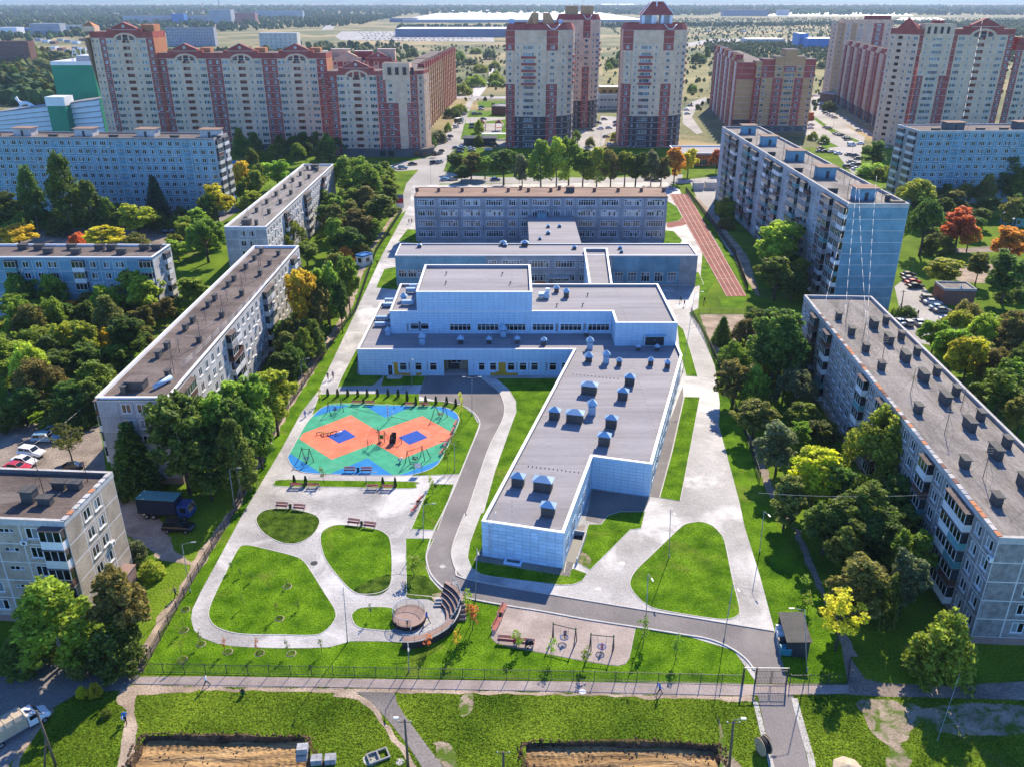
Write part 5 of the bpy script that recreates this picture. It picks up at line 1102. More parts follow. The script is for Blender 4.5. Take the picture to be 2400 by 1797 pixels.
def crown_pav(B, p, z, k):
    b = MB()
    for x in (-7,-2.2,2.6,7): b.box(p.x+x-.7,p.x+x+.7,p.y-4,p.y-2.8,z,z+6.2,'trim_white'); b.box(p.x+x-.7,p.x+x+.7,p.y+2.8,p.y+4,z,z+6.2,'trim_white')
    b.box(p.x-7.6,p.x-2.9,p.y-2.8,p.y+2.8,z,z+6,'conc_pale'); b.box(p.x+3.2,p.x+7.6,p.y-2.8,p.y+2.8,z,z+6,'conc_pale'); b.obj('roof_structure', B.root)
    b = MB(); e = [(p.x-8.4,p.y-4.8,z+6.2),(p.x+8.4,p.y-4.8,z+6.2),(p.x+8.4,p.y+4.8,z+6.2),(p.x-8.4,p.y+4.8,z+6.2)]; r = [(p.x-3,p.y-1.6,z+12.4),(p.x+3,p.y-1.6,z+12.4),(p.x+3,p.y+1.6,z+12.4),(p.x-3,p.y+1.6,z+12.4)]
    for i in range(4): b.face([e[i],e[(i+1)%4],r[(i+1)%4],r[i]],RED)
    b.face(r,RED); b.face(e[::-1],'trim_white')
    for i in range(4): b.tube(e[i],r[i],.3,.3,4,'trim_white')
    b.tube((p.x-1,p.y-5.2,z-2),(p.x-.4,p.y-1.8,z+13),.55,.4,4,'trim_white'); b.obj('pavilion_roof', B.root)
point_tower('brick_point_tower', 'tall brick point tower in the middle with dark base and tan roof slabs', 450, 1067, 1500, 500, 18, crown_slab)
point_tower('brick_point_tower', 'brick point tower standing half hidden behind the middle one', 523, 1395, 1688, 350, 19, crown_low, wide=35)
point_tower('brick_point_tower', 'brick point tower crowned by a red pyramid pavilion', 452, 113, 808, 480, 18, crown_pav, crop='K2')
# twelve-storey blocks right of the point towers
yL = 508.0; XL = lambda x,y: XAT('L7',x,y,yL)
l = [XL(x,760) for x in (905,1000,1190,1340,1530,1670,1850)]
B = Bld('brick_stepped_block', 'tan and red twelve storey brick block right of the pyramid tower', 'apartment block', (l[0],yL)); FL = 11; zt = FL*3.3; s2 = sh; 
def mx_(a, b, n): return lambda f: b if f >= n else a
for i,(cols,dy) in enumerate((([(1,mx_(RED,TAN,9),'w2')],1.4),([(1,mx_(TAN,RED,9),'w2'),(1,mx_(TAN,RED,9),None)],.6),([(1,mx_(RED,TAN,9),'w3')],0),([(1,mx_(TAN,RED,10),lambda f: 'w6' if f > 0 else 'w2')],-.3),([(1,mx_(RED,TAN,9),'w3')],0),([(1,mx_(TAN,RED,9),None),(1,mx_(TAN,RED,9),'w2')],.6))):
    lo = [(c[0], (lambda f, m=c[1]: 'stone_dark' if f == 0 else m(f)), c[2]) for c in cols]
    B.wall((l[i],yL+dy),(l[i+1],yL+dy),0,FL,3.3,lo,belts='belt')
    b = MB(); p0, p1 = B.L((l[i],yL+dy)), B.L((l[i+1],yL+dy)); h = (2.2,3.4,4.8,8.5,4.8,3.4)[i]; b.box(p0.x+.02,p1.x-.02,p0.y+.01,p0.y+9,zt,zt+h,(TAN,RED,TAN,TAN,TAN,RED)[i],top='roof_brown'); b.box(p0.x-.2,p1.x+.2,p0.y-.15,p0.y+9.2,zt+h,zt+h+.25,'belt',top='roof_brown'); b.box(p0.x,p1.x,p0.y+.02,p0.y+15,0,zt-.01,RED,skip='ft'); b.obj('attic', B.root)
B.done()
a, c = Q('L7',160,1180), Q('L7',510,1560)
B, u, n, Ln, zt = far_ribs('brick_ribbed_row', 'long ribbed brick row receding left of the tan block', a, c, 12, 17, (RED,TAN,RED,'paint_white'), 3.6, top=4, endf=lambda f: 'brick_dark' if f < 2 else (RED if f > 8 else TAN)); 
B.done(220)
# right-hand gabled tower complex
yN = 455.0; XN = lambda x,y: XAT('N2',x,y,yN)
n_ = [XN(x,430) for x in (1062,1100,1420,1470,2010,2080)]; zl0 = Q('N2',690,1500); pl = (XN(835,430)+1.5, yN+14)
B = Bld('brick_gabled_tower', 'right hand red and beige brick tower with arched gable and corner loggias', 'apartment tower', (n_[0],yN)); FN = 17; zt = FN*sh+1
B.wall(pl,(n_[0],yN),0,FN,3.2,[(.5,BEI,'w1d'),(1,BEI,'logb'),(.5,BEI,'w1d'),(.7,BEI,'w3')],belts='belt')
sh_ = sh; sh = 3.2
sect(B,n_[0],n_[1],yN,[(1,RED,None)],FN)
B.wall((n_[1],yN-.5),(n_[2],yN-.5),0,FN,sh,[(1,lambda f: RED if f < 11 else BEI,'w1d'),(2.4,BEI,'w6'),(1,lambda f: RED if f < 11 else BEI,'w1d')],belts='belt')
sect(B,n_[2],n_[3],yN,[(1,RED,None)],FN); sect(B,n_[3],n_[4],yN,BAY,FN); sect(B,n_[4],n_[5],yN,[(1,RED,'w2')],FN)
zt = FN*sh; q = [B.L(p) for p in (pl,(n_[0],yN),(n_[5],yN),(n_[5],yN+16),(pl[0]+2,yN+18))]; b = MB(); b.prism([(p.x,p.y) for p in q], zt, zt+2.8, RED, top='roof_brown'); b.obj('attic', B.root)
b = MB(); a_, c_ = B.L((n_[5],yN)), B.L((n_[5],yN+16)); b.face([(a_.x,a_.y,0),(c_.x,c_.y,0),(c_.x,c_.y,zt),(a_.x,a_.y,zt)],RED); d0, d1 = B.L((pl[0]+2,yN+18)), B.L(pl); b.face([(d0.x,d0.y,0),(d1.x,d1.y,0),(d1.x,d1.y,zt),(d0.x,d0.y,zt)],BEI); b.obj('wall', B.root)
gable(B,(n_[3]+n_[4])/2,yN-.06,zt+1.4,19,6.4,False); arch(B,(n_[3]+n_[4])/2,yN,zt-1.2,14,4.2)
p0, p1 = B.L((n_[1],yN-.5)), B.L((n_[2],yN-.5)); b = MB(); b.box(p0.x,p1.x,p0.y-.3,p0.y+8,zt-1.5,zt+5.2,BEI,top='roof_brown')
for k in range(4): x = p0.x+1.2+k*(p1.x-p0.x-2)/4; b.box(x,x+1.4,p0.y-.42,p0.y-.3,zt+.6,zt+3.8,DRK)
b.obj('crown_storey', B.root)
mid = ((pl[0]+n_[0])/2, (pl[1]+yN)/2); b = MB(); pm = B.L(mid); b.face([(pm.x-3,pm.y+4,zt+2.8),(pm.x+4,pm.y-5,zt+2.8),(pm.x+.5,pm.y-.5,zt+8)],RED); b.face([(pm.x+4,pm.y-5,zt+2.8),(pm.x+8,pm.y-1,zt+2.8),(pm.x+.5,pm.y-.5,zt+8)],RED); b.face([(pm.x+8,pm.y-1,zt+2.8),(pm.x-3,pm.y+4,zt+2.8),(pm.x+.5,pm.y-.5,zt+8)],'trim_white'); b.box(pm.x+14,pm.x+19,pm.y,pm.y+4,zt+2.8,zt+6.5,RED); b.obj('corner_gable', B.root)
sh = sh_; B.done()
yn2 = yN-1; xa, xb = XN(2085,560), XN(2208,560)+30
B = Bld('brick_apartment_row', 'lower red and beige brick section at the right edge beside the gabled tower', 'apartment row', (xa,yn2)); 
B.wall((xa,yn2),(xb,yn2),0,15,sh,[(1,RED,'w2'),(1.4,BEI,'w4'),(.8,BEI,'w1d'),(1.4,BEI,'log'),(.8,BEI,'w1d'),(1.4,BEI,'w4'),(1,RED,'w2'),(1.4,BEI,'w4'),(1,BEI,'w2')],belts='belt')
b = MB(); b.box(0,xb-xa,.01,14,15*sh,15*sh+2.6,RED,top='roof_brown'); b.box(2,9,3,8,15*sh+2.6,15*sh+6,RED,top='roof_rust'); b.obj('attic', B.root); gable(B,xa+12,yn2-.05,15*sh+1,12,5); B.done()
a, c = Q('N2',190,1030), Q('N2',715,1345)
B, u, n, Ln, zt = far_ribs('brick_ribbed_row', 'red and beige ribbed brick row receding left of the gabled tower', a, c, 13, 16, (BEI,RED,BEI,RED), 4.0, top=3, base=DRK, out=1.4); B.done(260)
p0 = F(Q('N2',175,1000)); yb = p0.y; x0, x1 = XAT('N2',262,350,yb), XAT('N2',770,350,yb); zt = ZAT('N2',160,yb)
B = Bld('brick_rear_tower', 'tall beige and red brick block behind the ribbed row on the right', 'apartment tower', (x0,yb)); nf = 18; s18 = zt/nf
B.wall((x0,yb),(x1,yb),0,nf,s18,[(1,BEI,'w2'),(.8,TAN,None),(1.2,BEI,'w3'),(1.4,BEI,'w1d'),(1.6,RED,'w4'),(1.4,BEI,'w2')],belts='belt')
B.wall((x0-5,yb+16),(x0,yb),0,nf,s18,[(1,BEI,'w2'),(1,TAN,'w2')],belts='belt')
b = MB(); b.box(0,x1-x0,.01,15,zt,zt+2.4,BEI,top='roof_brown'); b.box((x1-x0)*.45,(x1-x0)*.95,2,8,zt+2.4,zt+5,RED,top='roof_brown'); b.box(0,x1-x0,.02,15,0,zt-.02,BEI,skip='ft'); b.obj('attic', B.root); B.done(150)
# ================================================================ trees and shrubs
import numpy as np
def leaf_mesh(name, clumps, per, size, seed, droop=0.0, flat=.35):
    """clumps = list of (centre, radius xyz); every clump carries per leaf sprays"""
    rg = np.random.default_rng(seed); C = []; 
    for (c, r) in clumps:
        d = rg.normal(size=(per,3)); d /= np.linalg.norm(d,axis=1)[:,None]+1e-9
        rad = rg.uniform(.35,1.0,per)[:,None]**.5
        C.append(np.array(c)+d*rad*np.array(r))
    C = np.concatenate(C); n = len(C)
    a = rg.normal(size=(n,3)); a[:,2] = a[:,2]*flat-droop; a /= np.linalg.norm(a,axis=1)[:,None]+1e-9
    b = rg.normal(size=(n,3)); b -= (b*a).sum(1)[:,None]*a; b /= np.linalg.norm(b,axis=1)[:,None]+1e-9
    nn = np.cross(a,b); s = size*rg.uniform(.6,1.35,n)[:,None]
    v = np.empty((n,4,3)); v[:,0] = C-a*s*.62; v[:,1] = C+b*s*.36+nn*s*.12; v[:,2] = C+a*s*.62; v[:,3] = C-b*s*.36+nn*s*.12
    me = bpy.data.meshes.new(name); me.vertices.add(n*4); me.vertices.foreach_set('co', v.reshape(-1).astype(np.float32))
    me.loops.add(n*4); me.loops.foreach_set('vertex_index', np.arange(n*4,dtype=np.int32))
    me.polygons.add(n); me.polygons.foreach_set('loop_start', np.arange(0,n*4,4,dtype=np.int32)); me.polygons.foreach_set('loop_total', np.full(n,4,dtype=np.int32))
    me.materials.append(MT['leaf_green']); me.update(calc_edges=True); me.validate(); return me
def trunk_mb(h, r, limbs, rg, spread, bark='bark', top=.8):
    b = MB(); pts = [Vector((0,0,-.2))]; k = 5
    for i in range(1, k+1): pts.append(Vector((rg.uniform(-.12,.12)*i*.5, rg.uniform(-.12,.12)*i*.5, h*top*i/k)))
    for i in range(k): b.tube(pts[i], pts[i+1], r*(1-.8*i/k), r*(1-.8*(i+1)/k), 7, bark)
    for j in range(limbs):
        t = rg.uniform(.28,.8); i = min(k-1, int(t*k)); p = pts[i].lerp(pts[i+1], t*k-i); a = 6.283*j/limbs+rg.uniform(-.4,.4); l = spread*rg.uniform(.55,.95)
        q = p+Vector((math.cos(a)*l*.5, math.sin(a)*l*.5, l*.35)); e = q+Vector((math.cos(a+.2)*l*.45, math.sin(a+.2)*l*.45, l*.5))
        b.tube(p,q,r*.36,r*.22,5,bark); b.tube(q,e,r*.22,r*.07,4,bark)
    return b
TREE = {}
def make_kind(kind, var, seed):
    rg = random.Random(seed); cl = []
    if kind == 'round':                                        # broad deciduous crown, nominal 12 m tall, 8 m wide
        lobes = [(rg.uniform(-.8,.8),rg.uniform(-.8,.8),rg.uniform(8.2,9.4),rg.uniform(1.5,2.2)),(0,0,6.0,2.3)]
        for i in range(15):
            a = rg.uniform(0,6.283); zz_ = rg.uniform(3.4,9.2); q = rg.uniform(.9,2.9)*(1.05-abs(zz_-5.8)/7); lobes.append((math.cos(a)*q,math.sin(a)*q,zz_,rg.uniform(.8,1.75)))
        for (x,y,z,r) in lobes:
            for _ in range(int(4+r*6)):
                d = Vector((rg.gauss(0,1),rg.gauss(0,1),rg.gauss(0,1))).normalized()*r*rg.uniform(.55,1.02)
                cl.append(((x+d.x,y+d.y,max(2.4,z+d.z*.85)),(.58,.58,.42)))
        me = leaf_mesh('crown_round', cl, 40, .46, seed); tb = trunk_mb(12,.24,7,rg,4.0)
    elif kind == 'tall':                                       # birch: narrow, drooping
        for _ in range(150):
            t = rg.random(); z = 2.6+t*9.0; R_ = 2.5*math.sin(min(1,(1-t)*1.25+.10)*1.5)*.9+.25; a = rg.uniform(0,6.283); q = R_*rg.uniform(.25,1)**.6
            cl.append(((math.cos(a)*q,math.sin(a)*q,z),(.5,.5,.75)))
        me = leaf_mesh('crown_tall', cl, 42, .36, seed, .5, .8); tb = trunk_mb(12,.17,7,rg,2.6,'bark_pale',.93)
    elif kind == 'willow':                                     # soft drooping masses
        for _ in range(26):
            a = rg.uniform(0,6.283); q = rg.uniform(.3,3.3); z0 = 10.8-q*q*.34+rg.uniform(-.8,.6); L_ = rg.uniform(2.2,4.6)
            for k in range(6): cl.append(((math.cos(a)*(q+k*.10)+rg.uniform(-.3,.3),math.sin(a)*(q+k*.10)+rg.uniform(-.3,.3),z0-L_*k/6),(.62,.62,.6)))
        me = leaf_mesh('crown_willow', cl, 44, .38, seed, .9, .9); tb = trunk_mb(12,.26,7,rg,3.4)
    elif kind == 'spruce':
        for i in range(26):
            t = i/26; z = 1.2+t*10.6; R_ = 2.6*(1-t)**.85+.15; n = max(4, int(11*(1-t)+3))
            for j in range(n):
                a = 6.283*j/n+i*.7+rg.uniform(-.15,.15)
                for q in (.45,.8,1.0): cl.append(((math.cos(a)*R_*q,math.sin(a)*R_*q,z-R_*q*.28),(.34,.34,.18)))
        me = leaf_mesh('crown_spruce', cl, 13, .34, seed, .35, .5); tb = trunk_mb(12,.2,0,rg,1,'bark',.96)
    elif kind == 'bush':                                       # nominal 4 m tall, 5 m wide
        for _ in range(95):
            d = Vector((rg.gauss(0,1),rg.gauss(0,1),abs(rg.gauss(0,1)))).normalized(); k = rg.uniform(.45,1)**.5
            cl.append(((d.x*2.2*k,d.y*2.2*k,.35+d.z*3.3*k),(.5,.5,.42)))
        me = leaf_mesh('crown_bush', cl, 46, .27, seed); tb = trunk_mb(3,.09,6,rg,1.8)
    elif kind == 'sparse':                                     # thin young autumn crown
        for _ in range(60):
            d = Vector((rg.gauss(0,1),rg.gauss(0,1),rg.gauss(0,.9))).normalized(); k = rg.uniform(.3,1)**.6
            cl.append(((d.x*3.2*k,d.y*3.2*k,7.6+d.z*3.9*k),(.7,.7,.5)))
        me = leaf_mesh('crown_sparse', cl, 34, .40, seed); tb = trunk_mb(12,.2,10,rg,4.2)
    elif kind == 'sapling':                                    # nominal 3 m
        for _ in range(16):
            z = rg.uniform(1.2,3.0); a = rg.uniform(0,6.283); q = rg.uniform(.05,.55)*(1.2-abs(z-2)*.5); cl.append(((math.cos(a)*q,math.sin(a)*q,z),(.22,.22,.26)))
        me = leaf_mesh('crown_sapling', cl, 14, .17, seed); tb = trunk_mb(3,.045,4,rg,.6)
    elif kind == 'thuja':                                      # nominal 1.8 m column
        for i in range(30):
            t = i/30; R_ = .30*(1-t)**.6*(.55+.45*min(1,t*5)); n = 9
            for j in range(n): a = 6.283*j/n+i*.5; cl.append(((math.cos(a)*R_,math.sin(a)*R_,.06+t*1.74),(.07,.07,.06)))
        me = leaf_mesh('crown_thuja', cl, 5, .10, seed, -.6, .9); tb = trunk_mb(1.8,.04,0,rg,1)
    TREE[(kind,var)] = (me, tb.mesh('trunk'))
for kd, nv in (('round',7),('tall',4),('willow',3),('spruce',1),('bush',3),('sparse',2),('sapling',3),('thuja',1)):
    for v_ in range(nv): make_kind(kd, v_, 100+sum(map(ord,kd))*7+v_*31)
NOM = dict(round=(11.2,8.0), tall=(11.6,5.2), willow=(11.4,7.6), spruce=(11.9,5.2), bush=(4.0,5.0), sparse=(11.5,7.2), sapling=(3.1,1.25), thuja=(1.85,.68))
NAME = dict(round='broadleaf_tree', tall='birch_tree', willow='willow_tree', spruce='spruce_tree', bush='shrub', sparse='thin_tree', sapling='sapling', thuja='thuja')
KINDW = dict(round='broadleaf tree', tall='birch tree', willow='drooping willow', spruce='dark spruce', bush='shrub', sparse='thin crowned tree', sapling='sapling', thuja='small columnar thuja')
COLW = dict(green='green', dark='dark green', bright='bright green', lime='vivid yellow green', olive='olive green', yellow='yellow', gold='golden', orange='orange', red='rust red', grey='grey green', thuja='dark', spruce='deep green')
rt = random.Random(77); tree_n = 0; SPOTS = []
def tree_at(p, h, w, kind, col, where, group=None):
    global tree_n
    tree_n += 1; SPOTS.append((p.x,p.y,w))
    var = rt.randrange(sum(1 for k in TREE if k[0] == kind)); me, tm = TREE[(kind,var)]; nh, nw = NOM[kind]
    t = thing(NAME[kind], f"{COLW[col]} {KINDW[kind] if not (kind == 'thuja' or kind == 'spruce') else KINDW[kind].replace('dark ','')} {where}", 'shrub' if kind in ('bush','thuja') else 'tree', (p.x,p.y,0), rt.uniform(0,6.283), group or 'trees')
    s = (w/nw, w/nw*rt.uniform(.9,1.1), h/nh); t.scale = s
    c = mobj('crown', me, t); c.material_slots[0].link = 'OBJECT'; c.material_slots[0].material = MT['leaf_'+col]
    mobj('trunk', tm, t); return t
def T(c, x, ytop, ybase, wpx, kind, col, where, group=None, hmin=0):
    """tree measured in the photo: column x, top row, base row, crown width in crop pixels"""
    p = Q(c, x, ybase); h = max(hmin, ZAT(c, ytop, p.y)); w = wpx*CR[c][2]*MPP(c, ybase)*1.14; 
    tree_at(p, max(1.0, h), w, kind, col, where, group)
W = 'before the blue nine storey slab'
for a in ((470,1000,1510,210,'tall','dark'),(250,1090,1490,130,'tall','dark'),(620,1180,1510,160,'tall','dark'),(720,1290,1510,130,'tall','dark'),(1035,1130,1440,135,'spruce','spruce'),(70,1230,1500,260,'round','dark'),(390,1380,1520,160,'bush','dark'),(1180,1330,1450,120,'bush','dark')): T('TL',*a,W)
W = 'between the blue slab and the left edge house'
for a in ((140,1440,1620,270,'round','gold'),(520,1500,1610,130,'bush','red'),(690,1455,1620,260,'round','lime'),(890,1500,1620,160,'bush','olive'),(900,1300,1520,250,'round','bright'),(1160,1540,1690,180,'round','bright'),(1350,1415,1700,250,'willow','green')): T('TL',*a,W)
W = 'beside the blue slab end wall'
for a in ((1415,1170,1450,215,'round','yellow'),(1590,1000,1300,110,'round','gold'),(1680,1040,1310,160,'round','green'),(1800,1010,1230,210,'round','bright'),(1640,1220,1410,170,'round','bright'),(1560,1160,1330,140,'round','green')): T('TL',*a,W)
W = 'at the grey roofed house end'
for a in ((1850,1400,1680,270,'willow','green'),(1990,1560,1720,200,'round','green')): T('TL',*a,W)
W = 'between the grey roofed house and the street'
for a in ((2120,1200,1440,170,'round','dark'),(2170,1400,1660,170,'round','green')): T('TL',*a,W)
for a in ((90,1010,1330,300,'willow','green'),(60,1200,1420,200,'round','green'),(200,1040,1260,210,'round','green'),(240,1250,1490,230,'round','dark'),(110,1340,1570,210,'round','olive'),(290,1120,1300,150,'round','green'),(40,1450,1660,220,'round','dark'),(190,1400,1560,190,'round','green'),(-60,1300,1540,220,'round','dark'),(30,1590,1700,110,'bush','orange'),(130,1560,1660,150,'bush','dark')): T('TC',*a,W)
W = 'in the row behind the old school'
for a in ((740,980,1120,120,'round','dark'),(840,980,1160,150,'round','olive'),(780,1060,1180,110,'round','dark'),(930,1000,1160,130,'round','green'),(1050,935,1200,200,'round','dark'),(1170,980,1210,120,'round','grey'),(1290,920,1215,165,'tall','green'),(1390,900,1215,150,'tall','bright'),(1470,885,1200,165,'willow','green'),(1560,960,1215,150,'round','green'),(1650,965,1215,145,'tall','bright'),(1740,955,1215,140,'round','olive'),(1830,960,1210,150,'round','green'),(1900,965,1215,160,'round','dark'),(2000,980,1205,105,'tall','grey'),(2065,990,1205,130,'round','olive'),(2150,930,1190,120,'round','orange')): T('TC',*a,W)
for a in ((30,945,1150,130,'round','yellow'),(215,955,1120,90,'round','red'),(285,945,1125,110,'round','olive'),(370,945,1135,110,'round','green')): T('TR',*a,'by the orange shop front')
W = 'along the street by the brick wings'
for a in ((630,840,925,100,'bush','grey'),(575,870,955,90,'bush','dark'),(720,690,760,110,'bush','dark'),(770,670,735,90,'bush','green'),(890,770,860,60,'bush','bright'),(690,790,850,50,'bush','green')): T('TC',*a,W)
W = 'among the point towers'
for a in ((1520,840,905,60,'bush','green'),(1780,848,905,80,'bush','green'),(1610,880,950,60,'bush','olive'),(890,870,945,70,'bush','dark'),(1590,960,1060,90,'bush','olive')): T('TC',*a,W)
W = 'on the dry field beyond the towers'
for a in ((870,480,560,130,'bush','bright'),(785,530,612,120,'bush','green'),(900,410,470,100,'bush','green'),(1000,460,540,110,'bush','bright'),(960,310,385,95,'bush','grey'),(760,330,400,80,'bush','green'),(830,370,420,100,'bush','grey'),(870,310,350,80,'bush','green'),(990,395,440,80,'bush','green'),(1000,520,560,80,'bush','green'),(1750,370,440,90,'bush','dark'),(1810,320,390,70,'bush','dark'),(1730,400,450,50,'bush','green')): T('TC',*a,W)
for a in ((100,340,412,100,'bush','dark'),(150,290,400,50,'round','dark'),(910,388,445,90,'bush','grey'),(60,540,600,60,'bush','green'),(690,320,365,120,'bush','grey')): T('TR',*a,W)
W = 'around the right hand car park'
for a in ((1225,895,1090,160,'round','dark'),(1230,1050,1140,190,'bush','bright'),(1290,1070,1160,140,'bush','green'),(1400,1020,1210,175,'willow','green'),(910,870,930,70,'bush','green'),(840,850,905,70,'bush','green'),(940,650,720,80,'bush','dark')): T('TR',*a,W)
W = 'in front of the teal nine storey slab'
for a in ((1480,1160,1430,260,'willow','green'),(1700,1215,1410,210,'round','olive'),(1760,1320,1610,250,'round','red'),(1835,1420,1630,140,'round','orange'),(1960,1260,1410,190,'round','olive'),(1900,1050,1300,120,'spruce','spruce'),(2060,1000,1310,180,'tall','dark'),(1630,1110,1250,130,'round','dark'),(1530,1290,1656,240,'willow','dark'),(2180,1100,1320,150,'tall','dark'),(1640,1500,1640,180,'bush','dark'),(1900,1330,1480,150,'round','dark')): T('TR',*a,W)
T('TR',2090,1450,1720,270,'round','orange','by the small blue hut'); T('TR',600,1375,1820,300,'round','bright','standing alone before the grey balconies')
for a in ((270,1270,1390,130,'bush','green'),(330,1300,1410,110,'bush','green'),(280,1400,1480,110,'bush','olive'),(450,1320,1420,140,'bush','dark')): T('TR',*a,'on rough ground left of the grey slab')
W = 'in the grove between the left houses'
for a in ((60,400,600,230,'round','green'),(150,235,500,300,'round','green'),(500,270,440,150,'round','orange'),(380,255,480,170,'round','lime'),(640,225,430,210,'round','olive'),(800,225,410,230,'round','green'),(960,50,390,310,'round','bright'),(1070,255,450,170,'round','olive'),(680,440,670,155,'round','gold'),(300,440,690,270,'round','green'),(500,430,650,210,'willow','green'),(880,390,610,210,'round','olive'),(730,330,570,230,'willow','green'),(100,480,730,210,'round','green'),(400,590,860,280,'round','dark'),(600,550,810,230,'round','dark'),(770,550,770,210,'round','green'),(300,670,1010,300,'willow','olive'),(480,810,1070,270,'round','dark'),(180,840,1090,270,'round','dark'),(620,790,1060,210,'round','dark'),(60,940,1110,190,'bush','dark'),(950,480,650,170,'round','olive'),(860,620,780,170,'round','dark'),(250,300,520,200,'round','bright'),(700,700,900,200,'round','dark'),(520,930,1090,240,'bush','dark'),(380,960,1100,220,'bush','dark'),(1180,260,380,150,'bush','green'),(1260,120,340,210,'round','green')): T('ML',*a,W)
W = 'at the brown roofed house end'
for a in ((900,1065,1510,290,'spruce','dark'),(1230,810,1540,390,'round','dark'),(1430,825,1460,250,'round','green'),(1560,850,1460,270,'round','dark'),(1650,690,1310,360,'round','green'),(1800,690,1160,300,'round','bright'),(1560,1080,1560,220,'tall','dark'),(1370,1180,1580,280,'round','dark'),(1700,1000,1380,220,'round','green')): T('ML',*a,W)
W = 'along the brown roofed house side'
for a in ((1990,20,560,220,'round','gold'),(2140,-20,500,190,'round','green'),(1980,470,700,130,'tall','green'),(1900,550,770,170,'bush','dark'),(2080,150,560,170,'round','olive'),(1850,600,800,200,'round','dark'),(2040,400,650,150,'bush','dark')): T('ML',*a,W)
for a in ((60,-40,400,150,'round','green'),(10,120,500,130,'round','dark'),(-20,-60,300,160,'round','olive')): T('MC',*a,'by the left school path')
T('ML',470,1085,1335,175,'sparse','olive','in the parking yard between the left houses')
W = 'between the track and the grey slab'
for a in ((590,-20,290,260,'round','dark'),(250,390,570,115,'spruce','dark'),(700,60,300,160,'round','dark')): T('MR',*a,W)
W = 'before the long right hand house'
for a in ((560,270,870,340,'round','dark'),(650,380,900,260,'round','dark'),(330,550,710,190,'bush','green'),(320,655,960,240,'round','olive'),(450,905,1180,240,'round','olive'),(600,1045,1410,270,'round','grey'),(730,1055,1290,170,'round','bright'),(890,1045,1260,230,'round','dark'),(1220,985,1570,390,'willow','green'),(820,1195,1660,330,'round','lime'),(650,1415,1760,270,'round','olive'),(1090,1420,1920,360,'round','dark'),(1320,1400,1800,300,'round','dark'),(460,700,980,200,'bush','green'),(960,1300,1720,240,'round','dark'),(540,560,830,200,'bush','green')): T('MR',*a,W)
for a in ((1130,270,720,370,'round','olive'),(1400,220,670,230,'round','grey'),(1200,0,380,400,'round','dark'),(900,-60,280,300,'round','dark'),(1290,380,720,200,'bush','dark')): T('BR',*a,W)
T('BR',985,525,905,270,'sparse','yellow','leaning over the path by the waste bins'); T('BR',1640,640,1075,410,'bush','green','large and round before the right house corner')
W = 'on the right hand green beside parked cars'
for a in ((1600,375,660,195,'round','green'),(1800,470,860,250,'round','yellow'),(2100,335,730,310,'round','olive'),(2010,715,1070,330,'round','green'),(2150,875,1200,220,'round','olive'),(1680,0,205,250,'round','bright'),(1890,-40,190,130,'round','olive'),(2060,-60,310,290,'round','dark'),(1450,322,385,110,'bush','dark'),(1385,330,385,80,'bush','bright'),(2120,175,285,180,'bush','dark'),(1980,465,555,110,'bush','dark'),(1760,820,960,200,'round','green'),(1900,860,1010,200,'round','dark')): T('MR',*a,W)
W = 'by the beige house bottom left'
for a in ((420,475,990,430,'tall','bright'),(850,325,910,340,'round','olive'),(880,175,330,160,'bush','grey'),(780,690,1010,310,'bush','dark'),(200,780,1000,300,'bush','dark'),(560,860,1010,260,'bush','olive'),(990,320,420,150,'bush','bright')): T('BL',*a,W)
for a in ((535,1130,1195,70,'bush','lime'),(615,1115,1190,100,'bush','lime')): T('BL',*a,'on the corner verge by the road junction')
T('BL',690,1285,1325,70,'bush','green','low on the verge beside the dirt path')
# fuller groves: trees filling the gaps that the photo shows as closed canopy
def fill(poly, n, dmin, hr, wr, kinds, cols, where, seed):
    rg = random.Random(seed); P_ = pp(*poly); x0, x1 = min(p.x for p in P_), max(p.x for p in P_); y0, y1 = min(p.y for p in P_), max(p.y for p in P_); k = tr = 0
    while k < n and tr < n*60:
        tr += 1; p = Vector((rg.uniform(x0,x1), rg.uniform(y0,y1), 0))
        if inside(p, P_) and all((p.x-a)**2+(p.y-b)**2 > dmin*dmin for a,b,_ in SPOTS):
            tree_at(p, rg.uniform(*hr), rg.uniform(*wr), rg.choice(kinds), rg.choice(cols), where); k += 1
RB = ('round','round','round','willow','tall')
fill(('ML',(0,420),(520,330),(900,330),(1090,420),(960,600),(760,860),(620,1060),(300,1090),(0,1080)),26,4.2,(8,13),(7,10),RB,('green','dark','olive','green','bright'),'deep in the left grove',1)
fill(('TL',(1560,1010),(2190,985),(2200,1060),(1950,1060),(1560,1150)),16,6,(8,13),(7,10),RB,('dark','dark','green'),'in shade under the gabled row',2)
fill(('TL',(0,1440),(1240,1430),(1240,1500),(0,1560)),12,6,(5,9),(6,9),('round','bush'),('dark','dark','green'),'in the shade at the foot of the blue slab',3)
fill(('TL',(1130,1540),(1430,1440),(1440,1640),(1300,1700),(1120,1690)),8,5,(7,12),(7,9),RB,('green','bright','dark'),'left of the grey roofed house end',4)
fill(('TC',(-60,1350),(300,1180),(330,1380),(150,1640),(-100,1656)),16,4.5,(8,13),(7,10),RB,('green','dark','olive'),'between left houses and street',5)
fill(('ML',(1960,420),(2190,330),(2130,520),(2000,640),(1800,840),(1760,760)),9,4.2,(6,11),(6,8),RB,('green','dark','olive'),'between brown roof and fence',6)
fill(('MR',(350,640),(470,560),(720,700),(900,1080),(1000,1300),(1250,1656),(640,1656),(560,1400),(470,1150)),9,4.8,(6,11),(6,9),RB+('bush','bush'),('green','dark','olive','grey'),'in the thicket before the long right house',7)
fill(('BR',(780,0),(1350,0),(1450,300),(1420,560),(1150,620),(960,420)),6,4.8,(6,10),(6,9),('round','bush','round'),('dark','dark','green'),'in the shaded thicket by the right house',8)
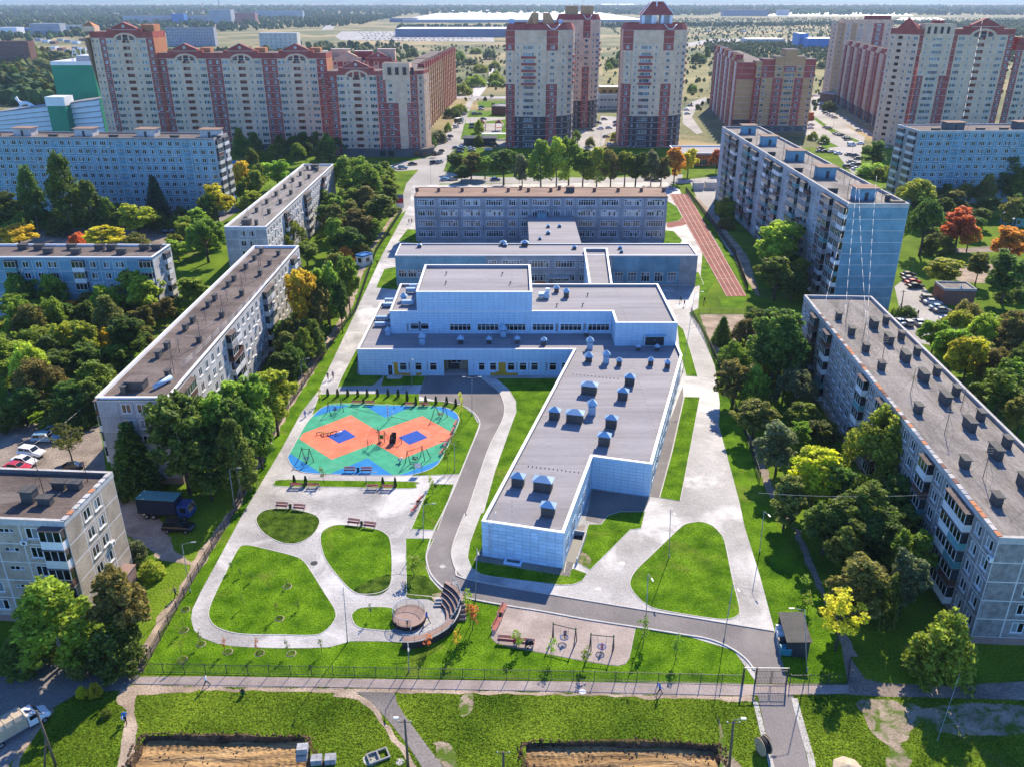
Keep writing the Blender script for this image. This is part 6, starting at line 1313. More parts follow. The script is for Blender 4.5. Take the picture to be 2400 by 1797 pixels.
fill(('TR',(1490,1250),(2208,1180),(2208,1560),(1560,1640)),16,5.5,(7,13),(7,10),RB,('dark','green','olive','dark'),'in the park below the teal slab',9)
fill(('MR',(1560,640),(1800,560),(2208,620),(2208,1100),(2000,1050),(1760,840)),18,5,(8,12),(7,10),RB,('green','olive','dark','bright'),'in the park right of the long house',10)
fill(('MR',(440,60),(700,60),(760,260),(560,300)),6,4.5,(7,12),(6,9),RB,('dark','green'),'between track and grey slab',11)
fill(('BL',(180,900),(600,880),(870,800),(900,900),(700,990),(300,1000)),8,3.2,(2.5,4),(4,6),('bush',),('dark','green','olive'),'in the hedge along the bottom left road',12)
fill(('TL',(-40,330),(320,330),(330,640),(-40,640)),60,6.5,(8,15),(8,12),RB,('dark','dark','green','olive'),'at far left by the green block',13)
# thujas and saplings in the school grounds
for x,y,h in ((592,128,85),(698,132,80),(806,130,75),(914,133,78),(1016,133,75),(1128,132,75),(1241,132,78),(1350,135,80),(1447,180,115),(1541,225,95),(1645,208,80),(1757,215,92),(1872,215,82),(1970,240,90)): T('PG',x,y-h,y,34,'thuja','thuja','in the hedge line above the playground','thujas',1.7)
for x,y,h in ((232,1072,95),(355,1080,98),(1186,1095,95),(1320,1105,108)): T('PG',x,y-h,y,38,'thuja','thuja','in the narrow strip below the playground','thujas',1.7)
for x,y,w,c,h in ((505,210,45,'bright',190),(2030,440,60,'bright',360),(1880,930,60,'green',260),(1925,700,50,'green',160),(1690,1110,50,'bright',80),(545,1060,60,'grey',180),(1640,1500,60,'green',140),(1720,1180,60,'green',90)): T('PG',x,y-h,y,w,'sapling',c,'staked near the rubber playground','saplings',2.4)
for x,y,w,c,h in ((835,740,70,'bright',240),(850,770,80,'red',170),(745,900,60,'gold',150),(1145,900,75,'bright',130),(1357,960,60,'bright',150),(1575,1000,65,'bright',130),(1950,860,80,'bright',170),(2165,960,70,'green',160),(560,900,50,'red',110),(470,420,90,'green',130),(190,690,30,'grey',100)): T('BC',x,y-h,y,w,'sapling',c,'staked in the lawn near the swings','saplings',2.2)
for x,y,w,c,h in ((1455,910,28,'red',100),(1668,920,28,'red',100),(1865,925,28,'grey',100),(2080,920,28,'grey',95),(1300,865,26,'grey',110),(1185,960,26,'green',120),(1190,770,26,'green',100),(1575,620,26,'green',80),(1795,680,26,'green',90),(1860,490,26,'green',60),(1930,640,30,'dark',60),(1560,420,26,'dark',50),(1630,450,26,'dark',50),(1500,385,26,'dark',50)): T('BL',x,y-h,y,w,'sapling',c,'in a mulch ring on the left lawn','saplings',1.4)
for x,y,w,c,h in ((780,520,70,'bright',120),(805,640,65,'bright',120)): T('BR',x,y-h,y,w,'sapling',c,'behind the waste bin shelter','saplings',2.2)
# mulch rings
for x,y in ((1475,910),(1680,918),(1885,922),(1300,860),(1190,770),(1180,960),(1200,637),(1860,488),(1808,697)):
    p = Q('BL',x,y); b = MB(); n = 16
    for i in range(n):
        a, c = 6.2832*i/n, 6.2832*(i+1)/n
        b.face([(.5*math.cos(a),.5*math.sin(a),.06),(.6*math.cos(a),.6*math.sin(a),.0),(.6*math.cos(c),.6*math.sin(c),.0),(.5*math.cos(c),.5*math.sin(c),.06)],'dirt'); b.face([(0,0,.03),(.5*math.cos(a),.5*math.sin(a),.06),(.5*math.cos(c),.5*math.sin(c),.06)],'grass_dark')
    tag(b.obj('mulch_ring',None,(p.x,p.y,.06 if 1360 < x < 2150 and 250 < y < 790 else .02)),'pale ring of earth round a sapling on the left lawn','mulch ring','mulch rings')
# ---------------------------------------------------------------- far forests (uncountable)
def blob_forest(name, label, spots, seed, mat, cat='forest'):
    rg = np.random.default_rng(seed); t = (1+5**.5)/2
    iv = np.array([(-1,t,0),(1,t,0),(-1,-t,0),(1,-t,0),(0,-1,t),(0,1,t),(0,-1,-t),(0,1,-t),(t,0,-1),(t,0,1),(-t,0,-1),(-t,0,1)],float); iv /= np.linalg.norm(iv[0])
    fc = np.array([(0,11,5),(0,5,1),(0,1,7),(0,7,10),(0,10,11),(1,5,9),(5,11,4),(11,10,2),(10,7,6),(7,1,8),(3,9,4),(3,4,2),(3,2,6),(3,6,8),(3,8,9),(4,9,5),(2,4,11),(6,2,10),(8,6,7),(9,8,1)])
    n = len(spots); S = np.array(spots); V = np.repeat(iv[None],n,0)*(1+rg.normal(0,.22,(n,12,1)))
    V[:,:,0] *= S[:,3:4]; V[:,:,1] *= S[:,3:4]; V[:,:,2] *= S[:,4:5]; V[:,:,0] += S[:,0:1]; V[:,:,1] += S[:,1:2]; V[:,:,2] += S[:,4:5]*.8+S[:,2:3]
    Fc = (fc[None]+np.arange(n)[:,None,None]*12).reshape(-1,3)
    me = bpy.data.meshes.new(name); me.from_pydata(V.reshape(-1,3).tolist(),[],Fc.tolist()); me.materials.append(MT[mat]); me.update()
    o = mobj(name, me); o['kind'] = 'stuff'; o['label'] = label; o['category'] = cat; return o
M('forest', (.028,.062,.024), .9, .35, .004, 12, 0, .1, col2=(.055,.10,.03), contrast=.8, island=True)
M('forest_mix', (.05,.085,.025), .9, .35, .006, 12, 0, .1, col2=(.12,.13,.035), contrast=.8, island=True)
rf = random.Random(9)
def scatter(n, poly, hmin, hmax, slope=0, seed=0):
    out = []; P_ = [Vector((p[0],p[1],0)) for p in poly]; x0, x1 = min(p.x for p in P_), max(p.x for p in P_); y0, y1 = min(p.y for p in P_), max(p.y for p in P_)
    while len(out) < n:
        p = Vector((rf.uniform(x0,x1), rf.uniform(y0,y1), 0))
        if inside(p, P_):
            h = rf.uniform(hmin,hmax); out.append((p.x,p.y,0,h*.42,h*.5))
    return out
blob_forest('forest','dense dark green forest across the far left background', scatter(5200,[(-2600,1750),(-900,1650),(-700,2100),(-450,2600),(-500,4200),(-2800,4200)],9,16), 1, 'forest')
blob_forest('forest','bluish forest along the distant horizon', scatter(8000,[(-3500,4300),(4200,4300),(5200,8500),(-5200,8500)],16,30), 2, 'forest')
blob_forest('forest','pale green scrub woodland on the far right plain', scatter(7000,[(260,1120),(1000,1050),(1700,1300),(1500,1850),(900,1500),(330,1560)],3,7), 3, 'forest_mix')
blob_forest('forest','low bushes dotted across the far right plain', scatter(6000,[(200,1250),(1500,1850),(2400,2300),(2600,3600),(300,3600)],2.5,6), 9, 'forest_mix')
blob_forest('forest','long tree belt on the distant plain', scatter(900,[(-300,2300),(1900,2900),(1900,3050),(-300,2420)],8,14), 10, 'forest')
blob_forest('forest','woodland strip at the far right', scatter(3000,[(1000,1900),(2200,1700),(2700,2900),(1300,2700)],8,15), 4, 'forest_mix')
blob_forest('forest','mixed trees around the factory and far left street', scatter(1500,[(-620,760),(-330,720),(-190,820),(-150,1150),(-420,1250),(-800,1100)],7,15), 5, 'forest_mix')
blob_forest('forest','trees among the far left town houses', scatter(420,[(-420,640),(-300,640),(-420,800),(-640,800)],7,14), 6, 'forest')
blob_forest('forest','low scrub scattered over the far meadow', scatter(1900,[(-60,640),(330,560),(700,900),(900,1300),(-150,1500)],1.2,4.5), 8, 'forest_mix')
blob_forest('forest','tree clumps by the hypermarket road', scatter(260,[(-230,900),(-60,1000),(-190,1500),(-420,1500)],6,12), 7, 'forest_mix')

b = MB(); n = 60                                                 # far wooded ridge closing the horizon
for i in range(n):
    x0, x1 = -16000+32000*i/n, -16000+32000*(i+1)/n; h0, h1 = 88+14*noise.noise(Vector((i*.35,0,0))), 88+14*noise.noise(Vector(((i+1)*.35,0,0)))
    b.face([(x0,13500,-1),(x1,13500,-1),(x1,16500,h1),(x0,16500,h0)],'forest'); b.face([(x0,16500,h0),(x1,16500,h1),(x1,19000,20),(x0,19000,20)],'forest')
struct(b.obj('hills'))

cl = []
for pt in (pitA, pitB):
    c = sum(pt, Vector())/len(pt)
    for q in catmull(pt, 14): p = q+(q-c).normalized()*rf.uniform(-.2,.7); cl.append((p.x,p.y,0,rf.uniform(.05,.2),rf.uniform(.04,.12)))
    for _ in range(220): q = pt[rf.randrange(len(pt))].lerp(pt[rf.randrange(len(pt))], rf.random()); cl.append((q.x,q.y,-.62,rf.uniform(.04,.14),rf.uniform(.04,.1)))
blob_forest('soil_clods','loose clods of dug earth round the pits', cl, 20, 'soil', 'soil')
# ================================================================ fences and gates
_FM = {}
def picket_mesh(w, h, step=.16):
    k = (round(w,1), h)
    if k not in _FM:
        b = MB(); n = max(2, int(w/step))
        for z in (.12, h-.10): b.box(0,w,-.02,.02,z,z+.045,'metal_dark')
        for i in range(1,n): x = w*i/n; b.box(x-.011,x+.011,-.011,.011,.05,h,'metal_dark',skip='d')
        _FM[k] = b.mesh('picket_panel')
    return _FM[k]
pm_ = MB(); pm_.box(-.04,.04,-.04,.04,0,1,'metal_dark'); POST = pm_.mesh('post')
def fence(label, pts, h=1.45, bay=2.55):
    pts = [Vector((p.x,p.y,0)) for p in pts]; t = thing('metal_fence', label, 'fence', pts[0])
    for a, b in zip(pts, pts[1:]):
        L_ = (b-a).length; n = max(1, round(L_/bay)); w = L_/n; u = (b-a)/L_; ang = math.atan2(u.y,u.x)
        for i in range(n):
            q = a+u*(w*i)-pts[0]; o = mobj('picket_panel', picket_mesh(w,h), t, q, ang); o.scale = (w/round(w,1),1,1)
            o = mobj('post', POST, t, q, ang); o.scale = (1,1,h+.1)
    o = mobj('post', POST, t, pts[-1]-pts[0]); o.scale = (1,1,h+.1); return t
fence('black metal picket fence along the front of the school grounds', pp('BL',(922,1045),'BC',(500,1075),(1500,1093),'BR',(390,1120)))
fence('short black picket fence right of the vehicle gate', pp('BR',(690,1120),(1062,1118)))
fence('black picket fence turning back beside the yellow tree', pp('BR',(1062,1118),(1075,1010)), 1.5)
fence('black picket fence along the left dirt path', pp('BL',(922,1045),(1240,470),(1530,0),'ML',(1700,1290),(1868,985)))
fence('black picket fence farther up the left school path', pp('ML',(1880,965),(2208,482),'MC',(92,365),'TC',(222,1640),(395,1368)))
fence('black picket fence along the right school path', pp('MR',(52,368),(140,520),(222,692),(330,960),(420,1200),(500,1450)))
fence('dark mesh fence beside the running track', pp('TR',(18,1240),(170,1430),(332,1650),'MR',(420,230)), 2.0)
fence('low dark fence across the sandy yard by the track', pp('MR',(104,372),(250,372),(400,378)), 1.3)
# vehicle gate
g0, g1 = Q('BR',383,1120), Q('BR',668,1122); gt = thing('vehicle_gate', 'black double leaf metal gate with wicket at the school drive', 'gate', g0); u = (g1-g0).normalized(); ag = math.atan2(u.y,u.x); Lg = (g1-g0).length
for f in (0,.29,1.0): b = MB(); b.box(-.07,.07,-.07,.07,0,2.5,'metal_dark'); b.obj('gate_post', gt, u*(Lg*f), ag)
b = MB(); b.box(0,Lg,-.04,.04,2.42,2.5,'metal_grey'); b.obj('top_rail', gt, (0,0,0), ag)
def leaf(w):
    b = MB(); b.box(0,w,-.025,.025,.15,.22,'metal_dark'); b.box(0,w,-.025,.025,1.05,1.12,'metal_dark'); b.box(0,w,-.025,.025,2.0,2.07,'metal_dark'); b.box(0,.06,-.03,.03,.15,2.07,'metal_dark'); b.box(w-.06,w,-.03,.03,.15,2.07,'metal_dark')
    for i in range(1,int(w/.16)): x = w*i/int(w/.16); b.box(x-.012,x+.012,-.012,.012,.15,2.3+.08*math.sin(i*1.57),'metal_dark')
    return b
w = Lg*.71/2
leaf(w-.08).obj('gate_leaf', gt, u*(Lg*.29+.04), ag); leaf(w-.08).obj('gate_leaf', gt, u*(Lg*.29+w+.04), ag); leaf(Lg*.29-.2).obj('wicket', gt, u*.1, ag+1.25)

# ================================================================ street furniture
def bench(c, x, y, ang, label, L_=1.9):
    p = Q(c,x,y); t = thing('bench', label, 'bench', (p.x,p.y,.05), ang, 'red slatted benches')
    for k in range(4): b = MB(); b.box(-L_/2,L_/2,-.24+k*.125,-.14+k*.125,.42,.46,'wood_red'); b.obj('seat_slat', t)
    for k in range(3): b = MB(); b.box(-L_/2,L_/2,.26+k*.02,.30+k*.02,.56+k*.13,.66+k*.13,'wood_red'); b.obj('back_slat', t)
    for s in (-1,1):
        b = MB(); x_ = s*(L_/2-.2); b.box(x_-.03,x_+.03,-.24,-.18,0,.42,'paint_white'); b.box(x_-.03,x_+.03,.24,.31,0,.95,'paint_white'); b.box(x_-.03,x_+.03,-.24,.31,.37,.42,'paint_white'); b.obj('leg_frame', t)
def litter_bin(c, x, y, label, mat='bin_green'):
    p = Q(c,x,y); b = MB(); n = 10
    b.prism([(.2*math.cos(.6283*i),.2*math.sin(.6283*i)) for i in range(n)],.12,.72,mat,cap=False); b.prism([(.17*math.cos(.6283*i),.17*math.sin(.6283*i)) for i in range(n)],.12,.5,'metal_dark'); b.tube((-.26,0,0),(-.26,0,.85),.02,.02,5,'metal_dark'); b.tube((.26,0,0),(.26,0,.85),.02,.02,5,'metal_dark'); b.tube((-.26,0,.6),(.26,0,.6),.015,.015,4,'metal_dark')
    tag(b.obj('litter_bin',None,(p.x,p.y,.03)), label, 'litter bin', 'litter bins')
PI = math.pi
for x,y,a in ((905,215,PI),(1045,218,PI),(1480,235,PI),(1630,235,PI)): bench('PG',x,y,a,'red bench at the top edge of rubber playground')
for x,y,a in ((828,950,0),(1008,952,0)): bench('PG',x,y,a,'red bench at the bottom edge of rubber playground')
for x,y,a in ((1968,435,-1.75),(1940,510,-1.75),(1868,655,-1.9),(1822,745,-1.9)): bench('PG',x,y,a,'red bench at the right edge of rubber playground')
for x,y,a in ((255,1105,PI),(440,1108,PI),(1075,1122,PI),(1240,1125,PI)): bench('PG',x,y,a,'red bench against the narrow thuja strip')
for x,y,a in ((95,1335,-.12),(283,1358,-.12)): bench('PG',x,y,a,'red bench above the oval dark lawn')
for x,y,a in ((868,1515,-.2),(1042,1550,-.2)): bench('PG',x,y,a,'red bench above the rounded lawn')
for x,y,a in ((1580,1265,-1.95),(1525,1360,-1.95)): bench('PG',x,y,a,'red bench beside the square lawn')
for x,y,a in ((1042,660,1.25),(1008,745,1.25)): bench('BC',x,y,a,'red bench at the left side of swing court',2.6)
for x,y,a in ((1078,855,-.12),(1180,872,-.12)): bench('BC',x,y,a,'red bench at the bottom side of swing court',2.6)
for c,x,y,l in (('PG',975,205,'green litter bin between benches above the playground'),('PG',918,945,'green litter bin between benches below the playground'),('PG',187,1340,'green litter bin between benches by the oval lawn'),('PG',955,1525,'green litter bin between benches by the rounded lawn'),('PG',340,1115,'green litter bin between left thuja strip benches'),('BC',1030,690,'black litter bin between benches of the swing court'),('BL',1572,1190,'green litter bin on the grass by front sidewalk'),('PG',1565,1300,'dark litter bin beside square lawn benches')): litter_bin(c,x,y,l)
def lamp(c, xb, yb, xt, yt, label, arms=1, adir=0, r=.06, mat='metal_grey', al=1.3):
    p = Q(c,xb,yb); h = ZAT(c,yt,p.y); top = Vector((XAT(c,xt,yt,p.y)-p.x, 0, h)); t = thing('street_lamp', label, 'street lamp', (p.x,p.y,0), 0, 'street lamps')
    b = MB(); b.tube((0,0,0),top,r,r*.7,6,mat); b.tube((0,0,0),(0,0,.5),r*1.6,r*1.5,6,mat); b.obj('pole', t)
    for k in range(arms):
        a = adir+k*PI; e = top+Vector((math.cos(a)*al, math.sin(a)*al, .25)); b = MB(); b.tube(top,e,r*.5,r*.45,5,mat); b.obj('arm', t)
        b = MB(); b.box(-.1,.5,-.09,.09,-.04,.04,'metal_grey'); b.box(-.02,.42,-.07,.07,-.06,-.04,'lamp_clear'); o = b.obj('lamp_head', t, e, a)
for a in (('MC',845,1030,845,790,'grey lamp post with two arms beside the bend of driveway',2,0),('ML',1520,1645,1483,1378,'tall grey lamp post beside the dark blue truck',1,0),('ML',1955,862,1945,672,'grey lamp post on the left path by the trees',1,.1),
 ('BL',1232,525,1176,215,'grey lamp post by the left fence above the large lawn',1,.1),('MC',458,845,449,660,'white lamp post before the yellow entrance panels',1,-1.2),('BC',40,850,12,485,'lamp post at the corner of the large left lawn',1,-1.4),
 ('BC',437,1040,430,848,'lamp post in front of the spiral stair wall',1,-1.4),('BC',868,580,877,240,'lamp post beside driveway left of the white wing',1,-1.4),('BC',530,190,530,-40,'lamp post on the strip lawn beside driveway',2,0),
 ('BC',1968,745,1985,405,'lamp post on driveway edge below the pointed lawn',1,-1.4),('BR',267,832,326,472,'lamp post at the right of pointed lawn',1,-1.4),('BR',803,1040,790,640,'lamp post behind the waste bins',1,PI),('BR',497,268,527,0,'lamp post on the right grass strip',1,-1.4),
 ('PG',1960,935,1955,640,'slim lamp post right of the rubber playground',1,PI),('PG',1003,1060,1000,960,'short slim lamp post below the playground',1,0),('MR',0,750,78,240,'slim lamp post by the right school path',1,0),('BC',2120,300,2130,-10,'lamp post at top of the pointed lawn',1,-1.4)):
    lamp(*a)
for a in (('R3',70,1600,62,1320,'dark street lamp nearest on the far street',1,.5),('R3',340,1370,322,1080,'dark street lamp second along the far street',1,.5),('R3',412,1090,408,950,'slim street lamp by the far parking bay',1,.5),('R3',598,780,590,590,'street lamp in the middle of far street',1,.5),('R3',632,990,628,540,'tall mast lamp by the parking bay',1,.5),('R3',705,600,697,390,'street lamp by the pink kiosk',1,.5),('R3',778,430,770,240,'street lamp near the far crossing',1,.5),('R3',1050,1620,1048,1380,'grey twin lamp behind the old school left',2,.2),('R3',1500,1600,1500,1350,'grey twin lamp behind the old school right',2,.2),('R4',190,1090,207,420,'tall mast lamp between point towers',2,0),('R4',1120,1060,1130,840,'lamp before the pyramid tower',1,2.6),
 ('R5',650,665,655,500,'lamp at the grass verge of right car park',1,0),('R5',925,650,940,500,'lamp below the ribbed row',2,0),('R5',1190,830,1205,640,'lamp beside the road under gabled tower',2,0),('R5',970,900,985,780,'lamp with arm over right car park',1,.5),('R5',950,1085,965,900,'lamp on the right car park corner',1,PI)): lamp(*a, al=1.5)
def wood_pole(c, xb, yb, xt, yt, label, strut=None, lampd=None):
    p = Q(c,xb,yb); h = ZAT(c,yt,p.y); top = Vector((XAT(c,xt,yt,p.y)-p.x,0,h)); t = thing('utility_pole', label, 'utility pole', (p.x,p.y,0), 0, 'utility poles'); b = MB(); b.tube((0,0,0),top,.15,.1,7,'wood_post'); b.obj('pole', t)
    b = MB(); q = top*.94; b.tube(q+Vector((-.7,0,0)),q+Vector((.7,0,0)),.05,.05,5,'wood_post')
    for s in (-.6,.6): b.tube(q+Vector((s,0,.05)),q+Vector((s,0,.22)),.05,.04,5,'trim_white')
    b.obj('crossarm', t)
    if strut is not None: b = MB(); b.tube((strut,-.3,0),top*.55,.11,.09,6,'wood_post'); b.obj('strut', t)
    if lampd is not None: b = MB(); e = top+Vector((math.cos(lampd)*.9,math.sin(lampd)*.9,.2)); b.tube(top,e,.03,.03,5,'metal_grey'); b.box(e.x-.2,e.x+.3,e.y-.12,e.y+.12,e.z-.06,e.z+.06,'lamp_clear'); b.obj('lamp_arm', t)
wood_pole('BL',362,1645,235,1290,'leaning wooden pole with strut beside the cargo truck',-1.0,PI); wood_pole('BC',432,1650,410,1345,'wooden pole with lamp by the asphalt footpath',None,PI); wood_pole('BR',300,1656,330,1350,'wooden pole with lamp at the right pit',None,0); wood_pole('BL',765,1045,655,800,'thin leaning pole at the road junction hedge'); wood_pole('R6',205,980,265,555,'wooden pole with struts beside the grey slab corner',-1.6); wood_pole('BC',1048,1690,1048,1555,'short post left of the right hand pit')

# ================================================================ playground
def swing(c, pts, label, hh=2.3, seat='nest', seatcol='play_blue', cap=True):
    """pts: ground points of the two A-frames' feet (left front, left back, right front, right back)"""
    a, b_, d, e = (Q(c,*q) for q in pts); ctr = (a+b_+d+e)/4; t = thing('swing', label, 'swing', (ctr.x,ctr.y,.08), 0, 'swings'); ctr = Vector((ctr.x,ctr.y,0)); A = (a+b_)/2-ctr; D = (d+e)/2-ctr; A.z = D.z = hh
    for foot, topp in ((a,A),(b_,A),(d,D),(e,D)): b = MB(); b.tube(foot-ctr,topp,.07,.06,6,'wood_post'); b.obj('post', t)
    b = MB(); b.tube(A,D,.05,.05,6,'metal_dark'); b.obj('top_bar', t)
    if cap:
        for k in (A,D): b = MB(); b.tube(k,k+Vector((0,0,.35)),.12,.02,6,'play_green'); b.obj('ornament', t)
    m = (A+D)/2; ux = (D-A).normalized()
    b = MB(); n = 14; sz = .5; mz = .55
    for i in range(n): p0, p1 = 6.2832*i/n, 6.2832*(i+1)/n; b.tube((m.x+sz*math.cos(p0),m.y+sz*math.sin(p0),mz),(m.x+sz*math.cos(p1),m.y+sz*math.sin(p1),mz),.055,.055,5,seatcol)
    for k in range(-3,4): b.tube((m.x+k*.14,m.y-.42,mz),(m.x+k*.14,m.y+.42,mz),.012,.012,3,'rope'); b.tube((m.x-.42,m.y+k*.14,mz),(m.x+.42,m.y+k*.14,mz),.012,.012,3,'rope')
    b.obj('nest_seat', t)
    for s in (-1,1):
        for q in (-1,1): b = MB(); b.tube(m+ux*(s*.55),(m.x+s*.42,m.y+q*.3,mz),.012,.012,3,'rope'); b.obj('rope', t)
swing('PG',[(585,300),(620,340),(720,280),(762,300)],'wooden frame swing at top left of rubber playground'); swing('PG',[(280,800),(365,855),(370,830),(440,840)],'wooden frame swing at bottom left of rubber playground')
swing('PG',[(1705,390),(1800,340),(1830,330),(1880,355)],'wooden frame swing at top right of rubber playground',seatcol='play_red'); swing('PG',[(1425,855),(1480,862),(1590,780),(1635,830)],'wooden frame swing at bottom right of rubber playground',seatcol='cl_navy')
swing('BC',[(1365,815),(1372,835),(1503,880),(1522,840)],'left nest swing on the paved swing court',2.2); swing('BC',[(1605,885),(1615,905),(1750,928),(1762,890)],'right nest swing on the paved swing court',2.2)
# balance beams
t0 = Q('PG',540,560); t = thing('balance_beam', 'yellow and brown zigzag balance beams on the left blue diamond', 'play equipment', (t0.x,t0.y,.09))
for (x0,y0,x1,y1,m) in ((470,548,545,528,'wood_pale'),(545,560,625,540,'wood_pale'),(620,545,690,525,'wood_post'),(680,552,745,532,'trim_white'),(525,530,548,558,'play_yellow'),(600,532,622,550,'play_yellow')):
    b = MB(); a, c_ = Q('PG',x0,y0)-t0, Q('PG',x1,y1)-t0; b.tube((a.x,a.y,.38),(c_.x,c_.y,.38),.10,.10,7,m); b.tube((a.x,a.y,0),(a.x,a.y,.36),.06,.06,6,'wood_post'); b.tube((c_.x,c_.y,0),(c_.x,c_.y,.36),.06,.06,6,'wood_post'); b.obj('beam', t)
# climbing structure with nets
c0 = Q('PG',1150,640); t = thing('climbing_frame', 'rope net climbing frame with arches and wall in playground centre', 'play equipment', (c0.x,c0.y,.09)); loc = lambda x,y: Q('PG',x,y)-c0
for (x,y,h) in ((1140,640,3.2),(1155,650,3.0),(1205,630,2.4),(1025,690,1.6),(1385,640,1.3),(1280,640,1.9)): b = MB(); p = loc(x,y); b.tube((p.x,p.y,0),(p.x,p.y,h),.07,.06,6,'wood_post'); b.obj('post', t)
for i in range(5):
    b = MB(); p, q = loc(1025,690), loc(1140,640); f = i/4; pts = []
    for k in range(9): s = k/8; v_ = p.lerp(q,s); pts.append((v_.x-.3*i+.6, v_.y+.35*i-.7, .1+(1.5+1.3*s)*math.sin(PI*(.12+.5*s))+.0))
    b.path(pts,.035,4,'rope'); b.obj('arched_bar', t)
for i in range(7): b = MB(); p, q = loc(1140,640), loc(1205,630); z = .4+i*.3; b.tube((p.x,p.y,z),(q.x,q.y,z),.03,.03,4,'rope'); b.obj('rung', t)
for i in range(6):
    b = MB(); p, q = loc(1205,630), loc(1385,640); pts = [(p.x+(q.x-p.x)*s/8, p.y+(q.y-p.y)*s/8-.25*i*math.sin(PI*s/8), (2.3-1.0*s/8)-.9*math.sin(PI*s/8)-.12*i) for s in range(9)]; b.path(pts,.02,4,'rope'); b.obj('net_rope', t)
b = MB(); p = loc(1298,640); pts = [(-.75,0,0),(.35,0,0),(.5,.25,.9),(.55,.4,1.9),(-.1,.45,1.95),(-.55,.3,1.4)]; b.face([(p.x+a,p.y+c_,z) for a,c_,z in pts],'cl_black'); b.face([(p.x+a,p.y+c_+.06,z) for a,c_,z in reversed(pts)],'cl_black')
for a,z,m in ((-.3,.4,'play_red'),(.1,.7,'play_yellow'),(-.2,1.0,'trim_white'),(.2,1.3,'play_green'),(0,1.6,'play_red'),(-.4,.75,'trim_white')): b.box(p.x+a-.05,p.x+a+.05,p.y+.1*z-.02,p.y+.25*z-.0+.0,z,z+.1,m)
b.obj('climbing_wall', t); b = MB(); p = loc(1175,610); b.box(p.x-.3,p.x+.3,p.y-.1,p.y+.1,.4,1.1,'play_green'); b.obj('panel', t)
b = MB(); p = Q('PG',1243,400); b.tube((0,0,0),(0,0,3.3),.07,.06,8,'play_red')
for k in range(5): b.tube((0,0,.3+k*.6),(0,0,.5+k*.6),.085,.085,8,'trim_white')
b.tube((0,0,3.3),(0,0,3.45),.12,.08,8,'trim_white'); tag(b.obj('banded_pole',None,(p.x,p.y,.09)),'red and white banded pole at top of the playground','play equipment')
b = MB(); p = Q('PG',1285,350); b.tube((0,0,0),(0,0,1.0),.04,.04,6,'trim_white'); b.tube((-.35,0,.8),(.35,0,1.0),.04,.04,6,'trim_white'); b.tube((0,0,.2),(.6,-.4,.05),.03,.03,5,'trim_white'); tag(b.obj('spinner',None,(p.x,p.y,.09)),'small white spinner by the banded pole','play equipment')
b = MB(); p = Q('PG',1370,845); b.tube((0,0,0),(0,0,.35),.12,.12,8,'metal_grey'); b.box(-.42,.42,-.08,.08,.35,.62,'trim_white'); b.box(.22,.42,-.1,.1,.6,.98,'trim_white'); b.tube((.15,-.28,.8),(.15,.28,.8),.025,.025,5,'play_red'); b.box(-.35,-.05,-.14,.14,.6,.66,'cl_black'); tag(b.obj('spring_rocker',None,(p.x,p.y,.09)),'white spring rocker beside the bottom right swing','play equipment')
t = thing('notice_board','grey notice board on two posts at the playground corner','notice board',Q('PG',1565,960)); 
for s in (-.65,.65): b = MB(); b.tube((s,0,0),(s,0,2.1),.035,.035,5,'metal_dark'); b.obj('post',t)
b = MB(); b.box(-.55,.55,-.03,.03,1.0,1.95,'metal_grey'); b.box(-.48,.48,-.035,-.03,1.07,1.88,'far_white'); b.obj('board',t)

# ================================================================ round terrace with stepped seating
cc = Q('AM',655,760); C0 = Vector((cc.x,cc.y,0)); R1 = (Q('AM',980,760)-Q('AM',335,760)).length/2
t = thing('round_platform','low round deck with black railing beside spiral seating','platform',(C0.x,C0.y,.03)); n = 36
b = MB(); b.prism([(R1*math.cos(6.2832*i/n),R1*math.sin(6.2832*i/n)) for i in range(n)],0,.62,'deck_dark',top='deck'); b.obj('deck',t)
def railing(t, pts, z0, h=1.05, step=.13, mat='metal_dark', rail='galv'):
    b = MB(); b.path([(p[0],p[1],(p[2] if len(p) > 2 else z0)+h) for p in pts],.032,5,rail); b.path([(p[0],p[1],(p[2] if len(p) > 2 else z0)+.1) for p in pts],.018,4,mat); b.obj('handrail',t)
    d = MB(); k = 0
    for a, c_ in zip(pts, pts[1:]):
        A, C_ = Vector((*a[:2],a[2] if len(a) > 2 else z0)), Vector((*c_[:2],c_[2] if len(c_) > 2 else z0)); m = max(1,int((C_-A).length/step))
        for i in range(m): q = A.lerp(C_,i/m); k += 1; r = .03 if k % 12 == 0 else .011; d.tube(q,q+Vector((0,0,h)),r,r,4,mat,cap=False)
    o = d.obj('balusters',t); o['kind'] = 'stuff'
arc = lambda r, a0, a1, m=24: [(r*math.cos(R(a0+(a1-a0)*i/m)), r*math.sin(R(a0+(a1-a0)*i/m))) for i in range(m+1)]
railing(t, arc(R1-.08,18,285),.62)
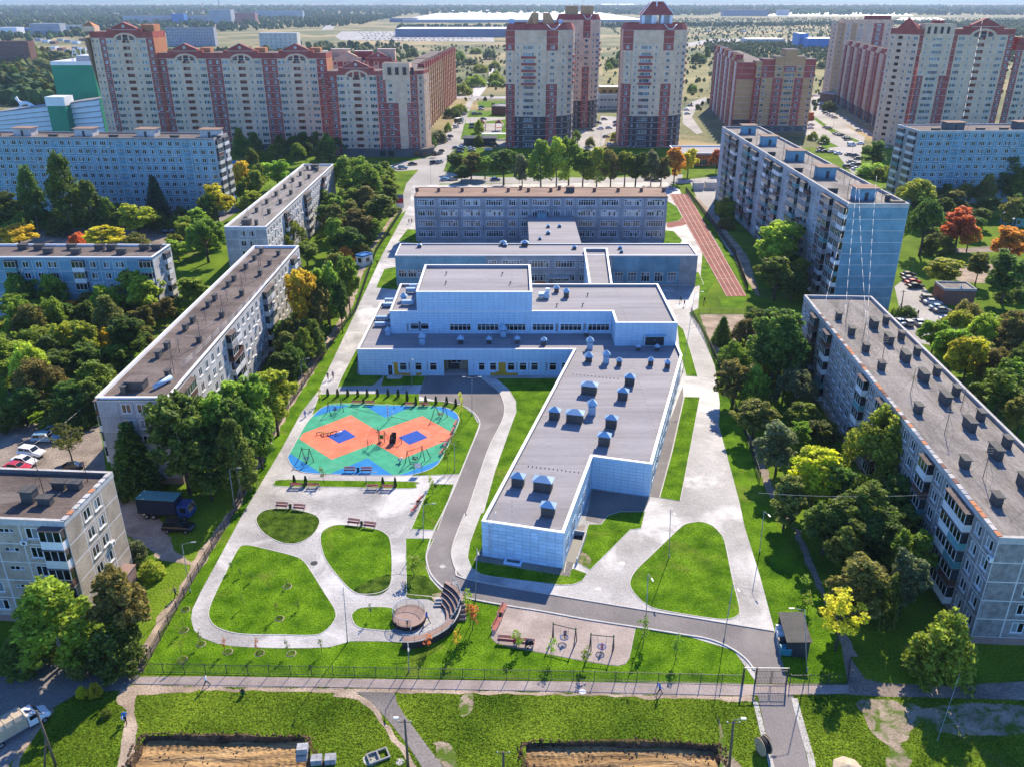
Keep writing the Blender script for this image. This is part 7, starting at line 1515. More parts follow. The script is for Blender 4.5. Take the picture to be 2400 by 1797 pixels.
# spiral retaining wall and steps
t = thing('spiral_seating','curved dark walled stepped seating with railing spiralling round the deck','terrace',(C0.x,C0.y,.03))
outer = [(Q('AM',x,y)-C0) for x,y in ((530,1290),(700,1290),(900,1255),(1100,1190),(1280,1095),(1430,985),(1545,850),(1620,690),(1640,540),(1610,400),(1540,300),(1475,250))]
outer = [Vector((p.x,p.y,0)) for p in catmull(outer,3,False)]; m_ = len(outer)
b = MB(); prof = []
for i,p in enumerate(outer):
    f = i/(m_-1); dcy = p.normalized(); prof.append((p+dcy*.0, .95 if f < .45 else .95+.75*(f-.45)/.55, dcy))
for i in range(m_-1):
    (p,h,d1),(q,h2,d2) = prof[i],prof[i+1]; o1, o2 = p+d1*.28, q+d2*.28
    b.face([(o1.x,o1.y,-.1),(o2.x,o2.y,-.1),(o2.x,o2.y,h2),(o1.x,o1.y,h)],'deck_dark'); b.face([(p.x,p.y,h),(o1.x,o1.y,h),(o2.x,o2.y,h2),(q.x,q.y,h2)],'conc_pale'); b.face([(q.x,q.y,-.1),(p.x,p.y,-.1),(p.x,p.y,h),(q.x,q.y,h2)],'deck')
b.obj('retaining_wall',t); b = MB()
for i in range(int(m_*.55)):
    (p,h,d1),(q,h2,d2) = prof[i],prof[i+1]; o1, o2 = p-d1*1.0, q-d2*1.0; b.face([(o1.x,o1.y,.8),(p.x,p.y,.8),(q.x,q.y,.8),(o2.x,o2.y,.8)],'deck'); b.face([(o2.x,o2.y,-.1),(o1.x,o1.y,-.1),(o1.x,o1.y,.8),(o2.x,o2.y,.8)],'deck_dark')
b.obj('ring_bench',t)
railing(t,[(p.x+d.x*.12,p.y+d.y*.12,h) for p,h,d in prof],0,1.05)
for k,(a0,a1) in enumerate(((-2,44),(2,47),(6,49),(10,51),(14,53))):
    ri = R1+2.6+k*.5; zt_ = .32*(k+1); b = MB(); A = arc(ri,a0,a1,10); O_ = arc(R1+5.1,a0,a1,10)
    for i in range(10):
        b.face([(A[i][0],A[i][1],zt_),(O_[i][0],O_[i][1],zt_),(O_[i+1][0],O_[i+1][1],zt_),(A[i+1][0],A[i+1][1],zt_)],'deck'); b.face([(A[i+1][0],A[i+1][1],zt_-.32),(A[i][0],A[i][1],zt_-.32),(A[i][0],A[i][1],zt_),(A[i+1][0],A[i+1][1],zt_)],'deck_dark')
    b.face([(A[0][0],A[0][1],0),(O_[0][0],O_[0][1],0),(O_[0][0],O_[0][1],zt_),(A[0][0],A[0][1],zt_)],'deck'); b.face([(O_[-1][0],O_[-1][1],0),(A[-1][0],A[-1][1],0),(A[-1][0],A[-1][1],zt_),(O_[-1][0],O_[-1][1],zt_)],'deck'); b.obj('seating_step',t)
for k in range(3):
    b = MB(); a = R(38+k*3); rr = R1+2.2+k*.35; x, y = rr*math.cos(a), rr*math.sin(a); b.box(x-.5,x+.5,y-.2,y+.25,0,.2*(k+1),'conc_pale'); b.obj('stair',t)
# ================================================================ waste enclosure, pallets, reels and yard things
p0 = Q('BR',735,945); t = thing('bin_shelter','dark grey lean-to shelter behind the waste containers','shelter',(p0.x,p0.y,0),.0); w, d, h = 2.6, 5.0, 2.3; ax = -.10; t.rotation_euler[2] = ax
b = MB(); b.box(-w/2,w/2,0,.06,0,h,'metal_dark'); b.obj('wall',t); b = MB(); b.box(w/2-.06,w/2,.06,d,0,h,'metal_dark'); b.obj('wall',t); b = MB(); b.box(-w/2,w/2-.06,d-.06,d,0,h,'metal_dark'); b.obj('wall',t)
b = MB(); b.face([(-w/2-.15,-.2,h+.02),(w/2+.15,-.2,h+.3),(w/2+.15,d+.2,h+.3),(-w/2-.15,d+.2,h+.02)],'vent_dark'); b.face([(-w/2-.15,-.2,h-.06),(-w/2-.15,d+.2,h-.06),(w/2+.15,d+.2,h+.22),(w/2+.15,-.2,h+.22)],'metal_dark'); b.obj('roof',t)
for k,(x,y,m,l) in enumerate(((658,925,'bin_teal','teal wheeled waste container nearest the gate'),(645,880,'metal_grey','grey waste container with dark lid, middle of the row'),(640,835,'far_white','white lidded waste container, third in the row'),(633,795,'far_white','white lidded waste container farthest up the row'))):
    p = Q('BR',x,y); t = thing('waste_container',l,'waste container',(p.x,p.y,.05),-.1,'waste containers'); b = MB()
    b.prism([(-.62,-.48),(.62,-.48),(.62,.48),(-.62,.48)],.18,.95,m); b.obj('body',t); b = MB(); n = 6
    for i in range(n): a0, a1 = PI*i/n, PI*(i+1)/n; b.face([(-.66,-.52*math.cos(a0),.95+.28*math.sin(a0)),(.66,-.52*math.cos(a0),.95+.28*math.sin(a0)),(.66,-.52*math.cos(a1),.95+.28*math.sin(a1)),(-.66,-.52*math.cos(a1),.95+.28*math.sin(a1))],m if k != 1 else 'metal_dark')
    b.obj('lid',t)
    for sx_ in (-.5,.5):
        for sy_ in (-.38,.38): b = MB(); b.tube((sx_-.04,sy_,.1),(sx_+.04,sy_,.1),.1,.1,8,'tyre'); b.obj('wheel',t)
for x,y,z,l in ((1955,1600,0,'lower grey paver stack, left of the pit edge pallets'),(1965,1590,.8,'upper grey paver stack on the left pallet'),(2050,1625,0,'grey paver stack in the middle of the pit pallets'),(2140,1620,0,'grey paver stack at the right of the pit pallets')):
    p = Q('BL',x,y); t = thing('paver_pallet',l,'pallet of pavers',(p.x,p.y,z+.02),.1,'paver pallets'); b = MB()
    for k in range(3): b.box(-.55,.55,-.45+k*.4,-.35+k*.4,0,.1,'wood_pale')
    b.obj('pallet',t)
    for i in range(4):
        for j in range(3):
            for k in range(3): b = MB() if not (i or j or k) else b; 
    b = MB(); b.box(-.27,.27,-.14,.14,0,.2,'conc'); pm = b.mesh('paver_block')
    for i in range(2):
        for j in range(3):
            for k in range(3): mobj('paver_block',pm,t,(-.28+i*.56,-.3+j*.3,.1+k*.21))
for x,y,r,ang,l in ((515,1560,.95,.35,'large black cable drum with pale wooden flange by the drive'),(520,1510,.55,.5,'smaller brown cable drum behind the large one')):
    p = Q('BR',x,y); t = thing('cable_drum',l,'cable drum',(p.x,p.y,0),ang,'cable drums')
    for s in (-.4,.4):
        b = MB(); b.tube((s-.04,0,r),(s+.04,0,r),r,r,20,'wood_pale' if r > .8 else 'wood_post'); b.obj('flange',t)
    b = MB(); b.tube((-.36,0,r),(.36,0,r),r*.85,r*.85,18,'cl_black'); b.obj('cable_winding',t); b = MB(); b.tube((-.5,0,r),(.5,0,r),.08,.08,8,'metal_grey'); b.obj('hub',t)
p = Q('BR',1045,1765); t = thing('canvas_dome','pale canvas parasol top at the bottom edge','parasol',(p.x,p.y,0)); n = 8
for i in range(n): b = MB(); a, c_ = 6.2832*i/n, 6.2832*(i+1)/n; b.face([(0,0,2.75),(1.5*math.cos(a),1.5*math.sin(a),2.2),(1.5*math.cos(c_),1.5*math.sin(c_),2.2)],'tarp'); b.face([(1.5*math.cos(a),1.5*math.sin(a),2.2),(1.5*math.cos(a),1.5*math.sin(a),2.05),(1.5*math.cos(c_),1.5*math.sin(c_),2.05),(1.5*math.cos(c_),1.5*math.sin(c_),2.2)],'tarp'); b.obj('canvas_segment',t)
b = MB(); b.tube((0,0,0),(0,0,2.7),.04,.04,6,'metal_grey'); b.obj('pole',t)
p = Q('BC',240,1590); t = thing('concrete_frame','green grey rectangular frame lying on grass by the footpath','frame',(p.x,p.y,0),.45)
for (x0,x1,y0,y1) in ((-1.1,1.1,-.7,-.55),(-1.1,1.1,.55,.7),(-1.1,-.95,-.55,.55),(.95,1.1,-.55,.55),(-.08,.08,-.55,.55)): b = MB(); b.box(x0,x1,y0,y1,.1,.3,'paint_grey'); b.obj('side',t)
disc('manhole_cover','BC',195,1600,.9,.0,'conc_pale','pale concrete ring lid beside the frame on grass'); disc('manhole_cover','BC',380,1620,.45,.0,'conc_pale','small pale lid on grass beside asphalt footpath')
# ================================================================ cables
def cable(label, a, b_, sag, r=.03, n=14, mat='wire'):
    pts = [(a.lerp(b_,i/n)-Vector((0,0,sag*4*(i/n)*(1-i/n)))) for i in range(n+1)]; o = pts[0].copy(); m = MB(); m.path([tuple(p-o) for p in pts],r,4,mat); return tag(m.obj('overhead_cable',None,o),label,'cable','overhead cables')
def pt(c, x, y, fwd): return Vector((XAT(c,x,y,fwd), fwd, ZAT(c,y,fwd)))
for k,(a,b_) in enumerate((((('TR',1105,1160,196)),('MR',920,310,118)),((('TR',1130,1165,196)),('MR',1050,400,112)),((('TR',1255,1140,196)),('MR',1195,455,110)),((('TR',1140,1170,196)),('MR',1200,560,105)))):
    cable('white cable strung from grey slab roof to the long right house', pt(*a), pt(*b_), 1.2, .028)
cable('long pale cable from right house corner down to bottom edge', pt('BR',2070,215,83), pt('BR',1590,1656,62), .6, .03)
cable('thin cable across the bright yellow tree to the right house', pt('MR',490,1530,100), pt('MR',2230,1490,92), 1.0, .02)
cable('pale cable from gabled tower roof down to the teal slab cabin', pt('N2',1760,130,452), pt('N2',1548,1200,300), 2, .06)
cable('pale cable from brown house corner to the parking yard', pt('ML',725,775,150), pt('ML',215,1215,118), 1.0, .03)
cable('thin cable from utility pole toward the lower right', pt('BR',1560,1505,68), pt('BR',2230,1500,66), .4, .018)
for k in range(3): cable('cable bundle running along the brown roof', Q('ML',1180,690+k*14,16.2), Q('ML',1840,20+k*10,16.2), .5, .025)
# ================================================================ vehicles
def loft_car(kind):
    b = MB()
    if kind == 'van': L_, Wd, st, cab, hz = 4.9, .98, [(-2.45,.55,.95),(-2.3,.35,1.1),(1.2,.3,1.1),(1.9,.35,1.0),(2.35,.45,.8),(2.45,.5,.65)], (-2.35,1.45,-2.25,.75,1.95,.88), 1.1
    elif kind == 'suv': L_, Wd, st, cab, hz = 4.6, .94, [(-2.3,.5,.95),(-2.15,.38,1.08),(.9,.34,1.08),(1.8,.36,1.0),(2.2,.42,.85),(2.3,.5,.7)], (-2.1,1.05,-1.85,.35,1.7,.74), 1.08
    elif kind == 'hatch': L_, Wd, st, cab, hz = 3.9, .86, [(-1.95,.5,.85),(-1.8,.32,.95),(.8,.28,.95),(1.5,.3,.86),(1.85,.38,.72),(1.95,.45,.6)], (-1.85,1.0,-1.45,.2,1.48,.66), .95
    else: L_, Wd, st, cab, hz = 4.5, .90, [(-2.25,.5,.8),(-2.1,.32,.95),(-1.4,.28,.97),(.9,.28,.95),(1.7,.3,.84),(2.15,.36,.7),(2.25,.45,.58)], (-1.65,1.05,-1.05,.2,1.43,.66), .95
    rings = []
    for x,zl_,zt_ in st:
        w = Wd*(1 if abs(x) < L_*.42 else .9); ring = [(x,-w*.9,zl_),(x,-w,zl_+.15),(x,-w,max(zl_+.2,zt_-.2)),(x,-w*.86,zt_),(x,0,zt_+.04),(x,w*.86,zt_),(x,w,max(zl_+.2,zt_-.2)),(x,w,zl_+.15),(x,w*.9,zl_)]; rings.append(ring)
    for r0,r1 in zip(rings,rings[1:]):
        for i in range(8): b.face([r0[i],r0[i+1],r1[i+1],r1[i]],'car_white',True)
        b.face([r1[0],r1[8],r0[8],r0[0]],'tyre')
    b.face(rings[0],'car_white'); b.face(rings[-1][::-1],'car_white')
    x0,x1,t0_,t1_,zt_,wt = cab; wb = Wd*.88; bz = hz+.0
    Bq = [(x0,-wb,bz),(x1,-wb,bz),(x1,wb,bz),(x0,wb,bz)]; Tq = [(t0_,-wt,zt_),(t1_,-wt,zt_),(t1_,wt,zt_),(t0_,wt,zt_)]
    for i in range(4): b.face([Bq[i],Bq[(i+1)%4],Tq[(i+1)%4],Tq[i]],'car_white')
    b.face(Tq,'car_white'); win = []
    def lerp2(q, s, t_, off): a = Vector(q[0]).lerp(Vector(q[1]),s); c_ = Vector(q[3]).lerp(Vector(q[2]),s); return a.lerp(c_,t_)+off
    for i,nm in enumerate(('side_window','windscreen','side_window','rear_window')):
        q = [Bq[i],Bq[(i+1)%4],Tq[(i+1)%4],Tq[i]]; nrm = (Vector(q[1])-Vector(q[0])).cross(Vector(q[3])-Vector(q[0])).normalized()*.012
        spans = [(.06,.48),(.52,.94)] if i in (0,2) else [(.06,.94)]
        if kind == 'van' and i in (0,2): spans = [(.62,.95)] if i == 0 else [(.05,.38)]
        for s0,s1 in spans: w_ = MB(); w_.face([lerp2(q,s0,.1,nrm),lerp2(q,s1,.1,nrm),lerp2(q,s1,.9,nrm),lerp2(q,s0,.9,nrm)],'car_glass'); win.append((nm,w_))
    parts = [('body',b)]+win
    r = .33 if kind in ('suv','van') else .30; xw = L_*.30
    for sx_ in (-xw,xw):
        for s in (-1,1): w_ = MB(); y0 = s*(Wd-.2); y1 = s*(Wd+.005); w_.tube((sx_,y0,r),(sx_,y1,r),r,r,12,'tyre'); w_.tube((sx_,y1,r),(sx_,y1+s*.01,r),r*.6,r*.55,10,'rim'); parts.append(('wheel',w_))
    for s in (-1,1):
        w_ = MB(); xf = L_/2-.1; w_.box(xf-.05,xf+.09,s*Wd*.62-.14,s*Wd*.62+.14,.56,.68,'lamp_clear'); parts.append(('headlight',w_)); w_ = MB(); w_.box(-L_/2-.01,-L_/2+.08,s*Wd*.7-.1,s*Wd*.7+.1,.68,.85,'lamp_red'); parts.append(('tail_light',w_))
    return parts
CARP = {}; CARJ = {}
for kd in ('sedan','suv','hatch','van'):
    ps = loft_car(kd); CARP[kd] = [(n_,p_.mesh(n_)) for n_,p_ in ps]; j = MB(); j.mi('car_white')
    for n_,p_ in ps: j.add(p_, Matrix.Identity(4))
    CARJ[kd] = j.mesh('car')
KW = dict(sedan='saloon car', suv='estate car', hatch='hatchback', van='van')
rc_ = random.Random(4)
def car(c, x, y, ang, col, kind, where, parts=False, z=.03, jit=.06, group='parked cars'):
    p = Q(c,x,y) if c else Vector((x,y,0)); a = R(ang)+rc_.uniform(-jit,jit); label = f"{dict(lightblue='pale blue',darkred='dark red',navy='dark blue').get(col,col)} {KW[kind]} {where}"
    if parts:
        t = thing('car',label,'car',(p.x,p.y,z),a,group)
        for n_,me in CARP[kind]:
            o = mobj(n_,me,t)
            if n_ == 'body': o.material_slots[0].link = 'OBJECT'; o.material_slots[0].material = MT['car_'+col]
        return t
    o = mobj('car',CARJ[kind],None,(p.x,p.y,z),a); o.material_slots[0].link = 'OBJECT'; o.material_slots[0].material = MT['car_'+col]; return tag(o,label,'car',group)
W = 'in the yard by the brown roofed house'
for x,y,a,col,k in ((1190,480,18,'lightblue','sedan'),(1010,680,5,'lightblue','suv'),(700,985,-12,'white','suv'),(545,1165,-12,'white','sedan'),(390,1300,-8,'red','sedan'),(1500,1320,200,'black','sedan')): car('R7',x,y,a,col,k,W,True)
W = 'in the row beside the brick substation'
for x,y,a,col,k in ((330,335,5,'black','sedan'),(350,400,8,'grey','sedan'),(410,455,8,'red','sedan'),(450,520,8,'black','sedan'),(670,730,-8,'grey','suv'),(725,785,-5,'silver','sedan'),(815,870,-3,'lightblue','sedan'),(890,920,-3,'grey','sedan'),(985,1065,-8,'silver','sedan'),(1075,1190,-10,'lightblue','suv'),(1060,1270,-8,'darkred','sedan'),(1010,1400,-8,'white','sedan')): car('R6',x,y,a,col,k,W,True)
for x,y,a,col,k in ((175,1100,100,'silver','sedan'),(320,1120,95,'beige','hatch'),(500,1110,85,'silver','sedan')): car('R6',x,y,a,col,k,'behind the long right house roof',True)
rd = 62
W = 'driving on the far street'
for x,y,col,k in ((110,1275,'navy','suv'),(213,1265,'silver','suv'),(213,1125,'grey','sedan'),(242,1085,'black','sedan'),(600,488,'grey','sedan'),(632,425,'white','sedan'),(566,560,'grey','sedan'),(480,690,'white','van')): car('R3',x,y,rd,col,k,W,group='cars on the street')
W = 'parked at the kerb of the far street'
for x,y,col,k in ((295,918,'silver','sedan'),(348,890,'white','sedan'),(385,845,'black','hatch')): car('R3',x,y,50,col,k,W)
W = 'parked off the far street near the pink kiosk'
for x,y,col,k in ((740,655,'black','sedan'),(735,705,'navy','sedan'),(890,365,'black','sedan'),(880,405,'silver','sedan'),(780,485,'grey','van'),(918,562,'navy','sedan'),(860,480,'black','hatch'),(570,1020,'silver','sedan'),(550,1055,'black','sedan'),(530,1100,'navy','sedan'),(720,1040,'silver','sedan'),(730,1072,'beige','sedan'),(1000,1065,'silver','sedan'),(1100,990,'black','van'),(480,1030,'grey','sedan')): car('R3',x,y,5,col,k,W)
for x,y,col in ((300,1545,'lightblue'),(1110,1545,'blue'),(430,1540,'silver')): car('R3',x,y,10,col,'sedan','under the trees behind the old school')
for x,y,col,k in ((398,1095,'lightblue','suv'),(462,1070,'navy','sedan'),(330,1095,'white','sedan')): car('TC',x,y,12,col,k,'before the brick corner block')
W = 'parked between the point towers'
for x,y,col,k in ((250,565,'navy','sedan'),(440,615,'black','sedan'),(445,665,'darkred','sedan'),(185,715,'white','sedan'),(325,705,'silver','sedan'),(30,745,'black','sedan'),(280,850,'grey','sedan'),(340,975,'silver','sedan'),(150,630,'black','suv'),(10,920,'white','sedan'),(1590,475,'silver','sedan'),(1640,345,'black','sedan'),(980,1540,'black','sedan'),(1090,1555,'navy','sedan'),(1585,410,'white','sedan')): car('R4',x,y,rc_.choice((3,10,-8,175)),col,k,W)
W = 'in the right hand car park'
for x,y,a,col,k in ((520,465,-20,'darkred','sedan'),(570,490,-20,'silver','sedan'),(610,510,-20,'white','sedan'),(660,537,-20,'beige','sedan'),(665,390,0,'navy','suv'),(280,655,5,'silver','sedan'),(270,705,5,'white','sedan'),(520,695,15,'grey','sedan'),(565,712,15,'silver','suv'),(690,798,12,'black','sedan'),(730,812,12,'silver','sedan'),(775,822,12,'grey','sedan'),(840,862,10,'silver','sedan'),(872,893,8,'black','suv'),(1055,745,-30,'silver','sedan'),(938,985,5,'white','van'),(1080,960,5,'white','sedan'),(440,1040,5,'darkred','sedan'),(420,1085,5,'grey','sedan'),(610,1095,20,'silver','sedan'),(720,1120,10,'white','sedan'),(505,1090,10,'black','sedan'),(890,1140,15,'grey','sedan'),(982,1158,15,'navy','suv'),(1042,1205,15,'black','sedan'),(870,1340,5,'black','suv'),(962,1305,5,'silver','sedan'),(1050,1305,5,'black','sedan'),(925,1262,5,'grey','sedan'),(320,180,5,'white','sedan'),(392,182,5,'white','sedan'),(412,332,5,'silver','sedan'),(1010,1370,5,'white','sedan')): car('R5',x,y,a,col,k,W)
for x,y,a,col in ((1082,1512,10,'navy'),(1132,1508,10,'lightblue'),(1188,1518,10,'lightblue')): car('TL',x,y,a,col,'sedan','in the shade of the blue slab',True)
for x,y,col in ((15,560,'lightblue'),(145,625,'lightblue')): car('ML',x,y,20,col,'sedan','under trees at the left edge',True)
car('BL',1160,125,-4,'black','suv','parked below the dark blue box truck',True)
for k in range(150):                                              # hypermarket car park
    r_ = k//26; x = 120+(k%26)*30+rc_.uniform(-9,9)+r_*8; y = 212+r_*10.5
    if x < 930: car('TC',x,y,8,rc_.choice(('white','silver','black','grey','navy','silver','darkred')),'sedan','in %s row of hypermarket car park' % ('back','second','third','fourth','fifth','front')[r_],False,0,.2,'hypermarket cars')
for k in range(60): car('TR',565+(k%14)*14+rc_.uniform(-4,4),272+(k//14)*10,5,rc_.choice(('white','silver','black','grey','beige')),'sedan','in %s row beside the blue warehouse' % ('back','second','third','fourth','front')[k//14],False,0,.2,'blue warehouse cars')
for k in range(26): car('A4',1360+k*6,300-k*5.5+rc_.uniform(-8,8),70,rc_.choice(('white','silver','black','grey')),'sedan','queuing on the distant left road',False,0,.1,'distant road cars')
# trucks
def wheels(t, xs, y, r=.45):
    for x in xs:
        for s in (-1,1): b = MB(); b.tube((x,s*(y-.28),r),(x,s*y,r),r,r,14,'tyre'); b.tube((x,s*y,r),(x,s*(y+.012),r),r*.55,r*.5,10,'rim'); b.obj('wheel',t)
p = Q('ML',1090,1680); t = thing('box_truck','dark blue box truck parked by the left fence','truck',(p.x,p.y,0),R(-6))
b = MB(); b.box(-4.0,2.0,-1.2,1.2,.95,3.5,'car_navy'); b.box(-4.02,2.02,-1.22,1.22,3.5,3.56,'paint_teal'); b.obj('cargo_box',t); b = MB(); b.box(-4.0,3.8,-.45,.45,.55,.95,'metal_dark'); b.obj('chassis',t)
b = MB(); prof = [(2.15,.7),(4.0,.7),(4.1,1.5),(3.75,2.55),(2.15,2.6)]; b.face([(x,-1.1,z) for x,z in prof],'car_blue'); b.face([(x,1.1,z) for x,z in reversed(prof)],'car_blue')
for i in range(5): a,c_ = prof[i],prof[(i+1)%5]; b.face([(a[0],-1.1,a[1]),(a[0],1.1,a[1]),(c_[0],1.1,c_[1]),(c_[0],-1.1,c_[1])],'car_blue')
b.obj('cab',t); b = MB(); b.face([(4.09,-.95,1.6),(4.09,.95,1.6),(3.80,.95,2.45),(3.80,-.95,2.45)],'car_glass'); b.obj('windscreen',t); wheels(t,(-2.8,-1.7,3.1),1.15)
for s in (-1,1): b = MB(); b.box(2.6,3.5,s*1.105-.006,s*1.105+.006,1.5,2.3,'car_glass'); b.obj('side_window',t)
p = Q('BL',115,1430); t = thing('cargo_truck','white light truck with beige canvas cargo cover on the left road','truck',(p.x,p.y,0),R(50))
b = MB(); b.box(-3.0,.9,-1.0,1.0,.75,.9,'metal_grey'); b.obj('flatbed',t)
b = MB(); pf = [(-1.02,.9),(1.02,.9),(1.02,2.1),(.75,2.5),(-.75,2.5),(-1.02,2.1)]; b.face([(-3.05,y,z) for y,z in reversed(pf)],'tarp'); b.face([(.9,y,z) for y,z in pf],'tarp')
for i in range(6): a,c_ = pf[i],pf[(i+1)%6]; b.face([(-3.05,a[0],a[1]),(.9,a[0],a[1]),(.9,c_[0],c_[1]),(-3.05,c_[0],c_[1])][::-1],'tarp')
for k in range(5): x = -2.9+k*.93; b.path([(x,y*1.01,z+.01) for y,z in pf[1:]],.03,4,'tarp')
b.obj('canvas_cover',t)
b = MB(); rr = [(1.0,.6,1.95,.95),(1.9,.55,2.0,.95),(2.5,.55,1.25,.93),(3.1,.5,1.05,.85),(3.25,.5,.8,.75)]; R0 = [[(x,-w,zl_),(x,-w,(zl_+zt_)/2),(x,-w*.82,zt_),(x,w*.82,zt_),(x,w,(zl_+zt_)/2),(x,w,zl_)] for x,zl_,zt_,w in rr]
for a,c_ in zip(R0,R0[1:]):
    for i in range(5): b.face([a[i],a[i+1],c_[i+1],c_[i]],'car_white')
b.face(R0[0],'car_white'); b.face(R0[-1][::-1],'car_white'); b.obj('cab',t)
b = MB(); b.face([(1.98,-.68,2.0),(2.46,-.7,1.3),(2.46,.7,1.3),(1.98,.68,2.0)],'car_glass'); b.obj('windscreen',t)
for s in (-1,1): b = MB(); b.box(1.2,2.0,s*.93-.012,s*.93+.012,1.3,1.8,'car_glass'); b.obj('side_window',t)
b = MB(); b.box(1.2,1.7,-.35,.35,2.0,2.03,'car_glass'); b.obj('roof_hatch',t)
for s in (-1,1): b = MB(); b.box(3.2,3.3,s*.6-.12,s*.6+.12,.65,.8,'lamp_clear'); b.obj('headlight',t)
wheels(t,(-1.9,2.5),.98,.36)
p = Q('R3',522,625); t = thing('box_truck','dark lorry with white cab driving on the far street','truck',(p.x,p.y,0),R(64)); b = MB(); b.box(-4,2,-1.25,1.25,1,3.6,'car_navy',top='paint_white'); b.obj('cargo_box',t); b = MB(); b.box(2.1,4,-1.2,1.2,.6,2.9,'car_white'); b.box(3.9,4.02,-1.0,1.0,1.7,2.6,'car_glass'); b.obj('cab',t); wheels(t,(-2.6,3),1.2)

# ================================================================ people
def person_mesh(pose):
    J = {}; E_ = []; rad = {}
    def j(n, p, r): J[n] = Vector(p); rad[n] = r
    st = {'walk':.34,'stand':.06,'sit':0}[pose]; sit = pose == 'sit'; hz = .92 if not sit else .52
    j('pel',(0,0,hz),.135); j('wai',(0,0,hz+.18),.12); j('che',(0,.01,hz+.40),.145); j('nec',(0,.0,hz+.56),.055); j('hd0',(0,-.01,hz+.64),.075); j('hd1',(0,-.015,hz+.73),.098); j('hd2',(0,.0,hz+.81),.07); j('nose',(0,-.115,hz+.715),.022)
    E_ += [('pel','wai'),('wai','che'),('che','nec'),('nec','hd0'),('hd0','hd1'),('hd1','hd2'),('hd1','nose')]
    for s,k in ((-1,'l'),(1,'r')):
        f = st*s
        if sit: j('hip'+k,(s*.09,0,hz-.02),.095); j('kne'+k,(s*.11,-.42,hz),.065); j('ank'+k,(s*.11,-.46,.09),.045); j('toe'+k,(s*.12,-.62,.04),.035)
        else: j('hip'+k,(s*.09,0,.86),.10); j('kne'+k,(s*.095,-f*.5-.04,.49),.068); j('ank'+k,(s*.095,-f+(.06 if f < 0 else 0),.09 if f >= 0 else .14),.045); j('toe'+k,(s*.10,-f-.17,.035 if f >= 0 else .07),.035)
        E_ += [('pel','hip'+k),('hip'+k,'kne'+k),('kne'+k,'ank'+k),('ank'+k,'toe'+k)]
        a = -st*s*.75; j('sho'+k,(s*.19,.01,hz+.50),.062); j('elb'+k,(s*.245,-a*.35+.03,hz+.22),.048); j('wri'+k,(s*.25,-a-.08-(.12 if sit else 0),hz+.02),.034); j('pal'+k,(s*.25,-a-.10-(.16 if sit else 0),hz-.06),.036)
        E_ += [('che','sho'+k),('sho'+k,'elb'+k),('elb'+k,'wri'+k),('wri'+k,'pal'+k)]
        for q in range(5): j(f'f{k}{q}',(s*(.25-.012) if q < 4 else s*.21,-a-.13-(.2 if sit else 0)+q*.02,hz-.145+abs(q-1.5)*.008 if q < 4 else hz-.09),.0095); E_.append(('pal'+k,f'f{k}{q}'))
    names = list(J); me = bpy.data.meshes.new('person'); me.from_pydata([J[n_] for n_ in names],[(names.index(a),names.index(b)) for a,b in E_],[])
    o = bpy.data.objects.new('person_tmp',me); COL.objects.link(o); md = o.modifiers.new('s','SKIN'); md.use_smooth_shade = True
    sv = me.skin_vertices[0].data
    for i,n_ in enumerate(names): sv[i].radius = (rad[n_],rad[n_]*(.78 if n_ in ('pel','wai','che') else 1)); sv[i].use_root = n_ == 'pel'
    ss = o.modifiers.new('u','SUBSURF'); ss.levels = ss.render_levels = 1
    dg = bpy.context.evaluated_depsgraph_get(); ev = bpy.data.meshes.new_from_object(o.evaluated_get(dg)); bpy.data.objects.remove(o)
    for k in ('cl_blue','cl_denim','skin','hair','cl_black'): ev.materials.append(MT[k])
    for f in ev.polygons:
        c = f.center; z = c.z; m = 0
        if z > hz+.585: m = 2 if (c.y < -.02 and z < hz+.80) or z < hz+.66 else 3
        elif abs(c.x) > .205 and z < hz+.06 and not (sit and z < hz-.2): m = 2
        elif sit and (z < hz+.06) : m = 1 if z > .12 else 4
        elif z < .12: m = 4
        elif z < hz+.03: m = 1
        f.material_index = m; f.use_smooth = True
    return ev
PM = {k: person_mesh(k) for k in ('walk','stand','sit')}
def person(c, x, y, ang, pose, top, leg, label, z=.03, hair='hair', s=1.0):
    p = Q(c,x,y,z); o = mobj('person',PM[pose],None,(p.x,p.y,z),R(ang)); o.scale = (s,s,s)
    for i,k in enumerate((top,leg,'skin',hair,'cl_black')): o.material_slots[i].link = 'OBJECT'; o.material_slots[i].material = MT[k]
    return tag(o,label,'person','people')
person('BC',2055,1182,100,'walk','cl_blue','cl_navy','person in blue jacket walking on the front sidewalk at right',.02,'hair_fair')
person('BL',1340,1132,-80,'walk','cl_white','cl_navy','person in white shirt striding along the left front sidewalk',.02)
person('BL',815,1368,20,'walk','cl_blue','cl_black','person in blue shirt with white bag on the dirt path',.015); p = Q('BL',800,1362); b = MB(); b.prism([(-.16,-.06),(.16,-.06),(.16,.06),(-.16,.06)],.35,.72,'trim_white'); b.tube((-.1,0,.72),(.1,0,.85),.01,.01,4,'trim_white'); tag(b.obj('carrier_bag',None,(p.x,p.y,0)),'white carrier bag held by the person on dirt path','bag')
person('BL',1140,560,-30,'walk','cl_grey','cl_black','person in dark clothes walking beside the left fence',.015)
person('ML',2122,800,10,'walk','cl_black','cl_grey','left of two people in dark clothes on the left path',.03); person('ML',2156,792,10,'walk','cl_purple','cl_black','right of two people in dark clothes on the left path',.03)
person('ML',1975,1040,0,'stand','cl_blue','cl_blue','child in blue riding a scooter left of the playground',.03,'hair',.85)
person('AM',1000,800,60,'walk','cl_blue','cl_black','person in light blue top beside the round deck',.05)
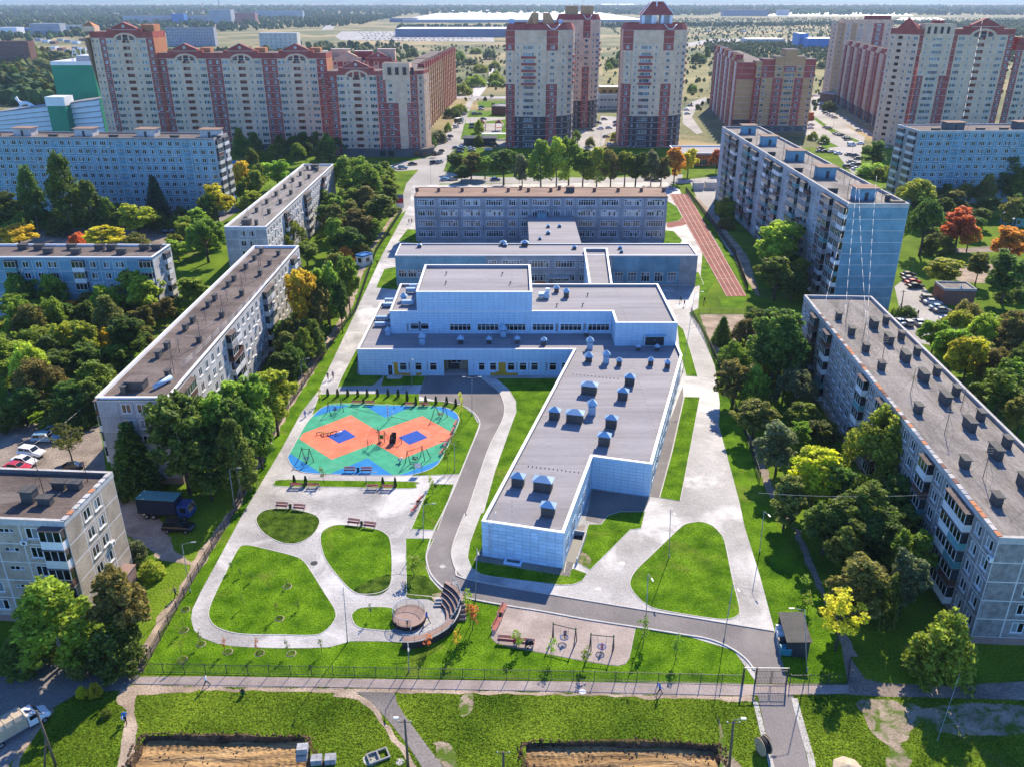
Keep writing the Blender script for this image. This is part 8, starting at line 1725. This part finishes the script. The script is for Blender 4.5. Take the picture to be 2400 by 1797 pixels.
person('AM',690,1010,-90,'stand','cl_white','cl_denim','small child crouching at the deck edge',.05,'hair_fair',.62); person('AM',400,955,-60,'walk','cl_black','cl_black','child in black by the deck at the path',.05,'hair',.75); person('AM',620,880,0,'stand','cl_grey','cl_black','toddler in grey on the round deck',.65,'hair',.6)
person('BC',1447,812,0,'sit','cl_purple','cl_black','child in dark purple on the left nest swing',.5,'hair',.85); person('BC',1685,905,180,'stand','cl_pink','cl_pink','child in pink pushing the right nest swing',.05,'hair',.75)
person('BC',1125,872,0,'sit','cl_red','cl_grey','person in red top sitting on bottom swing court bench',.02)
person('PG',1518,830,90,'sit','cl_navy','cl_black','child in navy on the bottom right playground swing',.55,'hair',.8); person('PG',672,285,0,'sit','cl_blue','cl_black','child on the top left playground swing',.5,'hair',.8)
person('MC',232,62,0,'walk','cl_black','cl_black','lone walker on the left path beside the old hall',.03); person('TC',438,1448,0,'walk','cl_black','cl_navy','left walker of the pair beside the old school',.03); person('TC',456,1446,0,'walk','cl_navy','cl_black','right walker of the pair beside the old school',.03)
person('MR',140,305,20,'walk','cl_black','cl_black','walker in black near the end of running track',.03); person('MR',10,325,20,'walk','cl_black','cl_denim','walker at the corner of old hall by the track',.03)
person('TC',2128,1232,0,'stand','cl_black','cl_black','left of two people standing at top of running track',.03); person('TC',2142,1230,0,'stand','cl_grey','cl_black','right of two people standing at top of running track',.03)
person('R6',485,975,0,'walk','cl_black','cl_black','person in black between parked cars by the substation',.03); person('MC',2195,300,30,'walk','cl_navy','cl_black','cyclist in dark clothes by the right school corner',.03)
for k,(x,y) in enumerate(((690,240),(715,242),(815,255),(830,252))): person('R3',x,y,0,'walk',('cl_black','cl_grey','cl_navy','cl_red')[k],'cl_black',('leftmost','second','third','rightmost')[k]+' tiny walker at the far street crossing',.03)
p = Q('BC',1215,878); t = thing('pram','black pram parked beside the swing court bench','pram',(p.x,p.y,.03),.4); b = MB(); n = 8
for i in range(n): a0, a1 = PI*i/n, PI*(i+1)/n; b.face([(-.4*math.cos(a0),-.24,.75+.32*math.sin(a0)),(-.4*math.cos(a1),-.24,.75+.32*math.sin(a1)),(-.4*math.cos(a1),.24,.75+.32*math.sin(a1)),(-.4*math.cos(a0),.24,.75+.32*math.sin(a0))],'cl_navy')
b.prism([(-.42,-.24),(.42,-.24),(.42,.24),(-.42,.24)],.5,.76,'cl_black'); b.obj('carrycot',t)
for x in (-.32,.32):
    for s in (-1,1): b = MB(); b.tube((x,s*.24,.14),(x,s*.28,.14),.14,.14,10,'tyre'); b.obj('wheel',t)
b = MB(); b.tube((-.4,0,.6),(-.75,0,1.0),.02,.02,5,'metal_grey'); b.tube((-.3,-.2,.14),(.2,-.2,.5),.02,.02,4,'metal_grey'); b.tube((-.3,.2,.14),(.2,.2,.5),.02,.02,4,'metal_grey'); b.obj('handle',t)
p = Q('ML',1975,1040); b = MB(); b.box(-.05,.05,-.35,.3,.08,.12,'play_blue'); b.tube((0,-.32,.1),(0,-.38,.85),.02,.02,5,'play_blue'); b.tube((-.2,-.38,.85),(.2,-.38,.85),.02,.02,5,'cl_black'); b.tube((-.03,-.35,.07),(.03,-.35,.07),.07,.07,8,'tyre'); b.tube((-.03,.28,.07),(.03,.28,.07),.07,.07,8,'tyre'); tag(b.obj('scooter',None,(p.x,p.y-.05,.03)),'blue scooter under the child left of the playground','scooter')
# ================================================================ smaller and distant buildings
def box_house(name, label, cat, p0, p1, depth, h, wall, roofm, floors=1, cols=4, win='far', par=.4, parm=None, left=None, right=None, cap=120, base=None, side=True):
    p0, p1 = F(p0), F(p1); u, v = frame_of(p0, p1); B = Bld(name, label, cat, p0); L_ = (p1-p0).length; c = [p0, p1, p1+v*depth, p0+v*depth]; s_ = h/floors
    B.wall(c[0],c[1],0,floors,s_,[(1,wall,win)]*cols if win else [(1,wall,None)])
    nc = max(1, int(depth/(L_/max(1,cols))))
    B.wall(c[1],c[2],0,floors,s_,[(1,right or wall,win if side else None)]*nc); B.wall(c[3],c[0],0,floors,s_,[(1,left or wall,win if side else None)]*nc); B.wall(c[2],c[3],0,1,h,[(1,wall,None)])
    B.roof(c,h,roofm,par,.3,parm or wall); return B, u, v
B,u,v = box_house('substation','square brick substation hut with flat roof beside parked cars','hut',Q('R6',870,790),Q('R6',1385,800),6.2,4.0,'brick_dull','roof_stone',1,1,None,.35,'conc'); b = MB(); b.box(-.3,.3,-.3,.3,0,.5,'galv'); b.tube((0,0,.5),(0,0,1.0),.25,.05,8,'galv'); p = B.L(Q('R6',1185,540,4)); b.obj('roof_vent',B.root,(p.x,p.y,4.0)); b = MB(); b.box(-1.0,1.0,-.05,-.005,0,2.4,'metal_dark'); p = B.L(Q('R6',860,700)); 
b.v = [(x+2.4,y,z) for x,y,z in b.v]; b.obj('door',B.root); B.done()
B,u,v = box_house('hut','small pale blue garden hut with blue roof at right edge','hut',Q('TR',2045,1450),Q('TR',2130,1475),5,3.0,'paint_teal','blue_clad',1,2,'far',.0); a = [B.L(q) for q in (Q('TR',2045,1450),Q('TR',2130,1475))]; w = (a[1]-a[0]).length; b = MB(); b.face([(-.3,-.3,3.0),(w+.3,-.3,3.0),(w+.3,2.5,4.6),(-.3,2.5,4.6)],'blue_clad'); b.face([(w+.3,5.3,3.0),(-.3,5.3,3.0),(-.3,2.5,4.6),(w+.3,2.5,4.6)],'blue_clad'); b.face([(0,0,3.0),(0,2.5,4.5),(0,5,3.0)],'paint_teal'); b.face([(w,0,3.0),(w,5,3.0),(w,2.5,4.5)],'paint_teal'); b.obj('pitched_roof',B.root,(0,0,0),math.atan2(u.y,u.x)); B.done()
B,u,v = box_house('shop','low shop with grey roof and orange front behind autumn trees','shop',Q('TR',-40,1075),Q('TR',440,1075),22,5.2,'orange_clad','roof_grey',1,7,'shop',.7,'trim_white'); B.done()
B,u,v = box_house('kiosk','left of two small grey kiosks by the track','kiosk',Q('TR',72,1232),Q('TR',135,1232),3.5,2.8,'conc_pale','roof_grey',1,1,None,.1); B.done()
B,u,v = box_house('kiosk','right of two small grey kiosks by the track','kiosk',Q('TR',150,1228),Q('TR',215,1228),3.5,2.8,'conc_pale','roof_grey',1,1,None,.1); B.done()
B,u,v = box_house('annex','low flat roofed annex at the foot of the grey slab','building',Q('TR',235,1270),Q('TR',430,1280),11,3.4,'conc','roof_grey',1,3,'w3',.4,'trim_white'); B.done()
B,u,v = box_house('kiosk','pink brick kiosk on the lawn left of the middle tower','kiosk',Q('R3',1050,478),Q('R3',1290,492),14,5.5,'brick_dull','roof_grey',1,1,None,.4,'conc_pale'); b = MB(); b.box(-.7,.7,-.06,0,0,2.3,'paint_brown'); p = B.L(Q('R3',1192,485)); b.obj('door',B.root,p); B.done()
B,u,v = box_house('kindergarten','cream and ochre kindergarten between the point towers','kindergarten',Q('R4',170,400),Q('R4',640,395),18,10,'cream','far_white',2,8,'w3',.6,'far_white'); b = MB(); b.box(0,20,3,14,10,15,'ochre',top='far_white'); 
for k in range(4): b.box(2+k*4.5,4.5+k*4.5,2.9,3,11.2,13,'glass_dark')
b.obj('upper_storey',B.root); B.done()
t0 = Q('R3',600,975); t = thing('pavilion','dark roofed parking pavilion on the far street corner','shelter',(t0.x,t0.y,0)); b = MB(); b.box(0,17,0,9,0,3.2,'metal_dark',top='metal_dark'); b.obj('body',t); b = MB(); b.box(-.6,17.6,-.6,9.6,3.2,3.7,'cl_navy'); b.obj('roof',t)
t0 = Q('R3',905,880); t = thing('pergola','white shade canopy on the far lawn','canopy',(t0.x,t0.y,0))
for x in (0,9,18):
    for y in (0,3): b = MB(); b.box(x-.1,x+.1,y-.1,y+.1,0,2.8,'metal_grey'); b.obj('post',t)
b = MB(); b.box(-.5,18.5,-.5,3.5,2.8,3.05,'far_white'); b.obj('roof',t)
t0 = Q('R3',1030,740); t = thing('play_tower','brown timber play tower on the far playground','play equipment',(t0.x,t0.y,.02))
for x in (-7,-3,3,7):
    for y in (0,3): b = MB(); b.box(x-.15,x+.15,y-.15,y+.15,0,4.2,'wood_post'); b.obj('post',t)
for x in (-5,5): b = MB(); b.box(x-2,x+2,-.1,3.1,1.6,1.8,'wood_red'); b.obj('platform',t); b = MB(); b.face([(x-2.4,-.4,4.2),(x+2.4,-.4,4.2),(x,1.5,6.2)],'wood_red'); b.face([(x+2.4,-.4,4.2),(x+2.4,3.4,4.2),(x,1.5,6.2)],'wood_red'); b.face([(x+2.4,3.4,4.2),(x-2.4,3.4,4.2),(x,1.5,6.2)],'wood_red'); b.face([(x-2.4,3.4,4.2),(x-2.4,-.4,4.2),(x,1.5,6.2)],'wood_red'); b.obj('roof',t)
b = MB(); b.box(-3,3,.8,2.2,2.0,2.15,'wood_pale'); b.obj('bridge',t)
B,u,v = box_house('annex','flat roofed annex with dark band at the foot of the ribbed row','building',Q('R5',415,260),Q('R5',640,285),22,6,'brick_dull','far_grey',1,4,None,.6,'conc_pale'); B.done()
b = MB(); p = Q('R5',270,560); b.box(-2.2,2.2,-1,1,0,2.4,'orange_clad'); b.box(-1.6,1.6,-.7,.7,2.4,4.6,'orange_clad'); b.box(-2,-1.5,-1.4,-1,0,1.6,'play_yellow'); tag(b.obj('play_house',None,(p.x,p.y,0)),'orange play structure at the corner of the tan block','play equipment')
# green and white building, far left
p0 = Q('TL',470,880); yG = 470; x0, x1 = XAT('TL',330,430,yG), XAT('TL',598,420,yG); zt = ZAT('TL',420,yG)
B = Bld('green_building','tall green clad block with white roof rim at left','building',(x0,yG))
for i in range(5): B.wall((x0+(x1-x0)*i/5,yG),(x0+(x1-x0)*(i+1)/5,yG),0,1,zt,[(1,'green_clad',None)])
B.wall((x1,yG),(x1+2,yG+30),0,1,zt,[(1,'green_clad',None)]); B.wall((x0,yG+30),(x0,yG),0,1,zt,[(1,'green_clad',None)])
B.roof([Vector((x0,yG,0)),Vector((x1,yG,0)),Vector((x1+2,yG+30,0)),Vector((x0,yG+30,0))],zt,'far_white',1.6,.5,'far_white'); b = MB(); b.box(10,24,8,20,zt,zt+4,'far_grey',top='far_white'); b.obj('roof_plant',B.root)
B.done()
y2 = 445; xa, xb = XAT('TL',-40,720,y2), XAT('TL',640,640,y2); z2 = ZAT('TL',640,y2)
B = Bld('arena','white wave fronted arena with green pylon at left','arena',(xa,y2)); n = 7
for i in range(n):
    f0, f1 = i/n, (i+1)/n; b = MB(); zA, zB = z2*(.74+.26*f0), z2*(.74+.26*f1); X0, X1 = (xb-xa)*f0, (xb-xa)*f1
    for k in range(7):
        a0, a1 = .22+k*.11, .22+(k+1)*.11
        b.face([(X0,-.8,zA*a0),(X1,-.8,zB*a0),(X1,.2,zB*(a1-.02)),(X0,.2,zA*(a1-.02))],'far_white'); b.face([(X0,.2,zA*(a1-.02)),(X1,.2,zB*(a1-.02)),(X1,-.8,zB*a1),(X0,-.8,zA*a1)],'far_grey')
    b.face([(X0,.3,0),(X1,.3,0),(X1,.3,zB),(X0,.3,zA)],'far_grey'); b.face([(X0,.3,zA),(X1,.3,zB),(X1,16,zB),(X0,16,zA)],'roof_grey'); b.obj('wave_panel',B.root)
xg = XAT('TL',405,700,y2)-xa; zg = ZAT('TL',640,y2-6); b = MB(); b.box(xg-4.5,xg+4.5,-6,3,0,zg-3.5,'green_clad'); b.obj('pylon',B.root); b = MB(); b.box(xg-4.8,xg+4.8,-6.3,3.3,zg-3.5,zg+.8,'far_white'); b.obj('pylon_cap',B.root); B.done()
B = None
def far_box(name, label, c, x0, x1, ytop, ybase, depth, wall, roofm, floors=2, cols=8, win='far', cat='building', par=.3):
    f = Q(c,(x0+x1)/2,ybase).y; a, d = XAT(c,x0,ybase,f), XAT(c,x1,ybase,f); h = max(3,ZAT(c,ytop,f)); B_, u, v = box_house(name,label,cat,Vector((a,f,0)),Vector((d,f,0)),depth,h,wall,roofm,floors,cols,win,par,side=False); B_.done(60); return B_
for k in range(14): x = 225+(k%7)*48; y = 268+(k//7)*52+(k%3)*9; far_box('garage_row','low grey garage shed among the far left trees','TL',x,x+38,y-16,y,12,('far_grey','far_white','far_red','cream')[k%4],('far_white','far_grey')[k%2],1,1,None)
for k in range(9): x = 30+k*78; far_box('shed','small pale shed on the far right plain','A6',x,x+26,(150,205,60)[k%3],(156,214,66)[k%3],15,('far_grey','cream')[k%2],'far_white',1,1,None)
far_box('brick_block','dull brick five storey block at the far left edge','TL',-60,215,270,440,14,'brick_dull','roof_brown',5,12)
far_box('panel_slab','distant grey panel slab behind the tall brick tower','TL',1085,1395,180,300,14,'conc','roof_stone',6,18)
far_box('white_block','white distant block with green trim behind brick gables','TL',1685,1930,215,330,20,'cream','far_white',5,8); far_box('office_block','long grey office with pale roof in the far left','TL',205,400,155,240,25,'far_grey','far_white',3,12)
far_box('warehouse','small white warehouse at the far left','TL',0,118,180,240,30,'far_white','far_white',1,1,None); far_box('warehouse','small blue warehouse at the far left','TL',120,205,185,222,25,'blue_clad','far_white',1,1,None); far_box('warehouse','long pale shed right of the far left office','TL',405,540,165,195,20,'cream','far_white',1,1,None)
far_box('factory','long grey factory hall on the left horizon','TL',800,1360,105,150,40,'far_grey','far_blue',2,20); far_box('factory','tall blue grey factory block under the chimney','TL',1360,1500,65,155,40,'far_grey','far_white',3,5); far_box('factory','dark blue factory cube on the left horizon','TL',1115,1195,92,155,30,'blue_clad','far_white',2,3)
far_box('factory','pale striped works right of the factory','TL',1650,1960,72,120,30,'far_grey','far_white',2,14); far_box('factory','dull red works between the factory blocks','TL',1500,1655,85,150,30,'far_red','far_grey',2,8)
far_box('hypermarket','long blue grey hypermarket with white roof behind car park','A5',80,870,205,262,130,'far_blue','far_white',1,1,None); far_box('warehouse','vast white roofed warehouse behind the hypermarket','A5',130,1830,140,160,2600,'far_grey','far_white',1,1,None)
far_box('warehouse','dark annex at left of the vast warehouse','A5',40,230,130,158,60,'far_blue','far_grey',1,1,None); far_box('warehouse','bright blue warehouse with white roof on the right','A6',770,1420,258,325,45,'blue_clad','far_white',1,1,None); far_box('warehouse','blue tower end of the bright blue warehouse','A6',710,770,225,318,35,'blue_clad','far_white',1,1,None)
far_box('warehouse','white roofed shed left of the blue warehouse','A6',378,620,262,285,50,'far_grey','far_white',1,1,None); far_box('warehouse','dull red and blue shed on the right horizon','A6',215,510,68,108,60,'far_blue','far_red',1,1,None); far_box('warehouse','small grey cube hall on the right horizon','A6',578,650,68,106,40,'far_grey','far_grey',1,1,None)
for c,x0,x1,y0,y1 in (('A6',500,1480,85,108),('A6',1320,1700,120,135),('A5',1500,1760,15,35)):
    q = [Q(c,x0,y1),Q(c,x1,y1),Q(c,x1-60,y0),Q(c,x0+80,y0)]; sheet('pale_yard', q, .05, 'far_white')
sheet('road', pp('A4',(1350,330),(1480,320),(1530,150),(1470,150)), .04, 'asphalt_pale'); sheet('car_park', pp('TC',(0,205),(980,205),(990,272),(0,262),(-40,240)), .04, 'asphalt_pale'); sheet('car_park', pp('TR',(540,258),(770,258),(790,318),(545,318)), .04, 'asphalt_pale'); sheet('car_park', pp('TR',(0,285),(180,255),(560,250),(560,270),(180,280),(0,310)), .03, 'asphalt_pale')
f = Q('A4',70,140).y; t = thing('lattice_mast','red and white lattice mast on the left horizon','mast',(XAT('A4',80,140,f),f,0)); zt = ZAT('A4',-20,f)
for k in range(6):
    b = MB(); z0, z1 = zt*k/6, zt*(k+1)/6; w0, w1 = 9*(1-k/7), 9*(1-(k+1)/7)
    for sx_ in (-1,1):
        for sy_ in (-1,1): b.tube((sx_*w0/2,sy_*w0/2,z0),(sx_*w1/2,sy_*w1/2,z1),.7,.6,4,'play_red' if k % 2 else 'trim_white')
    b.tube((-w0/2,-w0/2,z0),(w1/2,-w1/2,z1),.4,.4,4,'play_red' if k % 2 else 'trim_white'); b.obj('mast_section',t)
f = Q('A4',245,110).y; b = MB(); b.tube((0,0,0),(0,0,ZAT('A4',-40,f)),4.2,3.0,12,'far_blue'); tag(b.obj('factory_chimney',None,(XAT('A4',245,60,f),f,0)),'tall dark factory chimney on the left horizon','chimney')

# ================================================================ signs, statue, hut
def lettering(txt, size, mat, parent, loc, rx=math.pi/2):
    cu = bpy.data.curves.new('lettering','FONT'); cu.body = txt; cu.size = size; cu.extrude = .06; o = bpy.data.objects.new('tmp',cu); COL.objects.link(o)
    me = bpy.data.meshes.new_from_object(o.evaluated_get(bpy.context.evaluated_depsgraph_get())); bpy.data.objects.remove(o); me.materials.clear(); me.materials.append(MT[mat]); q = mobj('lettering',me,parent,loc); q.rotation_euler = (rx,0,0); return q
yS = 500; t = thing('roof_sign','white letter sign on a frame above the green block','sign',(XAT('A3',772,600,yS),yS,ZAT('A3',605,yS)-3)); lettering('АТЛЕО',5.4,'trim_white',t,(0,0,3)); b = MB()
for k in range(5): b.box(k*3.8,k*3.8+.2,.2,.4,-14,3.4,'metal_grey')
b.obj('frame',t)
p = Q('TR',-40,1075); t = thing('shop_sign','dark lettering on the white shop fascia','sign',(p.x,p.y-.12,0)); x0 = XAT('SS',1718,347,p.y)-p.x; lettering('МАГ',2.0,'cl_black',t,(x0,-.1,3.6)); b = MB(); b.box(x0-1,x0+8,-.05,.02,3.3,5.8,'trim_white'); b.obj('fascia',t)
p = Q('SS',556,425); t = thing('billboard','blue billboard beside the blue slab end wall','billboard',(p.x,p.y,0)); b = MB(); b.tube((0,0,0),(0,0,5),.15,.15,6,'metal_grey'); b.obj('pole',t); b = MB(); b.box(-2.2,2.2,-.15,.15,4,8.5,'play_blue'); b.box(-2.0,2.0,-.17,-.15,4.1,5.4,'far_red'); b.obj('panel',t)
p = Q('SS',938,492); t = thing('info_stand','white blue and red striped stand at the school corner','sign',(p.x,p.y,0)); b = MB(); b.box(-1.3,1.3,-.1,.1,.6,2.4,'trim_white'); b.obj('panel',t); b = MB(); b.box(-1.3,1.3,-.1,.1,2.4,4.2,'play_red'); b.obj('panel',t); b = MB(); b.box(-1.3,1.3,-.1,.1,4.2,5.6,'far_blue'); b.obj('panel',t); b = MB(); b.box(-1.4,-1.3,-.1,.1,0,5.6,'metal_grey'); b.obj('post',t); b = MB(); b.box(1.3,1.4,-.1,.1,0,5.6,'metal_grey'); b.obj('post',t)
B,u,v = box_house('hut','small white hut with blue roof beside the left school path','hut',Q('SS',835,622),Q('SS',852,626),4,3.0,'far_white','blue_clad',1,1,'far',.25,'blue_clad'); B.done()
yA = y2+5; xs_ = XAT('SS',52,250,yA); p = Vector((xs_,yA,z2*(.74+.26*(xs_-xa)/(xb-xa))-.1)); me = bpy.data.meshes.new('statue'); js = [(0,0,2.2,.9),(2.2,0,2.6,1.0),(4.6,0,2.0,.9),(-1.4,0,3.6,.6),(-1.9,0,4.8,.7),(-2.9,0,4.6,.4),(6.4,0,1.0,.25),(7.6,0,.4,.15),(-.2,.9,.9,.45),(-2.0,1.0,.3,.35),(-.2,-.9,.9,.45),(-2.0,-1.0,.3,.35),(4.4,1.0,.8,.5),(2.8,1.1,.3,.35),(4.4,-1.0,.8,.5),(2.8,-1.1,.3,.35),(-1.7,.4,5.6,.16),(-1.7,-.4,5.6,.16)]
me.from_pydata([j[:3] for j in js],[(0,1),(1,2),(0,3),(3,4),(4,5),(2,6),(6,7),(0,8),(8,9),(0,10),(10,11),(2,12),(12,13),(2,14),(14,15),(4,16),(4,17)],[]); o = bpy.data.objects.new('tmp',me); COL.objects.link(o); o.modifiers.new('s','SKIN'); o.modifiers.new('u','SUBSURF').levels = 1
for i,j in enumerate(js): me.skin_vertices[0].data[i].radius = (j[3],j[3])
ev = bpy.data.meshes.new_from_object(o.evaluated_get(bpy.context.evaluated_depsgraph_get())); bpy.data.objects.remove(o); ev.materials.append(MT['trim_white']); tag(mobj('statue',ev,None,p),'white reclining animal statue on the arena roof edge','statue')

# ================================================================ grass tufts on the near lawns (uncountable)
def in_poly(X, Y, poly):
    r = np.zeros(len(X), bool); j = len(poly)-1
    for i in range(len(poly)):
        a, b = poly[i], poly[j]
        with np.errstate(divide='ignore', invalid='ignore'): c = ((a[1] > Y) != (b[1] > Y)) & (X < (b[0]-a[0])*(Y-a[1])/(b[1]-a[1]+1e-12)+a[0])
        r ^= c; j = i
    return r
def tufts(name, label, poly, holes, n, size, mat, seed, z=.0):
    rg = np.random.default_rng(seed); P_ = [(p.x,p.y) for p in poly]; x0, x1 = min(p[0] for p in P_), max(p[0] for p in P_); y0, y1 = min(p[1] for p in P_), max(p[1] for p in P_)
    X = rg.uniform(x0,x1,n); Y = rg.uniform(y0,y1,n); k = in_poly(X,Y,P_)
    for h in holes: k &= ~in_poly(X,Y,[(p.x,p.y) for p in h])
    X, Y = X[k], Y[k]; n = len(X); a = rg.uniform(0,6.283,n); s = size*rg.uniform(.5,1.4,n); V = np.zeros((n,3,3)); dx, dy = np.cos(a)*s*.55, np.sin(a)*s*.55; lean = rg.normal(0,.35,(n,2))*s[:,None]
    V[:,0] = np.stack([X-dx,Y-dy,np.full(n,z)],1); V[:,1] = np.stack([X+dx,Y+dy,np.full(n,z)],1); V[:,2] = np.stack([X+lean[:,0],Y+lean[:,1],z+s*.5],1)
    me = bpy.data.meshes.new(name); me.vertices.add(n*3); me.vertices.foreach_set('co',V.reshape(-1)); me.loops.add(n*3); me.loops.foreach_set('vertex_index',np.arange(n*3,dtype=np.int32)); me.polygons.add(n); me.polygons.foreach_set('loop_start',np.arange(0,n*3,3,dtype=np.int32)); me.polygons.foreach_set('loop_total',np.full(n,3,dtype=np.int32)); me.materials.append(MT[mat]); me.update(calc_edges=True)
    o = mobj(name,me); o['kind'] = 'stuff'; o['label'] = label; o['category'] = 'grass'
M('tuft_rough', (.13,.24,.010), .8, .40, .12, 6, 0, .1, col2=(.29,.35,.035), contrast=.7, trans=.5, island=True)
M('tuft_lawn', (.11,.27,.004), .8, .35, .3, 6, 0, .1, col2=(.20,.36,.006), contrast=.7, trans=.5, island=True)
SK = [[Vector((p[0],p[1],0)) for p in [o.data.vertices[i].co for i in range(len(o.data.vertices))]] for o in COL.objects if o.get('kind') == 'structure' and o.name.split('.')[0] in ('road','path','sidewalk','yard','apron','dirt_patch') and len(o.data.vertices) < 400 and min(v.co.y for v in o.data.vertices) < 112]
FR = pp('BL',(-300,1100),(900,1080),'BC',(1000,1150),'BR',(1000,1190),(2300,1100),(2300,1760),'BC',(1000,1790),'BL',(-300,1760))
tufts('grass','rough meadow grass in the foreground', FR, SK+[pitA,pitB], 110000, .17, 'tuft_rough', 1)
PVQ = [[Vector((v.co.x,v.co.y,0)) for v in o.data.vertices] for o in COL.objects if o.get('kind') == 'structure' and o.name.split('.')[0] in ('pavement','road','playground_surface','sidewalk','path','apron') and min(v.co.y for v in o.data.vertices) < 130]
LO = pp('BL',(930,1045),(1240,470),(1535,0),'ML',(1700,1330),'BC',(0,-300),(2208,-300),'BR',(430,0),(720,250),(900,600),(1065,960),(1072,1112),'BC',(1000,1085))
tufts('grass','short mown grass on the outer school lawns', LO, PVQ, 170000, .10, 'tuft_lawn', 2, .012)
for k, o in enumerate([o for o in list(COL.objects) if o.name.split('.')[0] == 'lawn' and o.location.z > .05 and 70 < sum(v.co.y for v in o.data.vertices)/len(o.data.vertices) < 135]):
    q = [Vector((v.co.x,v.co.y,0)) for v in o.data.vertices]; ar = (max(p.x for p in q)-min(p.x for p in q))*(max(p.y for p in q)-min(p.y for p in q))
    bl = [[Vector((p.x,p.y,0)) for p in (P1,P2,P3,P4,P5,P6,P7,P8,P9)], rub, [Vector((p.x,p.y,0)) for p in road_out+road_in]]
    tufts('grass','short grass on a kerbed lawn '+('near','middle','far')[k % 3], q, bl, int(min(40000, ar*26)), .11, 'tuft_lawn', 10+k, .056)
# ================================================================ haze
def haze():
    b = MB(); b.box(-17000,17000,-200,25000,-2.5,112,'far_white'); o = b.obj('haze'); o['kind'] = 'stuff'
    m = bpy.data.materials.new('haze'); m.use_nodes = True; t = m.node_tree; t.nodes.clear(); out = t.nodes.new('ShaderNodeOutputMaterial'); v = t.nodes.new('ShaderNodeVolumePrincipled')
    v.inputs['Color'].default_value = (.62,.80,1.0,1); v.inputs['Density'].default_value = HAZE; v.inputs['Anisotropy'].default_value = .2; t.links.new(v.outputs[0], out.inputs['Volume']); o.data.materials.clear(); o.data.materials.append(m)
HAZE = .00006
haze()
# ================================================================ labels that single each thing out
ORD = ['leftmost','second from left','third from left','fourth from left','fifth from left','sixth from left','seventh from left','eighth from left','ninth from left','tenth from left','eleventh from left','twelfth from left','thirteenth from left','fourteenth from left','fifteenth from left','sixteenth from left']
by = {}
for o in TOP: by.setdefault(o['label'], []).append(o)
for lab, lst in by.items():
    if len(lst) < 2: continue
    lst.sort(key=lambda o: photo_x(o.location))
    for i, o in enumerate(lst): o['label'] = ((ORD[i] if i < len(ORD) else f'{i+1}th from left') if i < len(lst)-1 else 'rightmost')+' '+lab
for o in TOP:
    if len(o['label'].split()) > 16: o['label'] = o['label'].replace('broadleaf tree','tree').replace(' the ',' ')
